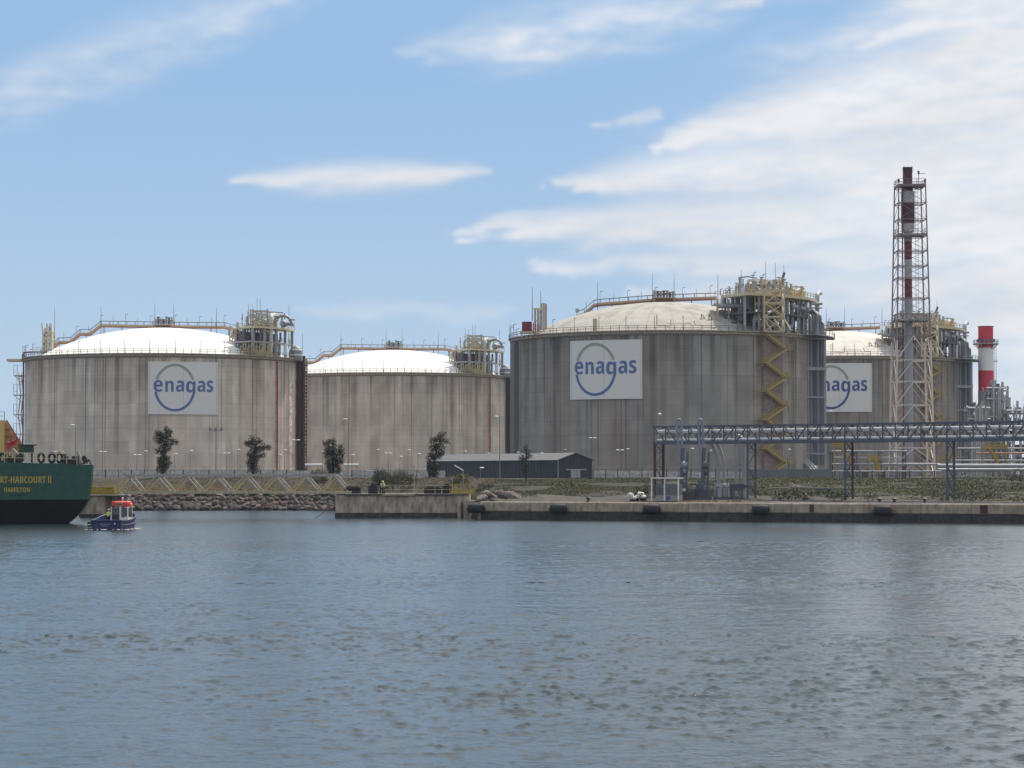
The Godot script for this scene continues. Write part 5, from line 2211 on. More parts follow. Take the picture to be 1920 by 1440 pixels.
func build_warehouse() -> void:
	var d := 438.0
	var A := spot(1046, 899, d)                      # near corner between long side and gable
	A.y = GROUND - 0.3
	var t := thing("warehouse", "long dark grey warehouse with a pale roof, sliding door in its gable end", "warehouse", A)
	var eave := 3.75
	var peak := 5.0
	# u runs along the gable, w along the far-reaching long side
	var w := (spot(800, 899, 484) - A) * Vector3(1, 0, 1)
	var ll := w.length()
	w = w.normalized()
	var u := Vector3(-w.z, 0, w.x)
	var gl := 7.5
	t.rotation.y = 0.0
	var half := gl / 2.0
	var s := Shape.new()
	s.quad(Vector3.ZERO, Vector3.UP * eave, w * ll + Vector3.UP * eave, w * ll, Vector3(0, 0, 1))
	s.quad(u * gl, u * gl + Vector3.UP * eave, u * gl + w * ll + Vector3.UP * eave, u * gl + w * ll, Vector3(0, 0, -1))
	for e in [Vector3.ZERO, w * ll]:
		s.quad(e, e + Vector3.UP * eave, e + u * gl + Vector3.UP * eave, e + u * gl, -w if e == Vector3.ZERO else w)
		s.flat(e + Vector3.UP * eave, e + u * half + Vector3.UP * peak, e + u * gl + Vector3.UP * eave, -w if e == Vector3.ZERO else w)
	part("wall", s, M.cladding, t)
	# ribs of the cladding
	var n := 46
	for k in n:
		s = Shape.new()
		var p := w * (ll * (k + 0.5) / n) - u * 0.03
		s.beam(p, p + Vector3.UP * (eave - 0.05), 0.12, 0.04)
		part("cladding_rib", s, M.cladding, t)
	var out := -w
	for k in 10:
		s = Shape.new()
		var f := (k + 0.5) / 10.0
		var p := u * (gl * f) + out * 0.03
		s.beam(p, p + Vector3.UP * (eave + (peak - eave) * (1.0 - absf(2.0 * f - 1.0)) - 0.1), 0.06, 0.03)
		part("cladding_rib", s, M.cladding, t)
	for side in [0, 1]:
		s = Shape.new()
		var e0 := (u * -0.35 if side == 0 else u * (gl + 0.35)) + Vector3.UP * (eave - 0.05)
		var r0 := u * half + Vector3.UP * (peak + 0.08)
		var a := e0 + out * 0.3
		var b := r0 + out * 0.3
		var c := r0 + w * (ll + 0.3)
		var g := e0 + w * (ll + 0.3)
		s.quad(a, b, c, g, Vector3.UP)
		var dn := Vector3.UP * -0.12
		s.quad(a + dn, b + dn, c + dn, g + dn, Vector3.DOWN)
		s.quad(a, g, g + dn, a + dn, -u if side == 0 else u)
		s.quad(a, b, b + dn, a + dn, out)
		part("roof_slope", s, M.roof_sheet, t)
	for e in [u * 0.0, u * gl]:
		s = Shape.new()
		s.beam(e + out * 0.08, e + out * 0.08 + Vector3.UP * (eave - 0.1), 0.14)
		part("corner_trim", s, M.grey_pipe, t)
	s = Shape.new()
	s.beam(u * (gl * 0.22) + out * 0.16 + Vector3.UP * 1.9, u * (gl * 0.82) + out * 0.16 + Vector3.UP * 1.9, 0.12, 0.22)
	part("door_rail", s, M.off_white, t)
	s = Shape.new()
	s.box(u * (gl * 0.5) + out * 0.12 + Vector3.UP * 0.92, Vector3(gl * 0.28, 1.8, 0.08), Basis(u, Vector3.UP, -out))
	part("sliding_door", s, M.grey_pipe, t)
	for k in 4:
		s = Shape.new()
		var p := u * (gl * (0.38 + 0.08 * k)) + out * 0.18
		s.beam(p + Vector3.UP * 0.1, p + Vector3.UP * 1.8, 0.12, 0.05)
		part("door_rib", s, M.off_white, t)


func build_walls_and_fences() -> void:
	var s: Shape
	for q in [[150, 835, 882.5, 460, "long white low wall behind the fence, left half of the terminal"], [1111, 1245, 882.5, 470, "white low wall right of the dark warehouse"], [1398, 1560, 880.0, 430, "grey low wall below the zigzag stair"], [1245, 1400, 885.0, 470, "pale low wall behind the loading arms"]]:
		var a := spot(q[0], q[2], q[3])
		var b := spot(q[1], q[2], q[3])
		var t := thing("low_wall", q[4], "wall", Vector3(a.x, GROUND - 0.4, a.z), 0.0, "low walls along the terminal")
		var n := int((b.x - a.x) / 3.4)
		for k in n:
			s = Shape.new()
			var g := rr(0.9, 1.08)
			s.tint = Color(g, g, g)
			s.box(Vector3((k + 0.5) * (b.x - a.x) / n, (a.y - GROUND + 0.4) / 2.0, 0), Vector3((b.x - a.x) / n - 0.03, a.y - GROUND + 0.4, 0.3))
			part("wall_panel", s, M.cabin_grey if q[0] == 1398 else M.pale_concrete, t)
	for q in [[150, 610, 880.5, 436, "dark mesh fence on posts along the road, left of the olive bush"], [660, 806, 880.5, 436, "dark mesh fence behind the large bush, left of the warehouse"], [1112, 1410, 879.5, 446, "dark mesh fence right of the warehouse, behind the loading arms"], [1565, 1775, 882.5, 440, "dark mesh fence above the grass bank at the flare stack"]]:
		var a := spot(q[0], q[2], q[3])
		var b := spot(q[1], q[2], q[3])
		var foot := GROUND - 0.5
		var t := thing("mesh_fence", q[4], "fence", Vector3(a.x, foot, a.z), 0.0, "mesh fences along the terminal road")
		var long := b.x - a.x
		var tall := a.y - foot
		var n := int(long / 2.3)
		for k in n + 1:
			s = Shape.new()
			s.beam(Vector3(long * k / n, 0, 0), Vector3(long * k / n, tall, 0), 0.17 if k % 2 == 0 else 0.11)
			part("post", s, M.black_steel, t)
		s = Shape.new()
		for y in [0.35, tall * 0.5, tall - 0.1]:
			s.beam(Vector3(0, y, 0), Vector3(long, y, 0), 0.06)
		var x := 0.0
		while x < long:
			s.beam(Vector3(x, 0.2, 0), Vector3(x, tall - 0.1, 0), 0.02)
			x += 0.8
		part("mesh", s, M.dark_grey, t)


# ---------------------------------------------------------------- mooring platforms, gangway
func build_dolphins() -> void:
	# the concrete mooring platform in the middle
	var o := Vector3(-24.1, 0, -321.0)
	var w := 18.3
	var top := 3.2
	var t := thing("mooring_platform", "broad concrete mooring platform standing in the water, two workers on it", "mooring platform", o)
	var s := Shape.new()
	s.box(Vector3(w / 2.0 + 0.6, 0.55, -4.5), Vector3(w - 1.2, 5.1, 9.0))
	part("body", s, M.concrete, t)
	s = Shape.new()
	s.box(Vector3(0.62, 0.55, -4.4), Vector3(1.24, 5.1, 9.3))
	part("corner_pier", s, M.concrete, t)
	s = Shape.new()
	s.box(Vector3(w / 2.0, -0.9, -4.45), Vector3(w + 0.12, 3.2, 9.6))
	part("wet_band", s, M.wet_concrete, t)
	s = Shape.new()
	s.box(Vector3(w / 2.0 - 0.2, top + 0.06, -4.4), Vector3(w + 0.3, 0.14, 9.5))
	part("deck", s, M.gravel, t)
	s = Shape.new()
	for k in 44:
		s.box(Vector3(0.2 + k * 0.36, top - 0.08, 0.16), Vector3(0.2, 0.14, 0.12))
	part("grating_edge", s, M.dark_grey, t)
	s = Shape.new()
	s.box(Vector3(8.6, top - 0.02, 0.34), Vector3(4.4, 0.22, 0.12))
	s.box(Vector3(5.6, top + 0.02, 0.3), Vector3(1.4, 0.16, 0.1))
	part("yellow_edge", s, M.pale_yellow, t)
	s = Shape.new()
	s.box(Vector3(16.9, 1.1, 0.5), Vector3(0.45, 2.6, 0.9))
	s.box(Vector3(18.3, 0.9, -0.4), Vector3(1.6, 3.0, 3.2))
	part("side_step", s, M.quay_concrete, t)
	s = Shape.new()
	line_rail(s, Vector3(6.2, top + 0.1, -0.6), Vector3(16.0, top + 0.1, -0.6), 2.4, 0.07, 1.15)
	part("railing", s, M.pale_yellow, t)
	s = Shape.new()
	line_rail(s, Vector3(15.6, top + 0.1, -0.3), Vector3(18.9, top + 0.1, -0.3), 0.55, 0.07, 1.25)
	line_rail(s, Vector3(15.6, top + 0.1, -3.0), Vector3(18.9, top + 0.1, -3.0), 0.55, 0.07, 1.25)
	s.box(Vector3(17.2, top + 0.3, -0.24), Vector3(3.0, 0.35, 0.05))
	part("yellow_railing", s, M.yellow_paint, t)
	for q in [[2.2, 0], [5.0, 1], [13.2, 0], [15.2, 1]]:
		s = Shape.new()
		if q[1] == 0:
			s.box(Vector3(q[0], top + 0.55, -2.2), Vector3(2.3, 0.8, 1.4))
			s.tube(Vector3(q[0] - 0.8, top + 0.9, -1.6), Vector3(q[0] + 0.9, top + 0.9, -1.6), 0.32, 10)
		else:
			s.box(Vector3(q[0], top + 0.65, -2.4), Vector3(1.3, 1.05, 1.1))
			s.tube(Vector3(q[0], top + 1.1, -2.4), Vector3(q[0], top + 1.45, -2.4), 0.34, 12)
		part("mooring_hook", s, M.rubber, t)
	# lamp on the platform, and two thin posts
	s = Shape.new()
	s.tube(Vector3(10.7, top + 0.1, -1.0), Vector3(10.7, top + 3.9, -1.0), 0.06, 6)
	s.tube(Vector3(15.9, top + 0.1, -0.8), Vector3(15.9, top + 2.2, -0.8), 0.07, 6)
	part("post", s, M.off_white, t)
	# mooring rope running down into the water from the corner
	var rope := Shape.new()
	var last := Vector3.ZERO
	for k in 9:
		var u := k / 8.0
		var p := Vector3(-3.0 * u, 2.5 * (1.0 - u) - 0.35 * sin(PI * u) - 0.1 * u, 1.2 * u)
		if k:
			rope.tube(last, p, 0.05, 5)
		last = p
	solo("mooring_rope", rope, M.dark_grey, "slack dark rope hanging from the platform corner into the water", "rope", o + Vector3(0.05, 0.0, -0.2))
	# the smaller platform on the left, behind the ship's stern
	var a := spot(150, 970, 325)
	var b := spot(232, 970, 325)
	t = thing("mooring_platform", "small concrete mooring platform between the green stern and the blue boat", "mooring platform", Vector3(a.x, 0, -325))
	w = b.x - a.x
	s = Shape.new()
	s.box(Vector3(w * 0.30, 0.5, -3.0), Vector3(w * 0.56, 5.0, 6.0))
	part("body", s, M.concrete, t)
	s = Shape.new()
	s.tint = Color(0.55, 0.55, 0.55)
	s.box(Vector3(w * 0.79, 0.45, -3.6), Vector3(w * 0.42, 4.9, 5.4))
	part("return_wall", s, M.concrete, t)
	s = Shape.new()
	s.box(Vector3(w * 0.5, -1.1, -3.0), Vector3(w + 0.1, 3.1, 6.1))
	part("wet_band", s, M.wet_concrete, t)
	s = Shape.new()
	s.box(Vector3(w * 0.5, 3.05, -2.9), Vector3(w + 0.2, 0.14, 6.4))
	part("deck", s, M.off_white, t)


func build_gangway() -> void:
	# a trussed footbridge between the two platforms; two side trusses, a floor, handrails inside
	var a := spot(196, 923, 326)
	var b := spot(660, 923, 322.5)
	var along := (b - a)
	var long := along.length()
	along = along.normalized()
	var across := along.cross(Vector3.UP).normalized()
	if across.z > 0.0:
		across = -across
	var wide := 2.6
	var tall := 2.35
	var t := thing("footbridge", "pale yellow trussed footbridge joining the two mooring platforms", "footbridge", a)
	var s: Shape
	var bay := 4.15
	var n := 8
	var x0 := long - n * bay - 0.4
	for side in 2:
		var z := across * (wide * side)
		s = Shape.new()
		s.beam(z + along * -1.0, z + along * long, 0.24, 0.34)
		part("lower_chord", s, M.pale_yellow, t)
		s = Shape.new()
		s.beam(z + along * (x0 + bay * 0.5) + Vector3.UP * tall, z + along * (x0 + bay * (n - 0.5)) + Vector3.UP * tall, 0.28, 0.32)
		part("upper_chord", s, M.off_white, t)
		for k in n:
			s = Shape.new()
			s.beam(z + along * (x0 + bay * k), z + along * (x0 + bay * (k + 0.5)) + Vector3.UP * tall, 0.17)
			part("diagonal", s, M.pale_yellow, t)
			s = Shape.new()
			s.beam(z + along * (x0 + bay * (k + 0.5)) + Vector3.UP * tall, z + along * (x0 + bay * (k + 1)), 0.22)
			part("diagonal", s, M.off_white, t)
	s = Shape.new()
	for k in n:
		var p := along * (x0 + bay * (k + 0.5)) + Vector3.UP * tall
		s.beam(p, p + across * wide, 0.14)
	for k in 2:
		var p := along * (x0 + bay * (0.5 + (n - 1) * k)) + Vector3.UP * (tall + 0.12)
		s.box(p + across * 0.2, Vector3(1.3, 0.16, 0.5))
	part("cross_tie", s, M.off_white, t)
	s = Shape.new()
	s.beam(across * wide * 0.5 - Vector3.UP * 0.02, across * wide * 0.5 + along * long - Vector3.UP * 0.02, wide - 0.3, 0.1)
	part("floor", s, M.pale_yellow, t)
	s = Shape.new()
	for z in [0.35, wide - 0.35]:
		line_rail(s, across * z + along * 0.0, across * z + along * long, 1.5, 0.06, 1.05)
	part("handrail", s, M.yellow_paint, t)
	# the landing at the ship's end, with solid yellow kick boards
	s = Shape.new()
	s.box(along * -1.0 + across * 0.6 - Vector3.UP * 0.15, Vector3(5.4, 0.3, 3.0))
	s.box(along * -0.4 + across * -0.9 + Vector3.UP * 0.35, Vector3(4.0, 0.75, 0.08))
	part("landing", s, M.yellow_paint, t)
	s = Shape.new()
	line_rail(s, along * -3.4 + across * -0.9, along * 2.2 + across * -0.9, 0.7, 0.07, 1.25)
	part("landing_railing", s, M.yellow_paint, t)


# ---------------------------------------------------------------- the ship and the mooring boat
func text_shape(text: String, size: float, squeeze: float) -> Array:
	# [shape lying in the xy plane facing +z with its baseline at y = 0, centred; width]
	var base := INF
	for p in glyph("H", size):
		base = minf(base, p.y)
	var v := glyph(text, size)
	var lo := INF
	var hi := -INF
	for p in v:
		lo = minf(lo, p.x * squeeze)
		hi = maxf(hi, p.x * squeeze)
	var s := Shape.new()
	for i in range(0, v.size(), 3):
		var q: Array = []
		for k in 3:
			q.append(Vector3(v[i + k].x * squeeze - (lo + hi) / 2.0, v[i + k].y - base, 0))
		s.flat(q[0], q[1], q[2], Vector3(0, 0, 1))
	return [s, hi - lo]


func build_ship() -> void:
	var o := Vector3(-59.0, 0, -280.0)
	var t := thing("cargo_ship", "green and black stern of a large cargo ship with yellow lettering, at the left edge", "ship", o, deg_to_rad(25.0))
	var inv := t.transform.affine_inverse()
	var S := func(x: float, y: float, d: float) -> Vector3: return inv * spot(x, y, d)
	var s: Shape
	var ys := [-1.5, 0.0, 0.8, 1.7, 2.93, 5.0, 7.35]
	var ws := [5.6, 6.75, 7.65, 8.35, 8.95, 9.25, 9.4]
	# stations forward along -z: [z, width factor, extra height]
	var st := [[0.0, 0.965, 0.0], [-0.35, 1.0, 0.0], [-4.0, 1.02, 0.0], [-14.0, 1.06, 0.05], [-34.0, 1.08, 0.1], [-60.0, 0.95, 0.5], [-78.0, 0.55, 1.4], [-88.0, 0.03, 2.4]]
	for side in [-1.0, 1.0]:
		for band in [[0, 4, M.hull_black, "lower_hull"], [4, 6, M.hull_green, "upper_hull"]]:
			s = Shape.new()
			for i in st.size() - 1:
				for j in range(band[0], band[1]):
					var q: Array = []
					for c in [[i, j], [i, j + 1], [i + 1, j + 1], [i + 1, j]]:
						var e: Array = st[c[0]]
						q.append(Vector3(side * ws[c[1]] * e[1], ys[c[1]] + (e[2] if c[1] == 6 else 0.0) - (0.25 * side if c[1] == 6 and c[0] < 3 else 0.0), e[0] - maxf(0.0, 2.93 - ys[c[1]]) * 0.5 * (1.0 if c[0] < 2 else 0.0)))
					s.quad(q[0], q[1], q[2], q[3], Vector3(side, -0.2, 0.1 if i else 0.7))
			part(band[3], s, band[2], t)
	for band in [[0, 4, M.hull_black, "transom_foot"], [4, 6, M.hull_green, "transom"]]:
		s = Shape.new()
		for j in range(band[0], band[1]):
			var q: Array = []
			for c in [[-1, j], [-1, j + 1], [1, j + 1], [1, j]]:
				q.append(Vector3(c[0] * ws[c[1]] * 0.965, ys[c[1]] - (0.25 * c[0] if c[1] == 6 else 0.0), -maxf(0.0, 2.93 - ys[c[1]]) * 0.5))
			s.quad(q[0], q[1], q[2], q[3], Vector3(0, -0.2, 1))
		part(band[3], s, band[2], t)
	s = Shape.new()
	for i in range(0, st.size() - 1):
		var a: Array = st[i]
		var b: Array = st[i + 1]
		s.quad(Vector3(-9.3 * a[1], 7.1 + a[2], a[0]), Vector3(9.3 * a[1], 7.0 + a[2], a[0]), Vector3(9.3 * b[1], 7.0 + b[2], b[0]), Vector3(-9.3 * b[1], 7.1 + b[2], b[0]), Vector3.UP)
	part("deck", s, M.deck_green, t)
	# name and port
	for w in [["PORT-HARCOURT ll", 1.1, 7.2, 4.93, 0.5], ["HAMlLTON", 0.74, 3.05, 3.86, 0.0]]:
		var m: Array = text_shape(w[0], w[1], 1.0)
		m = text_shape(w[0], w[1], w[2] / m[1])
		var l := part("lettering", m[0], M.lettering_yellow, t)
		l.position = Vector3(w[4], w[3], 0.012)
	s = Shape.new()
	for k in 9:
		s.box(Vector3(-0.85 + k * 0.21 + (0.1 if k > 2 else 0.0), 3.45, 0.01), Vector3(0.13, 0.22, 0.03))
	part("number_plate", s, M.hull_black, t, "", "stuff")
	# rail and fittings along the stern
	s = Shape.new()
	line_rail(s, Vector3(-9.0, 7.5, -0.3), Vector3(7.3, 7.15, -0.3), 1.25, 0.07, 1.25)
	part("stern_railing", s, M.tan_paint, t)
	for q in [[-4.6, 0.0], [-2.9, 0.5], [-1.6, 0.0], [3.1, 0.0], [4.4, 0.0], [5.3, 0.0]]:
		s = Shape.new()
		if q[1] == 0.0:
			var c := Vector3(q[0], 7.95, -0.9)
			for k in 12:
				var e := TAU * k / 12
				var f := TAU * (k + 1) / 12
				s.tube(c + Vector3(cos(e) * 0.36, sin(e) * 0.55, 0), c + Vector3(cos(f) * 0.36, sin(f) * 0.55, 0), 0.17, 6)
		else:
			s.box(Vector3(q[0], 7.8, -1.4), Vector3(1.2, 0.9, 0.8))
		part("fairlead", s, M.rubber, t)
	for q in [[6.7, 1.6, 0.7], [8.0, 0.9, 0.6], [-0.2, 1.5, 0.9], [-6.5, 2.0, 0.9]]:
		s = Shape.new()
		s.box(Vector3(q[0], 7.5, -1.6), Vector3(q[1], q[2], 1.0))
		for e in [-0.4, 0.4]:
			s.tube(Vector3(q[0] + e, 7.2, -1.2), Vector3(q[0] + e, 8.15, -1.2), 0.2, 9)
		part("bollard", s, M.rubber, t)
	s = Shape.new()
	s.tube(S.call(152, 869, 284.5), S.call(146, 846, 284.5), 0.33, 9, 0.16)
	part("roller_post", s, M.off_white, t)
	s = Shape.new()
	var rc: Vector3 = S.call(158, 862, 285)
	for k in 14:
		var e := TAU * k / 14
		var f := TAU * (k + 1) / 14
		s.tube(rc + Vector3(cos(e) * 0.3, sin(e) * 0.42, 0), rc + Vector3(cos(f) * 0.3, sin(f) * 0.42, 0), 0.1, 6)
	part("rope_ring", s, M.rust, t)
	s = Shape.new()
	s.pipe([S.call(163, 869, 285), S.call(167, 860, 285), S.call(171, 870, 285), S.call(170, 884, 285)], 0.12, 6)
	part("hanging_gear", s, M.dark_grey, t)
	s = Shape.new()
	s.box(S.call(49.5, 842, 285), Vector3(1.55, 0.95, 1.4))
	s.box(S.call(51, 834.5, 285), Vector3(1.95, 0.12, 1.7))
	for x in [39.0, 60.0]:
		s.beam(S.call(x, 848, 285), S.call(x, 868, 285), 0.2)
	part("winch_cab", s, M.deck_green, t)
	for q in [[20, 868, 24, 841, 34, 852, 0.13], [43, 880, 56, 866, 57, 884, 0.1]]:
		s = Shape.new()
		s.pipe([S.call(q[0], q[1], 283), S.call(q[2], q[3], 283), S.call(q[4], q[5], 283)], q[6], 7)
		part("vent", s, M.off_white if q[0] == 20 else M.grey_pipe, t)
	s = Shape.new()
	for x in [8.0, 17.0, 24.0]:
		s.beam(S.call(x - 6, 869, 284), S.call(x, 850, 284), 0.2)
		s.beam(S.call(x, 850, 284), S.call(x + 2, 869, 284), 0.2)
	part("winch_frame", s, M.funnel_yellow, t)
	for x in [2.0, 14.0, 32.0]:
		s = Shape.new()
		s.tube(S.call(x, 858, 286), S.call(x + 13, 858, 286), 0.5, 12)
		part("winch_drum", s, M.rubber, t)
	# the engine casing: pale yellow front, orange sloping side
	var d := 292.0
	s = Shape.new()
	var back: Vector3 = inv.basis * Vector3(-2.0, 0, -9.0)
	var f0: Vector3 = S.call(-140, 870, d)
	var f1: Vector3 = S.call(8.5, 870, d)
	var f2: Vector3 = S.call(8.5, 788, d)
	var f3: Vector3 = S.call(-140, 788, d)
	s.quad(f0, f1, f2, f3, Vector3(0, 0, 1))
	s.quad(f3, f2, f2 + back, f3 + back, Vector3.UP)
	s.quad(f0, f3, f3 + back, f0 + back, Vector3(-1, 0, 0))
	s.quad(f0 + back, f1 + back, f2 + back, f3 + back, Vector3(0, 0, -1))
	part("casing", s, M.funnel_yellow, t)
	s = Shape.new()
	var g0: Vector3 = S.call(8.5, 788, d + 0.1)
	var g1: Vector3 = S.call(11.5, 788, d + 0.5)
	var g2: Vector3 = S.call(42, 836, d + 1.5)
	var g3: Vector3 = S.call(44, 870, d + 1.5)
	var g4: Vector3 = S.call(8.5, 870, d + 0.1)
	s.flat(g0, g1, g2, Vector3(0, 0, 1))
	s.quad(g0, g2, g3, g4, Vector3(0, 0, 1))
	s.quad(g1, g2, g2 + back, g1 + back, Vector3(1, 1, 0))
	s.quad(g2, g3, g3 + back, g2 + back, Vector3(1, 0, 0))
	part("sloping_side", s, M.funnel_orange, t)
	s = Shape.new()
	for y in [803.0, 816.0, 829.0]:
		s.beam(S.call(9, y, d - 0.1), S.call(lerpf(11, 42, (y - 788.0) / 48.0) - 1.5, y, d + 0.6), 0.12, 0.22)
	s.beam(g1, g2, 0.22, 0.2)
	part("stiffener", s, M.funnel_orange, t)
	s = Shape.new()
	line_rail(s, S.call(-60, 788, d), S.call(8, 788, d), 1.6, 0.08, 1.05)
	part("casing_railing", s, M.off_white, t)
	# the red ensign, blown out and folded
	var fl := Shape.new()
	var n := 9
	var p0 := spot(13, 842, 285)
	for i in n:
		for j in 5:
			var q: Array = []
			for c in [[i, j], [i, j + 1], [i + 1, j + 1], [i + 1, j]]:
				var u: float = float(c[0]) / n
				var v: float = float(c[1]) / 5.0
				q.append(Vector3(u * 1.15 + v * 0.12, v * 0.72 + u * 0.62 - 0.1 * sin(u * 7.0), 0.14 * sin(u * 9.0 + v * 2.0)))
			fl.quad(q[0], q[1], q[2], q[3], Vector3(0, 0, 1))
	var e := thing("ensign", "red ensign blowing at the stern of the green ship", "flag", p0)
	part("cloth", fl, M.flag_red, e)
	fl = Shape.new()
	fl.tube(Vector3(-0.1, -1.5, 0), Vector3(0.16, 1.0, 0), 0.045, 6)
	part("staff", fl, M.off_white, e)
	fl = Shape.new()
	fl.quad(Vector3(0.75, 0.95, 0.17), Vector3(1.15, 1.18, 0.17), Vector3(1.13, 1.26, 0.17), Vector3(0.74, 1.05, 0.17), Vector3(0, 0, 1))
	part("pale_badge", fl, M.off_white, e)


func build_boat() -> void:
	var o := Vector3(-43.6, 0, -253.0)
	var t := thing("mooring_boat", "small dark blue mooring boat with a white cabin and red roof, beside the ship's stern", "boat", o, deg_to_rad(-5.0))
	var s: Shape
	# hull lofted from the stern forward: [z, half width at deck, half width at the water, deck height]
	var st := [[0.35, 1.66, 1.52, 0.98], [0.0, 1.72, 1.58, 0.98], [-1.0, 1.92, 1.74, 0.98], [-2.6, 2.06, 1.86, 1.05], [-4.4, 2.04, 1.78, 1.28], [-5.7, 1.76, 1.36, 1.5], [-6.6, 1.2, 0.64, 1.66], [-7.0, 0.4, 0.1, 1.72]]
	s = Shape.new()
	var wall := Shape.new()
	var belt := Shape.new()
	for side in [-1.0, 1.0]:
		for i in st.size() - 1:
			var a: Array = st[i]
			var b: Array = st[i + 1]
			var P := func(e: Array, k: float) -> Vector3: return Vector3(side * lerpf(e[2], e[1], clampf(k, 0.0, 1.0)), lerpf(-0.5, e[3], k), e[0])
			for k in 3:
				s.quad(P.call(a, k / 3.0), P.call(a, (k + 1) / 3.0), P.call(b, (k + 1) / 3.0), P.call(b, k / 3.0), Vector3(side, -0.1, 0.0))
			# inner face and rounded capping of the bulwark
			var ia: Vector3 = P.call(a, 1.0) - Vector3(side * 0.12, 0, 0)
			var ib: Vector3 = P.call(b, 1.0) - Vector3(side * 0.12, 0, 0)
			wall.quad(ia, ib, ib - Vector3.UP * 0.7, ia - Vector3.UP * 0.7, Vector3(-side, 0, 0))
			belt.tube(P.call(a, 1.0) - Vector3(side * 0.05, 0, 0), P.call(b, 1.0) - Vector3(side * 0.05, 0, 0), 0.1, 7)
			belt.tube(P.call(a, 0.68) + Vector3(side * 0.03, 0, 0), P.call(b, 0.68) + Vector3(side * 0.03, 0, 0), 0.08, 6)
	s.quad(Vector3(-1.52, -0.5, 0.35), Vector3(1.52, -0.5, 0.35), Vector3(1.66, 0.98, 0.35), Vector3(-1.66, 0.98, 0.35), Vector3(0, 0, 1))
	belt.tube(Vector3(-1.66, 0.98, 0.33), Vector3(1.66, 0.98, 0.33), 0.1, 7)
	part("hull", s, M.boat_blue, t)
	part("bulwark_lining", wall, M.boat_blue, t)
	part("rubbing_strake", belt, M.boat_blue, t)
	s = Shape.new()
	for i in st.size() - 1:
		var a: Array = st[i]
		var b: Array = st[i + 1]
		s.quad(Vector3(-a[1] + 0.1, 0.42, a[0]), Vector3(a[1] - 0.1, 0.42, a[0]), Vector3(b[1] - 0.1, 0.42, b[0]), Vector3(-b[1] + 0.1, 0.42, b[0]), Vector3.UP)
	part("deck", s, M.boat_grey, t)
	for k in 3:
		s = Shape.new()
		s.lathe(Vector3(-1.78, 0.75 - k * 0.34, 0.3 - k * 0.05), [Vector2(0.10, -0.11), Vector2(0.26, -0.11), Vector2(0.30, 0.0), Vector2(0.26, 0.11), Vector2(0.10, 0.11)], 10)
		part("tyre_fender", s, M.rubber, t)
	# two short lines of white lettering, too small to read
	s = Shape.new()
	for k in 13:
		s.box(Vector3(-0.62 + k * 0.085 + (0.05 if k > 8 else 0.0), 0.60, 0.357), Vector3(0.055, 0.085 if k % 3 else 0.1, 0.01))
	for k in 8:
		s.box(Vector3(-0.42 + k * 0.08, 0.42, 0.357), Vector3(0.05, 0.06, 0.01))
	part("lettering", s, M.off_white, t, "", "stuff")
	s = Shape.new()
	s.box(Vector3(0.95, 0.66, 0.36), Vector3(0.1, 0.16, 0.04))
	part("hull_light", s, M.white_paint, t)
	# cabin
	var c := Vector3(0.85, 0.42, -2.9)
	s = Shape.new()
	s.box(c + Vector3(0.50, 0.45, 0), Vector3(0.84, 0.9, 1.8))
	s.box(c + Vector3(-0.86, 0.45, -0.2), Vector3(0.12, 0.9, 1.4))
	part("cabin_wall", s, M.white_paint, t)
	for x in [-0.92, 0.06, 0.14, 0.92]:
		for z in [-0.9, 0.9]:
			s = Shape.new()
			s.beam(c + Vector3(x, 0.0, z), c + Vector3(x * 0.98, 2.05, z * 0.97), 0.11)
			part("cabin_post", s, M.white_paint, t)
	s = Shape.new()
	s.box(c + Vector3(0.53, 1.42, 0.9), Vector3(0.70, 0.98, 0.03))
	s.box(c + Vector3(0.94, 1.42, 0.0), Vector3(0.03, 0.98, 1.6))
	s.box(c + Vector3(-0.4, 1.55, 0.88), Vector3(0.84, 0.8, 0.03))
	s.box(c + Vector3(-0.94, 1.42, 0.0), Vector3(0.03, 0.98, 1.6))
	part("window", s, M.glass, t)
	s = Shape.new()
	s.box(c + Vector3(-0.4, 0.58, 0.87), Vector3(0.84, 1.14, 0.04))
	part("door", s, M.black_steel, t)
	s = Shape.new()
	s.box(c + Vector3(0.48, 1.25, 0.93), Vector3(0.2, 0.7, 0.05))
	part("window_frame", s, M.dark_grey, t)
	s = Shape.new()
	s.lathe(c, [Vector2(1.22, 2.05), Vector2(1.30, 2.1), Vector2(1.30, 2.52), Vector2(1.1, 2.62), Vector2(0.05, 2.66)], 4, PI / 4, PI / 4 + TAU, false)
	part("roof", s, M.boat_red, t)
	s = Shape.new()
	s.box(c + Vector3(-0.05, 2.32, 0.925), Vector3(0.86, 0.34, 0.03))
	part("sign_plate", s, M.salmon, t)
	s = Shape.new()
	for k in 7:
		s.box(c + Vector3(-0.33 + k * 0.095, 2.32, 0.945), Vector3(0.065, 0.12, 0.02))
	part("sign_mark", s, M.black_steel, t)
	s = Shape.new()
	s.lathe(c + Vector3(0.96, 2.3, 0.2), [Vector2(0.24, -0.07), Vector2(0.34, 0.0), Vector2(0.24, 0.07)], 12)
	part("lifebuoy", s, M.boat_red, t)
	s = Shape.new()
	s.tube(c + Vector3(0.15, 2.6, 0.2), c + Vector3(0.15, 2.86, 0.2), 0.05, 6)
	s.ball(c + Vector3(0.15, 2.95, 0.2), Vector3(0.13, 0.13, 0.13))
	part("mast_lamp", s, M.white_paint, t)
	s = Shape.new()
	for e in [[-0.8, 0.8], [0.8, 0.8], [0.8, -0.8], [-0.8, -0.8]]:
		s.beam(c + Vector3(e[0], 2.6, e[1]), c + Vector3(e[0], 3.0, e[1]), 0.04)
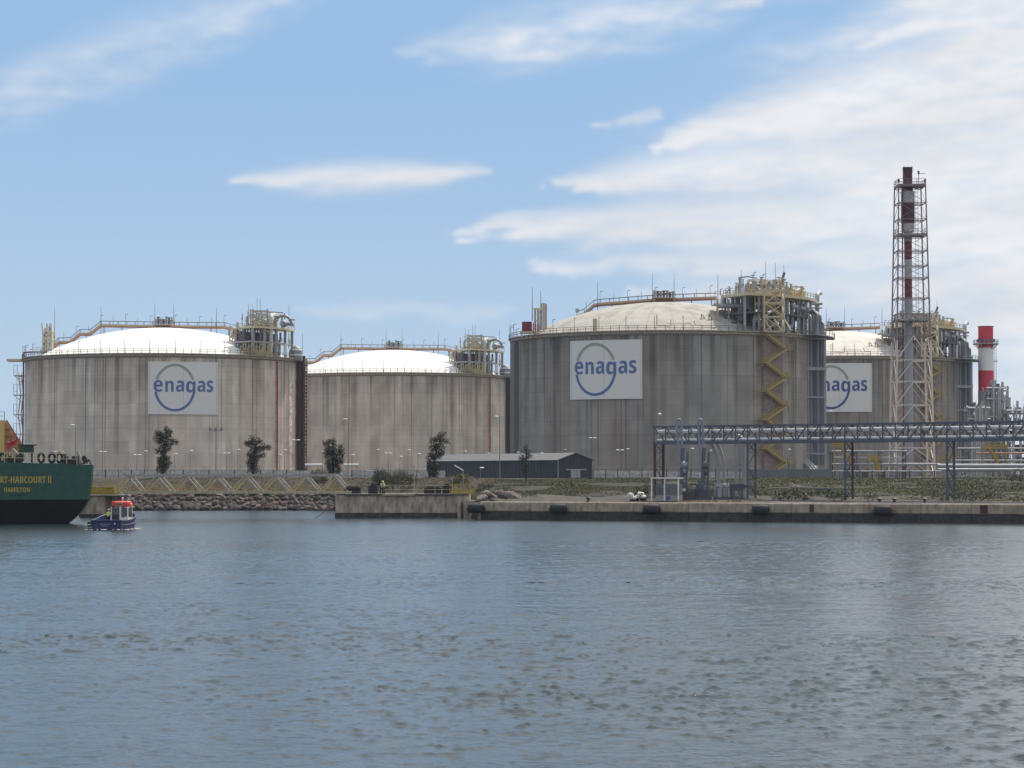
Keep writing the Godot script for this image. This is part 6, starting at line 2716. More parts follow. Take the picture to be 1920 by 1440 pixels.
	for q in [[-0.8, 0.8, 0.8, 0.8], [0.8, 0.8, 0.8, -0.8], [0.8, -0.8, -0.8, -0.8], [-0.8, -0.8, -0.8, 0.8]]:
		s.beam(c + Vector3(q[0], 3.0, q[1]), c + Vector3(q[2], 3.0, q[3]), 0.04)
	part("roof_rail", s, M.dark_grey, t)
	s = Shape.new()
	s.tube(c + Vector3(-1.0, 0.0, -0.9), c + Vector3(-1.0, 2.9, -0.9), 0.07, 6)
	part("mast", s, M.black_steel, t)
	# broken water round the stern
	var f := Shape.new()
	var r := RandomNumberGenerator.new()
	r.seed = 6
	for k in 46:
		var a := r.randf_range(0, TAU)
		var p := Vector3(sin(a) * 2.2 * r.randf_range(0.9, 1.15), 0.05, 0.4 + cos(a) * 0.7)
		if k > 22:
			p = Vector3(2.2 + r.randf_range(-0.1, 0.5), 0.05, r.randf_range(-5.0, 0.5))
		f.ball(p, Vector3(r.randf_range(0.05, 0.16), 0.05, 0.1), 5, 3)
	var wk := solo("wake_foam", f, M.white_paint, "", "", o, "", deg_to_rad(-5.0))
	tag(wk, "", "", "", "stuff")


# ---------------------------------------------------------------- trees, shrubs, grass, stones
func foliage(s: Shape, r: RandomNumberGenerator, at: Vector3, rad: Vector3, n: int, size: float, dark: Color, light: Color) -> void:
	# leaf-sized faces gathered in small sprays through an ellipsoid
	var k := 0
	while k < n:
		var u := Vector3(r.randf_range(-1, 1), r.randf_range(-1, 1), r.randf_range(-1, 1))
		if u.length() > 1.0:
			continue
		u *= pow(u.length(), -0.35)
		var c := at + u * rad * 0.92
		var m := r.randi_range(4, 9)
		var shade := r.randf()
		for i in m:
			var p := c + Vector3(r.randf_range(-1, 1), r.randf_range(-1, 1), r.randf_range(-1, 1)) * size * 1.3
			var a := (Vector3(r.randf_range(-1, 1), r.randf_range(-0.6, 1), r.randf_range(-1, 1)).normalized() + u * 0.9).normalized() * size * r.randf_range(0.8, 1.7)
			var b := a.cross(Vector3(r.randf_range(-1, 1), r.randf_range(-1, 1), r.randf_range(-1, 1))).normalized() * size * 0.2
			s.tint = dark.lerp(light, clampf(shade * 0.8 + r.randf_range(-0.2, 0.3), 0.0, 1.0))
			var nn := (u + Vector3(r.randf_range(-0.6, 0.6), r.randf_range(-0.3, 0.7), r.randf_range(-0.6, 0.6))).normalized()
			s.tri(p - b, p + b, p + a, nn, nn, nn)
			s.tri(p - b, p + b, p - a * 0.4, nn, nn, nn)
		k += m


func tree(called: String, label: String, x: float, foot_y: float, d: float, clumps: Array, trunk: Array, number: int, thick := 1.0) -> void:
	var r := RandomNumberGenerator.new()
	r.seed = number
	var o := spot(x, foot_y, d)
	o.y = ground_height(o.x, o.z) - 0.05
	var t := thing(called, label, "tree", o, 0.0, "dark trees along the terminal road")
	var L := func(px: float, py: float) -> Vector3:
		var v := spot(px, py, d) - o
		return v
	var s := Shape.new()
	var pts: Array = [Vector3.ZERO]
	for q in trunk:
		pts.append(L.call(q[0], q[1]))
	for i in pts.size() - 1:
		s.tube(pts[i], pts[i + 1], 0.2 * (1.0 - 0.8 * i / pts.size()), 7, 0.2 * (1.0 - 0.8 * (i + 1) / pts.size()))
	part("trunk", s, M.bark, t)
	var leaf := Shape.new()
	for q in clumps:
		var c: Vector3 = L.call(q[0], q[1])
		c.z += r.randf_range(-0.5, 0.5)
		var limb := Shape.new()
		var best: Vector3 = pts[-1]
		for p in pts:
			if p.distance_to(c) < best.distance_to(c) and p.y < c.y + 0.4:
				best = p
		limb.tube(best, c, 0.08, 5, 0.03)
		part("limb", limb, M.bark, t)
		var rx: float = q[2] / FOCAL * d
		var ry: float = q[3] / FOCAL * d
		foliage(leaf, r, c, Vector3(rx * 0.86, ry * 0.86, (rx + ry) * 0.4), int(290.0 * thick * maxf(0.3, rx * ry)), 0.26, Color(0.014, 0.021, 0.014), Color(0.042, 0.052, 0.028))
	part("crown", leaf, M.leaf, t)


func bush(label: String, x: float, foot_y: float, d: float, clumps: Array, dark: Color, light: Color, number: int, category := "bush", called := "bush") -> void:
	var r := RandomNumberGenerator.new()
	r.seed = number
	var o := spot(x, foot_y, d)
	o.y = ground_height(o.x, o.z) - 0.05
	var t := thing(called, label, category, o, 0.0, "shrubs and weeds on the bank")
	var leaf := Shape.new()
	var stems := Shape.new()
	for q in clumps:
		var c: Vector3 = spot(q[0], q[1], d) - o
		c.z += r.randf_range(-0.6, 0.6)
		var rx: float = q[2] / FOCAL * d
		var ry: float = q[3] / FOCAL * d
		foliage(leaf, r, c, Vector3(rx, ry, (rx + ry) * 0.5), int(700.0 * maxf(0.3, rx * ry)), 0.14, dark, light)
		for k in 4:
			stems.tube(Vector3(c.x * 0.6 + r.randf_range(-0.2, 0.2), 0, c.z * 0.6), c + Vector3(r.randf_range(-1, 1) * rx * 0.5, r.randf_range(-0.2, 0.4) * ry, 0), 0.02, 4)
	part("foliage", leaf, M.leaf, t)
	part("stem", stems, M.bark, t)


func build_trees() -> void:
	tree("dark_tree", "dark two-tiered tree in front of the leftmost tank, under its banner", 306, 893, 422, [[304, 876, 13, 15], [307, 866, 16, 14], [309, 852, 8, 10], [300, 846, 9, 5], [311, 838, 14, 9], [298, 822, 9, 13], [310, 822, 12, 18], [318, 812, 6, 8], [327, 828, 8, 8], [296, 812, 6, 6], [312, 806, 4, 6]], [[306, 878], [308, 858], [309, 840], [311, 822]], 1, 1.3)
	tree("dark_tree", "dark slender tree with a side bough, right of the leftmost banner", 476, 893, 422, [[476, 879, 12, 12], [473, 868, 12, 12], [477, 857, 12, 10], [471, 853, 9, 7], [479, 843, 11, 9], [488, 842, 9, 5], [496, 838, 8, 4], [504, 840, 4, 3], [467, 832, 9, 4], [476, 830, 11, 7], [487, 828, 8, 5], [474, 821, 8, 5], [462, 831, 5, 3], [492, 853, 5, 3]], [[475, 878], [477, 855], [478, 838], [474, 824]], 2, 1.25)
	tree("dark_tree", "dark bushy conifer-like tree in front of the gap between the left tanks", 625, 894, 420, [[626, 880, 17, 13], [624, 868, 17, 10], [634, 862, 12, 9], [620, 856, 14, 8], [630, 850, 15, 8], [642, 848, 6, 8], [614, 846, 8, 8], [611, 833, 5, 6], [622, 842, 9, 8], [625, 829, 4, 8], [638, 839, 4, 4], [618, 828, 4, 4]], [[625, 874], [625, 852], [625, 832]], 3, 1.35)
	tree("dark_tree", "dark leaning tree at the left end of the grey warehouse", 815, 899, 418, [[812, 884, 13, 14], [814, 874, 14, 10], [808, 858, 8, 10], [818, 856, 12, 8], [826, 850, 9, 8], [813, 840, 10, 8], [824, 838, 11, 8], [812, 826, 9, 6], [824, 822, 11, 7], [836, 827, 8, 4], [829, 815, 7, 4]], [[813, 884], [815, 862], [819, 844], [824, 828]], 4, 1.3)
	tree("dark_tree", "thin sparse tree in front of the middle of the warehouse", 986, 901, 424, [[984, 884, 6, 10], [986, 872, 7, 8], [983, 858, 10, 7], [992, 857, 8, 7], [987, 847, 9, 6], [987, 838, 4, 5], [978, 862, 5, 4]], [[986, 880], [987, 860], [987, 842]], 5, 0.75)
	var g := Color(0.035, 0.045, 0.014)
	var h := Color(0.115, 0.115, 0.03)
	bush("large olive bush behind the two workers on the platform", 748, 912, 370, [[716, 892, 16, 10], [732, 894, 14, 10], [748, 889, 14, 11], [762, 892, 13, 11], [774, 897, 11, 8], [705, 896, 10, 7], [750, 902, 30, 8], [730, 906, 30, 6]], g, h, 11)
	bush("dark rounded bush overlapping the left of the large olive bush", 716, 912, 368, [[708, 888, 9, 9], [720, 887, 9, 9], [714, 897, 16, 9], [714, 905, 18, 6]], Color(0.02, 0.028, 0.016), Color(0.05, 0.055, 0.03), 12)
	bush("low olive bush beside the dark conifer, over the footbridge", 598, 900, 412, [[588, 890, 9, 7], [598, 886, 11, 7], [608, 890, 9, 7], [598, 895, 16, 6]], Color(0.06, 0.06, 0.012), Color(0.16, 0.13, 0.03), 13)
	bush("dark low shrub directly under the footbridge's right half", 602, 906, 404, [[592, 900, 10, 5], [608, 900, 10, 6]], Color(0.015, 0.02, 0.012), Color(0.035, 0.04, 0.02), 14)
	bush("yellow-green bush at the left front of the warehouse", 862, 914, 352, [[848, 900, 10, 9], [860, 895, 11, 8], [872, 897, 10, 8], [862, 904, 20, 7]], Color(0.045, 0.055, 0.01), Color(0.15, 0.145, 0.025), 15)
	bush("scrubby grey-green weeds among the pale boulders beside the platform", 912, 926, 345, [[905, 912, 12, 10], [918, 908, 10, 8], [898, 918, 8, 8]], Color(0.05, 0.05, 0.03), Color(0.12, 0.11, 0.07), 16)
	bush("tall weeds at the left end of the loading yard fence", 1206, 934, 312, [[1200, 922, 10, 14], [1212, 918, 9, 14], [1192, 928, 8, 8]], Color(0.028, 0.034, 0.014), Color(0.07, 0.072, 0.034), 17)
	bush("dark green weeds right of the braced bridge legs at the quay edge", 1480, 938, 306, [[1455, 933, 14, 5], [1475, 929, 14, 8], [1495, 931, 14, 7], [1515, 934, 12, 5]], Color(0.018, 0.026, 0.01), Color(0.05, 0.058, 0.024), 18)
	bush("yellow-green tuft beside the brown bridge legs", 1632, 934, 305, [[1622, 930, 10, 6], [1636, 928, 10, 8]], Color(0.06, 0.07, 0.018), Color(0.17, 0.17, 0.05), 19)
	bush("grey-green weeds left of the brown bridge legs", 1572, 936, 304, [[1560, 930, 14, 7], [1580, 930, 12, 7]], Color(0.022, 0.028, 0.014), Color(0.058, 0.06, 0.034), 20)
	bush("brown shrub on the bank at the far right edge", 1904, 900, 352, [[1895, 892, 12, 10], [1910, 888, 12, 11]], Color(0.05, 0.045, 0.03), Color(0.11, 0.095, 0.06), 21)
	bush("pale dry thorn bush on the bank right of the loading area", 1490, 918, 330, [[1485, 912, 7, 5], [1495, 914, 7, 4]], Color(0.22, 0.2, 0.17), Color(0.45, 0.42, 0.37), 22)
	bush("dark weeds at the foot of the small blue lattice leg near the right edge", 1800, 936, 300, [[1785, 931, 12, 6], [1805, 928, 14, 8], [1830, 931, 16, 6], [1860, 929, 18, 8]], Color(0.022, 0.03, 0.011), Color(0.06, 0.066, 0.027), 23)


func build_grass() -> void:
	var blade := Shape.new()
	var r := RandomNumberGenerator.new()
	r.seed = 77
	for k in 9:
		var a := TAU * k / 9.0 + r.randf_range(-0.3, 0.3)
		var f := Vector3(cos(a), 0, sin(a)) * r.randf_range(0.02, 0.2)
		var tip := f * r.randf_range(1.6, 2.8) + Vector3.UP * r.randf_range(0.3, 0.62)
		var side := Vector3(-sin(a), 0, cos(a)) * 0.055
		var nn := (Vector3.UP + f.normalized() * 0.5).normalized()
		blade.tri(f - side, f + side, tip, nn, nn, nn)
	var mm := MultiMesh.new()
	mm.transform_format = MultiMesh.TRANSFORM_3D
	mm.use_colors = true
	mm.mesh = blade.mesh(M.leaf)
	var n := FastNoiseLite.new()
	n.seed = 9
	n.frequency = 0.045
	n.fractal_octaves = 3
	var at: Array = []
	var tone: Array = []
	var tries := 0
	while at.size() < 60000 and tries < 230000:
		tries += 1
		var x := r.randf_range(-66.0, 98.0)
		var z := -r.randf_range(276.0, 425.0)
		var t := inland(x, z)
		var v := n.get_noise_2d(x, z)
		var right := x > -3.0
		var want := 0.0
		if right:
			if t > 24.0 and t < 125.0:
				want = soft(-0.45, -0.1, v)
			elif t > 3.5:
				want = 0.3 * soft(0.15, 0.32, v)
		elif x > -9.0:
			want = 0.7 * soft(4.0, 9.0, t)
		else:
			want = soft(10.0, 14.0, t) * (1.0 if t < 40.0 else 0.0)
		if r.randf() > want:
			continue
		var size := r.randf_range(0.4, 0.95) * (1.0 + 0.5 * v)
		if not right:
			size *= 0.7
		at.append(Transform3D(Basis(Vector3.UP, r.randf_range(0, TAU)).scaled(Vector3(size, size * 0.55, size)), Vector3(x, ground_height(x, z) - 0.04, z)))
		var w := n.get_noise_2d(x * 0.7 + 200.0, z * 1.6)
		var c := Color(0.028, 0.041, 0.011).lerp(Color(0.052, 0.055, 0.021), soft(-0.2, 0.3, w))
		if not right:
			c = Color(0.05, 0.048, 0.013).lerp(Color(0.08, 0.06, 0.022), soft(-0.2, 0.3, w))
		if Vector2(x - 51.0, (z + 332.0) * 0.4).length() < 6.0:
			c = c.lerp(Color(0.065, 0.085, 0.016), 0.75)
		tone.append(c * r.randf_range(0.85, 1.15))
	mm.instance_count = at.size()
	for i in at.size():
		mm.set_instance_transform(i, at[i])
		mm.set_instance_color(i, tone[i])
	var mi := MultiMeshInstance3D.new()
	mi.name = "grass"
	mi.multimesh = mm
	add_child(mi)
	tag(mi, "rough grass and weeds covering the bank behind the quay", "grass", "", "stuff")


func stone(number: int) -> Shape:
	# a broken block: an octahedron split twice, pushed about, left with flat faces
	var r := RandomNumberGenerator.new()
	r.seed = number
	var cut: Array = []
	for k in 9:
		cut.append([Vector3(r.randf_range(-1, 1), r.randf_range(-1, 1), r.randf_range(-1, 1)).normalized(), r.randf_range(0.52, 0.8)])
	var faces: Array = []
	var p := [Vector3.UP, Vector3.RIGHT, Vector3.BACK, Vector3.LEFT, Vector3.FORWARD, Vector3.DOWN]
	for k in 4:
		faces.append([p[0], p[1 + k], p[1 + (k + 1) % 4]])
		faces.append([p[5], p[1 + k], p[1 + (k + 1) % 4]])
	for step in 2:
		var next: Array = []
		for f in faces:
			var a: Vector3 = ((f[0] + f[1]) / 2.0).normalized()
			var b: Vector3 = ((f[1] + f[2]) / 2.0).normalized()
			var c: Vector3 = ((f[2] + f[0]) / 2.0).normalized()
			next.append_array([[f[0], a, c], [a, f[1], b], [c, b, f[2]], [a, b, c]])
		faces = next
	var s := Shape.new()
	for f in faces:
		var q: Array = []
		for v in f:
			var w: Vector3 = v
			for c in cut:
				var e: float = w.dot(c[0]) - c[1]
				if e > 0.0:
					w -= c[0] * e
			q.append(w)
		s.flat(q[0], q[1], q[2], q[0] + q[1] + q[2])
	return s


func build_rocks() -> void:
	var kinds: Array = []
	for k in 7:
		var s := stone(100 + k)
		kinds.append(s)
	var tones := [["dark grey", 0.42], ["grey", 0.75], ["pale grey", 1.25], ["reddish brown", 0.8]]
	var meshes: Array = []
	for c in tones.size():
		var row: Array = []
		for k in kinds.size():
			var s: Shape = kinds[k]
			var col := Color(tones[c][1], tones[c][1], tones[c][1])
			if c == 3:
				col = Color(0.9, 0.68, 0.62)
			s.k.fill(col)
			row.append(s.mesh(M.rock))
		meshes.append(row)
	var r := RandomNumberGenerator.new()
	r.seed = 55
	var rows := ["at the embankment's waterline", "low on the embankment", "midway up the embankment", "high on the embankment", "atop the embankment"]
	for j in 5:
		var x := -71.0
		while x < -27.0:
			var size := r.randf_range(0.38, 0.70) * (1.15 if j < 2 else 0.92)
			x += size * 1.42
			var px := 960.0 + x / 390.0 * FOCAL
			var bay := int((664.0 - px) / 57.0)
			var place: String = "left of the footbridge's trusses" if bay > 7 else "under the footbridge's %s bay from the right" % ["first", "second", "third", "fourth", "fifth", "sixth", "seventh", "eighth"][maxi(0, bay)]
			var scale_word := "large " if size > 0.62 else "small " if size < 0.46 else ""
			var d0 := lerpf(386.0, 338.0, soft(-34.0, -8.0, x))
			var z = -(d0 + [0.2, 2.2, 4.6, 7.2, 9.8][j] + r.randf_range(-0.7, 0.7))
			var o := MeshInstance3D.new()
			o.name = numbered("boulder")
			var c := r.randi_range(0, 3)
			if j == 0 and c != 2:
				c = 0 if r.randf() < 0.6 else c
			o.mesh = meshes[c][r.randi_range(0, 6)]
			add_child(o)
			o.position = Vector3(x, maxf(0.05, ground_height(x, z)) + size * 0.30, z)
			o.rotation = Vector3(r.randf_range(-0.6, 0.6), r.randf_range(0, TAU), r.randf_range(-0.6, 0.6))
			o.scale = Vector3(size * r.randf_range(1.0, 1.5), size * r.randf_range(0.8, 1.1), size * r.randf_range(0.9, 1.3))
			tag(o, "%s%s boulder %s, %s" % [scale_word, tones[c][0], rows[j], place], "boulder", "boulders of the embankment")
	# big pale blocks between the platform and the quay
	for q in [[918, 930, 322, 2.0, 1.0, "large pale block leaning between the platform and the quay, left one"], [936, 926, 324, 1.0, 0.9, "small dark-topped block between the two large pale blocks at the quay's end"], [962, 929, 322, 2.3, 0.9, "large pale sloping block at the left end of the quay apron"], [905, 934, 318, 1.2, 0.8, "pale block wedged against the platform's right end"], [922, 938, 314, 0.8, 0.5, "dark small block lying at the quay's left corner"]]:
		var o := MeshInstance3D.new()
		o.name = numbered("boulder")
		o.mesh = meshes[0 if q[5].begins_with("dark") else 2][r.randi_range(0, 6)]
		add_child(o)
		o.position = spot(q[0], q[1] + 3.0, q[2])
		o.rotation = Vector3(0.2, r.randf_range(0, TAU), r.randf_range(-0.3, 0.3))
		o.scale = Vector3(q[3], q[4], q[4] * 1.2)
		tag(o, q[5], "boulder", "pale blocks at the quay's left end")


func quay_at(px: float) -> float:
	var k := (px - 960.0) / FOCAL
	return (309.5 * k + 4.2) / (0.9331 + 0.3595 * k)


func build_quay_furniture() -> void:
	var basis := Basis(QUAY_ALONG, Vector3.UP, -QUAY_IN)
	var names := ["first from the mooring platform", "second from the mooring platform", "below the loading area's cabin", "right of the braced bridge legs", "nearest the right edge"]
	var proto: Node3D = null
	for k in 5:
		var x := quay_at([896.0, 1050.0, 1224.0, 1428.0, 1656.0][k])
		var at := QUAY_FROM + QUAY_ALONG * x - QUAY_IN * 0.62 + Vector3.UP * 1.5
		var label: String = "black rubber cylinder fender hung on the quay wall, " + names[k]
		if proto == null:
			proto = thing("rubber_fender", label, "fender", at, 0.0, "rubber fenders on the quay wall")
			var s := Shape.new()
			s.lathe(Vector3.ZERO, [Vector2(0.24, -1.0), Vector2(0.56, -1.0), Vector2(0.62, -0.94), Vector2(0.62, 0.94), Vector2(0.56, 1.0), Vector2(0.24, 1.0), Vector2(0.24, -1.0)], 18)
			part("cylinder", s, M.rubber, proto)
			s = Shape.new()
			s.tube(Vector3(0, -1.35, 0), Vector3(0, 1.35, 0), 0.05, 6)
			s.tube(Vector3(0, -1.35, 0), Vector3(0.8, -1.2, -0.55), 0.04, 5)
			s.tube(Vector3(0, 1.35, 0), Vector3(0.8, 1.2, -0.55), 0.04, 5)
			part("chain", s, M.rust, proto)
			proto.transform = Transform3D(basis * Basis(Vector3(0, 0, 1), -PI / 2) * Basis(Vector3.UP, 0.0), at)
		else:
			var c := dup(proto, at, 0.0, label)
			c.transform = Transform3D(proto.transform.basis, at)
	var spots := ["small black bollard alone on the pale apron left of the rubble heap", "black bollard right of the brown bridge legs, first of three", "black bollard right of the brown bridge legs, middle of three", "black bollard right of the brown bridge legs, last of three"]
	proto = null
	for k in 4:
		var x := quay_at([1095.0, 1643.0, 1671.0, 1728.0][k])
		var at := QUAY_FROM + QUAY_ALONG * x + QUAY_IN * 1.6 + Vector3.UP * (QUAY_TOP - 0.02)
		if proto == null:
			proto = thing("bollard", spots[k], "bollard", at, 0.0, "bollards on the quay")
			var s := Shape.new()
			s.lathe(Vector3.ZERO, [Vector2(0.3, 0), Vector2(0.3, 0.06), Vector2(0.17, 0.1), Vector2(0.15, 0.4), Vector2(0.32, 0.5), Vector2(0.34, 0.6), Vector2(0.24, 0.68), Vector2(0.02, 0.7)], 14)
			part("post", s, M.black_steel, proto)
			s = Shape.new()
			s.box(Vector3(0, 0.02, 0), Vector3(0.75, 0.05, 0.75))
			part("base_plate", s, M.rust, proto)
		else:
			dup(proto, at, 0.3 * k, spots[k])
	# heap of white sacks and rubble on the apron
	var h := spot(1196, 938, 309)
	h.y = ground_height(h.x, h.z)
	var t := thing("rubble_heap", "heap of white rubble over dark scrap, left of the equipment cabin", "rubble heap", h)
	var r := RandomNumberGenerator.new()
	r.seed = 12
	for k in 16:
		var s := stone(200 + k)
		s.k.fill(Color(0.95, 0.93, 0.9) if k > 5 else Color(0.1, 0.1, 0.1))
		var m := part("lump", s, M.white_paint if k > 5 else M.rubber, t)
		m.position = Vector3(r.randf_range(-1.0, 1.0), 0.15 + (0.0 if k <= 5 else r.randf_range(0.2, 0.95)), r.randf_range(-0.4, 0.5))
		m.scale = Vector3(r.randf_range(0.25, 0.55), r.randf_range(0.2, 0.34), 0.35)
		m.rotation.y = r.randf_range(0, TAU)
	# a dark trough on the bank
	var s := Shape.new()
	s.box(Vector3(0, 0.3, 0), Vector3(2.1, 0.6, 1.0))
	s.box(Vector3(0, 0.62, 0), Vector3(2.2, 0.08, 1.1))
	var b := spot(1543, 918, 333)
	b.y = ground_height(b.x, b.z)
	solo("scrap_trough", s, M.dark_grey, "low dark trough lying on the bank right of the pale thorn bush", "trough", b)
	s = Shape.new()
	for k in 5:
		s.beam(Vector3(-1.4 + k * 0.7, 0, 0), Vector3(-1.4 + k * 0.7, 0.9, 0), 0.1)
	s.beam(Vector3(-1.5, 0.85, 0), Vector3(1.5, 0.85, 0), 0.08)
	b = spot(1788, 930, 296)
	b.y = ground_height(b.x, b.z)
	solo("low_barrier", s, M.dark_grey, "low dark barrier beside the blue lattice leg near the right edge", "barrier", b)


# ---------------------------------------------------------------- lamps and people
func build_lamps() -> void:
	# [column, row of the head, metres away, kind, label]
	var list := [
		[142, 797, 470, "single", "tall single street lamp just right of the ship's stern"],
		[405, 803, 470, "cluster", "tall floodlight mast below the right edge of the leftmost banner"],
		[555, 825, 520, "double", "tall twin lamp left of the brown pipe tower between the left tanks"],
		[653, 786, 450, "single", "tall single lamp right of the dark conifer-like tree"],
		[937, 781, 428, "single", "tall single lamp in front of the warehouse, left of the thin tree"],
		[1089, 809, 520, "cluster", "floodlight mast with three lamps above the warehouse gable"],
		[1111, 821, 540, "double", "tall twin lamp right of the floodlight mast above the warehouse gable"],
		[1237, 777, 330, "ball", "slim post with a round lamp above the left end of the pipe bridge"],
		[102, 847, 560, "short", "short white lamp behind the ship's fairleads"],
		[193, 847, 560, "double", "short twin lamp at the left foot of the leftmost tank, first of its row"],
		[257, 853, 540, "double", "low twin lamp left of the two-tiered tree"],
		[272, 846, 580, "short", "short single lamp close left of the two-tiered tree"],
		[357, 845, 570, "short", "short single lamp right of the two-tiered tree"],
		[328, 851, 550, "short", "low single lamp half hidden behind the two-tiered tree"],
		[425, 850, 540, "double", "low twin lamp just right of the tall floodlight mast"],
		[446, 843, 580, "short", "short single lamp left of the slender tree"],
		[534, 844, 580, "short", "short single lamp right of the red riser pipe"],
		[524, 853, 545, "short", "low single lamp close beside the red riser pipe"],
		[605, 847, 560, "short", "short single lamp left of the conifer-like tree"],
		[660, 853, 540, "short", "low single lamp just right of a tall lamp before the second tank"],
		[707, 843, 580, "short", "short single lamp before the second tank, above the dark rounded bush"],
		[728, 850, 545, "double", "low twin lamp before the second tank, above the large bush"],
		[750, 856, 530, "short", "lowest single lamp before the second tank, above the large bush"],
		[765, 844, 580, "short", "short single lamp before the second tank, right of the large bush's crown"],
		[784, 851, 550, "short", "low single lamp left of the leaning tree"],
		[871, 846, 560, "short", "short single lamp above the left part of the warehouse roof"],
		[915, 850, 545, "short", "low single lamp above the warehouse roof, left of the tall lamp"],
		[970, 848, 560, "short", "low single lamp above the warehouse roof, left of the thin tree's top"],
		[1014, 850, 545, "short", "low single lamp above the warehouse roof, right of the thin tree"],
		[1058, 843, 560, "short", "short single lamp above the warehouse ridge's right end"],
		[1162, 844, 520, "double", "twin lamp between the warehouse and the pipe bridge, brighter one"],
		[1175, 842, 540, "short", "short single lamp right of the twin lamp before the largest tank"],
		[1296, 841, 520, "short", "short lamp seen between the two hooked loading arms"],
		[1333, 845, 520, "ball", "short post lamp behind the drop pipes under the bridge"],
		[1480, 843, 500, "ball", "short post lamp right of the zigzag stair's foot"],
		[901, 877, 420, "short", "small low lamp in front of the warehouse wall"],
		[1556, 771, 560, "short", "lamp head right under the half hidden banner"],
	]
	for q in list:
		var head := spot(q[0], q[1], q[2])
		var g := ground_height(head.x, head.z)
		var t := thing("street_lamp", q[4], "street lamp", Vector3(head.x, g, head.z), 0.0, "lamps around the terminal")
		var h := head.y - g
		var s := Shape.new()
		var kind: String = q[3]
		var w := 0.075 if kind in ["short", "double"] else 0.10
		s.tube(Vector3.ZERO, Vector3(0, h - 0.15, 0), w, 7, w * 0.65)
		if kind == "cluster":
			s.box(Vector3(0, h - 0.5, 0), Vector3(2.4, 0.12, 0.6))
		part("pole", s, M.pole_grey, t)
		var heads: Array = {"single": [-0.6], "short": [0.25], "double": [-0.5, 0.5], "cluster": [-1.1, 0.0, 1.1], "ball": [0.0]}[kind]
		for x in heads:
			s = Shape.new()
			if kind == "ball":
				s.ball(Vector3(0, h, 0), Vector3(0.24, 0.2, 0.24), 10, 6)
			elif kind == "cluster":
				s.box(Vector3(x, h - 0.15, 0.15), Vector3(0.55, 0.5, 0.4))
			else:
				s.ball(Vector3(x, h, 0.1), Vector3(0.46, 0.13, 0.26), 10, 5)
				s.beam(Vector3(0, h - 0.2, 0), Vector3(x * 0.7, h - 0.02, 0.05), 0.06)
			part("lamp_head", s, M.pole_grey if kind == "cluster" else M.lamp_white, t)
	# an inclined tube lamp on a short post beside the platform's yellow railing
	var f := spot(868.5, 912, 350)
	var t := thing("street_lamp", "inclined tube lamp on a short post above the platform's yellow railing", "street lamp", Vector3(f.x, ground_height(f.x, f.z), f.z), 0.0, "lamps around the terminal")
	var s := Shape.new()
	var top := spot(868.5, 882, 350).y - t.position.y
	s.tube(Vector3.ZERO, Vector3(0, top, 0), 0.06, 6)
	part("pole", s, M.off_white, t)
	s = Shape.new()
	s.beam(Vector3(0.05, top, 0.1), Vector3(-1.3, top + 0.8, 0.1), 0.22, 0.16)
	part("lamp_head", s, M.lamp_white, t)


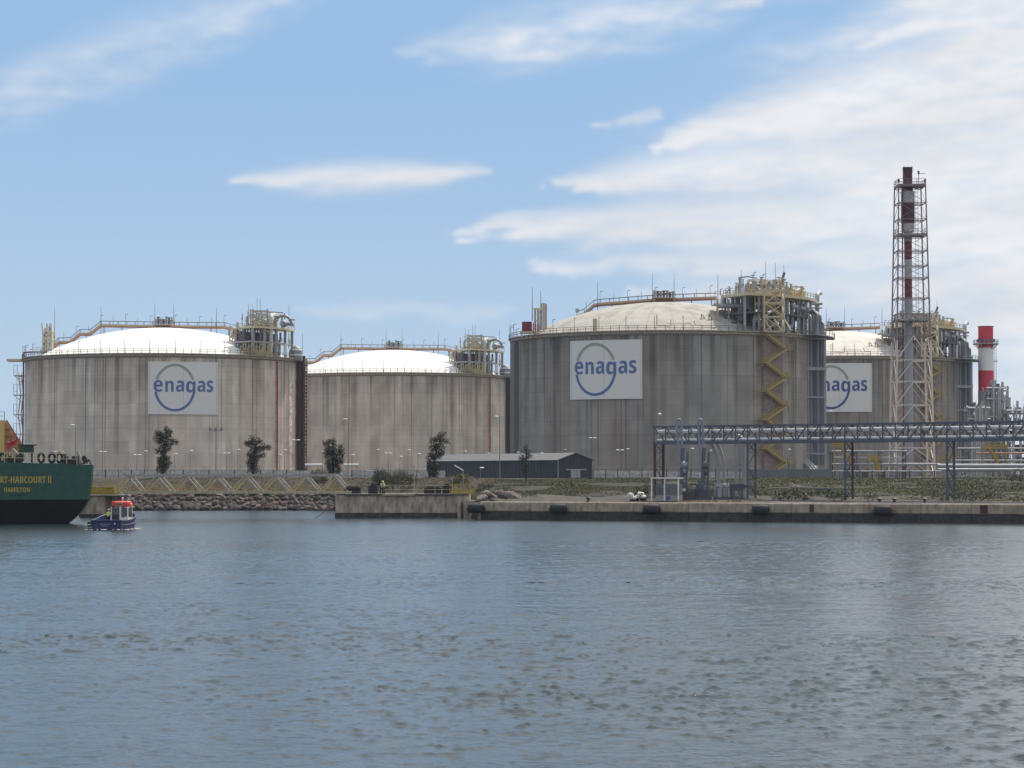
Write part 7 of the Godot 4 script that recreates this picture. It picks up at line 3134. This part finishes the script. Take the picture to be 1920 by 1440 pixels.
func surface_nets(s: Shape, bones: Array, cell: float, blend: float) -> void:
	# bones: [from, to, radius, radius, colour]; joined by a smooth minimum and meshed as one skin
	var lo := Vector3.INF
	var hi := -Vector3.INF
	for b in bones:
		var m: float = maxf(b[2], b[3]) + cell * 3.0
		lo = lo.min(b[0] - Vector3.ONE * m).min(b[1] - Vector3.ONE * m)
		hi = hi.max(b[0] + Vector3.ONE * m).max(b[1] + Vector3.ONE * m)
	var nx := int((hi.x - lo.x) / cell) + 2
	var ny := int((hi.y - lo.y) / cell) + 2
	var nz := int((hi.z - lo.z) / cell) + 2
	var f := PackedFloat32Array()
	f.resize(nx * ny * nz)
	f.fill(1.0)
	var near := PackedFloat32Array()
	near.resize(nx * ny * nz)
	near.fill(9.0)
	var own := PackedInt32Array()
	own.resize(nx * ny * nz)
	for bi in bones.size():
		var b: Array = bones[bi]
		var a: Vector3 = b[0]
		var e: Vector3 = b[1] - a
		var l2 := maxf(e.length_squared(), 1e-8)
		var m: float = maxf(b[2], b[3]) + blend + cell * 2.0
		var p0: Vector3 = (a.min(b[1]) - Vector3.ONE * m - lo) / cell
		var p1: Vector3 = (a.max(b[1]) + Vector3.ONE * m - lo) / cell
		for z in range(maxi(0, int(p0.z)), mini(nz, int(p1.z) + 2)):
			for y in range(maxi(0, int(p0.y)), mini(ny, int(p1.y) + 2)):
				for x in range(maxi(0, int(p0.x)), mini(nx, int(p1.x) + 2)):
					var p := lo + Vector3(x, y, z) * cell
					var u := clampf((p - a).dot(e) / l2, 0.0, 1.0)
					var d := p.distance_to(a + e * u) - lerpf(b[2], b[3], u)
					var k := (z * ny + y) * nx + x
					var h := clampf(0.5 + 0.5 * (f[k] - d) / blend, 0.0, 1.0)
					f[k] = lerpf(f[k], d, h) - blend * h * (1.0 - h)
					if d < near[k]:
						near[k] = d
						own[k] = bi
	var vert := {}
	var step := [Vector3i(0, 0, 0), Vector3i(1, 0, 0), Vector3i(0, 1, 0), Vector3i(1, 1, 0), Vector3i(0, 0, 1), Vector3i(1, 0, 1), Vector3i(0, 1, 1), Vector3i(1, 1, 1)]
	var edges := [[0, 1], [2, 3], [4, 5], [6, 7], [0, 2], [1, 3], [4, 6], [5, 7], [0, 4], [1, 5], [2, 6], [3, 7]]
	for z in nz - 1:
		for y in ny - 1:
			for x in nx - 1:
				var val: Array = []
				var inside := 0
				for q in step:
					var w := f[((z + q.z) * ny + y + q.y) * nx + x + q.x]
					val.append(w)
					inside += 1 if w < 0.0 else 0
				if inside == 0 or inside == 8:
					continue
				var sum := Vector3.ZERO
				var c := 0
				for e in edges:
					var g: float = val[e[0]]
					var h: float = val[e[1]]
					if (g < 0.0) != (h < 0.0):
						sum += Vector3(step[e[0]]).lerp(Vector3(step[e[1]]), g / (g - h))
						c += 1
				var gr := Vector3(val[1] + val[3] + val[5] + val[7] - val[0] - val[2] - val[4] - val[6], val[2] + val[3] + val[6] + val[7] - val[0] - val[1] - val[4] - val[5], val[4] + val[5] + val[6] + val[7] - val[0] - val[1] - val[2] - val[3])
				vert[(z * ny + y) * nx + x] = [lo + (Vector3(x, y, z) + sum / c) * cell, gr.normalized(), bones[own[(z * ny + y) * nx + x]][4]]
	for k in vert:
		var x: int = k % nx
		var y: int = (k / nx) % ny
		var z: int = k / (nx * ny)
		for ax in 3:
			var d: int = [1, nx, nx * ny][ax]
			var o1: int = [nx, nx * ny, 1][ax]
			var o2: int = [nx * ny, 1, nx][ax]
			if (f[k] < 0.0) == (f[k + d] < 0.0):
				continue
			if not (vert.has(k - o1) and vert.has(k - o2) and vert.has(k - o1 - o2)):
				continue
			var q := [vert[k], vert[k - o1], vert[k - o1 - o2], vert[k - o2]]
			s.tint = q[0][2]
			s.tri(q[0][0], q[1][0], q[2][0], q[0][1], q[1][1], q[2][1])
			s.tri(q[0][0], q[2][0], q[3][0], q[0][1], q[2][1], q[3][1])


func person(label: String, at: Vector3, turn: float, pose: Dictionary, jacket: Color, trousers: Color, helmet: Color) -> void:
	# +z is the way the person faces; joints in metres
	var t := thing("person", label, "person", at, turn, "workers in bright jackets")
	var skin := Color(0.42, 0.26, 0.19)
	var boot := Color(0.03, 0.028, 0.026)
	var lean: float = pose.get("lean", 0.0)
	var hip := Vector3(0, 0.93, 0)
	var chest := hip + Vector3(0, 0.36 * cos(lean), 0.36 * sin(lean))
	var neck := hip + Vector3(0, 0.53 * cos(lean), 0.53 * sin(lean))
	var tilt: float = pose.get("nod", 0.0) + lean
	var head := neck + Vector3(0, 0.20 * cos(tilt), 0.20 * sin(tilt) + 0.02)
	var bones: Array = [
		[hip + Vector3(-0.07, 0, 0), hip + Vector3(0.07, 0, 0), 0.135, 0.135, trousers],
		[hip + Vector3(0, 0.1, 0), chest, 0.135, 0.155, jacket],
		[chest + Vector3(-0.10, 0.03, 0), chest + Vector3(0.10, 0.03, 0), 0.135, 0.135, jacket],
		[chest, neck, 0.13, 0.075, jacket],
		[neck, head, 0.058, 0.058, skin],
		[head + Vector3(0, -0.02, 0), head + Vector3(0, 0.06, -0.01), 0.085, 0.095, skin],
		[head + Vector3(0, -0.07, 0.05), head + Vector3(0, -0.07, 0.055), 0.05, 0.05, skin],
	]
	for side in [-1.0, 1.0]:
		var sh := chest + Vector3(side * 0.20, 0.09, 0)
		var key := "left" if side < 0.0 else "right"
		var arm: Array = pose.get(key, [Vector3(side * 0.06, -0.28, 0.03), Vector3(0.0, -0.24, 0.10)])
		var el: Vector3 = sh + arm[0]
		var wr: Vector3 = el + arm[1]
		bones.append([sh, el, 0.075, 0.055, jacket])
		bones.append([el, wr, 0.055, 0.042, jacket])
		bones.append([wr, wr + (wr - el).normalized() * 0.09, 0.042, 0.036, skin])
		var step: Vector3 = pose.get("step", Vector3(0.10, 0, 0.0))
		var foot := Vector3(side * step.x, 0.07, side * step.z)
		var hj := hip + Vector3(side * 0.09, -0.03, 0)
		var knee := hj.lerp(foot, 0.5) + Vector3(0, 0.02, 0.04 + pose.get("bend", 0.0))
		bones.append([hj, knee, 0.092, 0.065, trousers])
		bones.append([knee, foot + Vector3(0, 0.03, -0.02), 0.064, 0.048, trousers])
		bones.append([foot + Vector3(0, -0.02, -0.03), foot + Vector3(side * 0.02, -0.03, 0.15), 0.05, 0.042, boot])
	var s := Shape.new()
	surface_nets(s, bones, 0.024, 0.045)
	# fingers and a thumb on each hand, nose and ears on the head
	for side in [-1.0, 1.0]:
		var sh := chest + Vector3(side * 0.20, 0.09, 0)
		var arm: Array = pose.get("left" if side < 0.0 else "right", [Vector3(side * 0.06, -0.28, 0.03), Vector3(0.0, -0.24, 0.10)])
		var wr: Vector3 = sh + arm[0] + arm[1]
		var dir: Vector3 = arm[1].normalized()
		var flat_ := dir.cross(Vector3(side, 0, 0)).normalized()
		s.tint = skin
		for k in 4:
			var base: Vector3 = wr + dir * 0.10 + flat_ * (k - 1.5) * 0.021
			var l: float = [0.036, 0.042, 0.039, 0.03][k]
			s.tube(base, base + dir * l, 0.0095, 5)
			s.tube(base + dir * l, base + dir * l * 1.7 - Vector3(side, 0, 0) * l * 0.5, 0.0085, 5)
		var th: Vector3 = wr + dir * 0.045 + flat_ * 0.035
		s.tube(th, th + (dir + flat_ * 0.8).normalized() * 0.05, 0.011, 5)
	s.tint = skin
	s.tube(head + Vector3(0, 0.02, 0.085), head + Vector3(0, -0.02, 0.112), 0.014, 5)
	for side in [-1.0, 1.0]:
		s.ball(head + Vector3(side * 0.093, 0.0, 0.0), Vector3(0.014, 0.03, 0.02), 6, 4)
		s.tint = Color(0.03, 0.025, 0.02)
		s.ball(head + Vector3(side * 0.034, 0.022, 0.083), Vector3(0.012, 0.008, 0.008), 6, 4)
		s.tint = skin
	part("body", s, M.plain, t)
	var h := Shape.new()
	h.tint = helmet
	h.lathe(head + Vector3(0, 0.045, -0.005), [Vector2(0.15, 0.0), Vector2(0.125, 0.015), Vector2(0.122, 0.06), Vector2(0.09, 0.11), Vector2(0.01, 0.13)], 14)
	part("helmet", h, M.plain, t)
	h = Shape.new()
	h.tint = Color(0.7, 0.7, 0.66)
	var mid := hip.lerp(chest, 0.72)
	h.lathe(mid, [Vector2(0.185, -0.025), Vector2(0.187, 0.025)], 16)
	part("reflective_band", h, M.plain, t)


func build_people() -> void:
	var hv := Color(0.52, 0.68, 0.09)
	var navy := Color(0.012, 0.013, 0.02)
	var d := 321.6
	var a := spot(715.5, 926, d)
	person("worker with pale sleeves bending forward, left of the two on the mooring platform", Vector3(a.x, 3.335, -d), deg_to_rad(35.0), {"lean": 0.45, "nod": 0.25, "left": [Vector3(-0.08, -0.24, 0.12), Vector3(0.03, -0.20, 0.16)], "right": [Vector3(0.1, -0.25, 0.1), Vector3(-0.05, -0.2, 0.16)], "step": Vector3(0.12, 0, 0.05)}, Color(0.40, 0.43, 0.30), navy, Color(0.66, 0.70, 0.42))
	a = spot(721.5, 926, d + 0.2)
	person("worker in a lime jacket stooping, right of the two on the mooring platform", Vector3(a.x, 3.335, -d - 0.2), deg_to_rad(-60.0), {"lean": 0.38, "nod": 0.3, "left": [Vector3(-0.06, -0.24, 0.14), Vector3(0.0, -0.18, 0.17)], "right": [Vector3(0.06, -0.26, 0.1), Vector3(0.0, -0.2, 0.15)], "step": Vector3(0.13, 0, 0.06)}, hv, navy, Color(0.70, 0.78, 0.40))
	var b := spot(204.5, 975, 255.2)
	person("boatman in a lime jacket standing beside the blue boat's cabin", Vector3(b.x, 0.42, b.z), deg_to_rad(160.0), {"lean": 0.12, "left": [Vector3(-0.18, -0.22, 0.06), Vector3(0.08, -0.1, 0.22)], "right": [Vector3(0.18, -0.22, 0.06), Vector3(-0.08, -0.1, 0.22)]}, hv, navy, Color(0.72, 0.76, 0.52))
	var c := spot(123, 868, 286.5)
	person("deckhand in a lime helmet half hidden by the stern fittings of the green ship", Vector3(c.x, 7.06, c.z), deg_to_rad(-20.0), {"lean": 0.55, "nod": 0.3, "bend": 0.08}, Color(0.05, 0.07, 0.05), navy, Color(0.62, 0.85, 0.05))
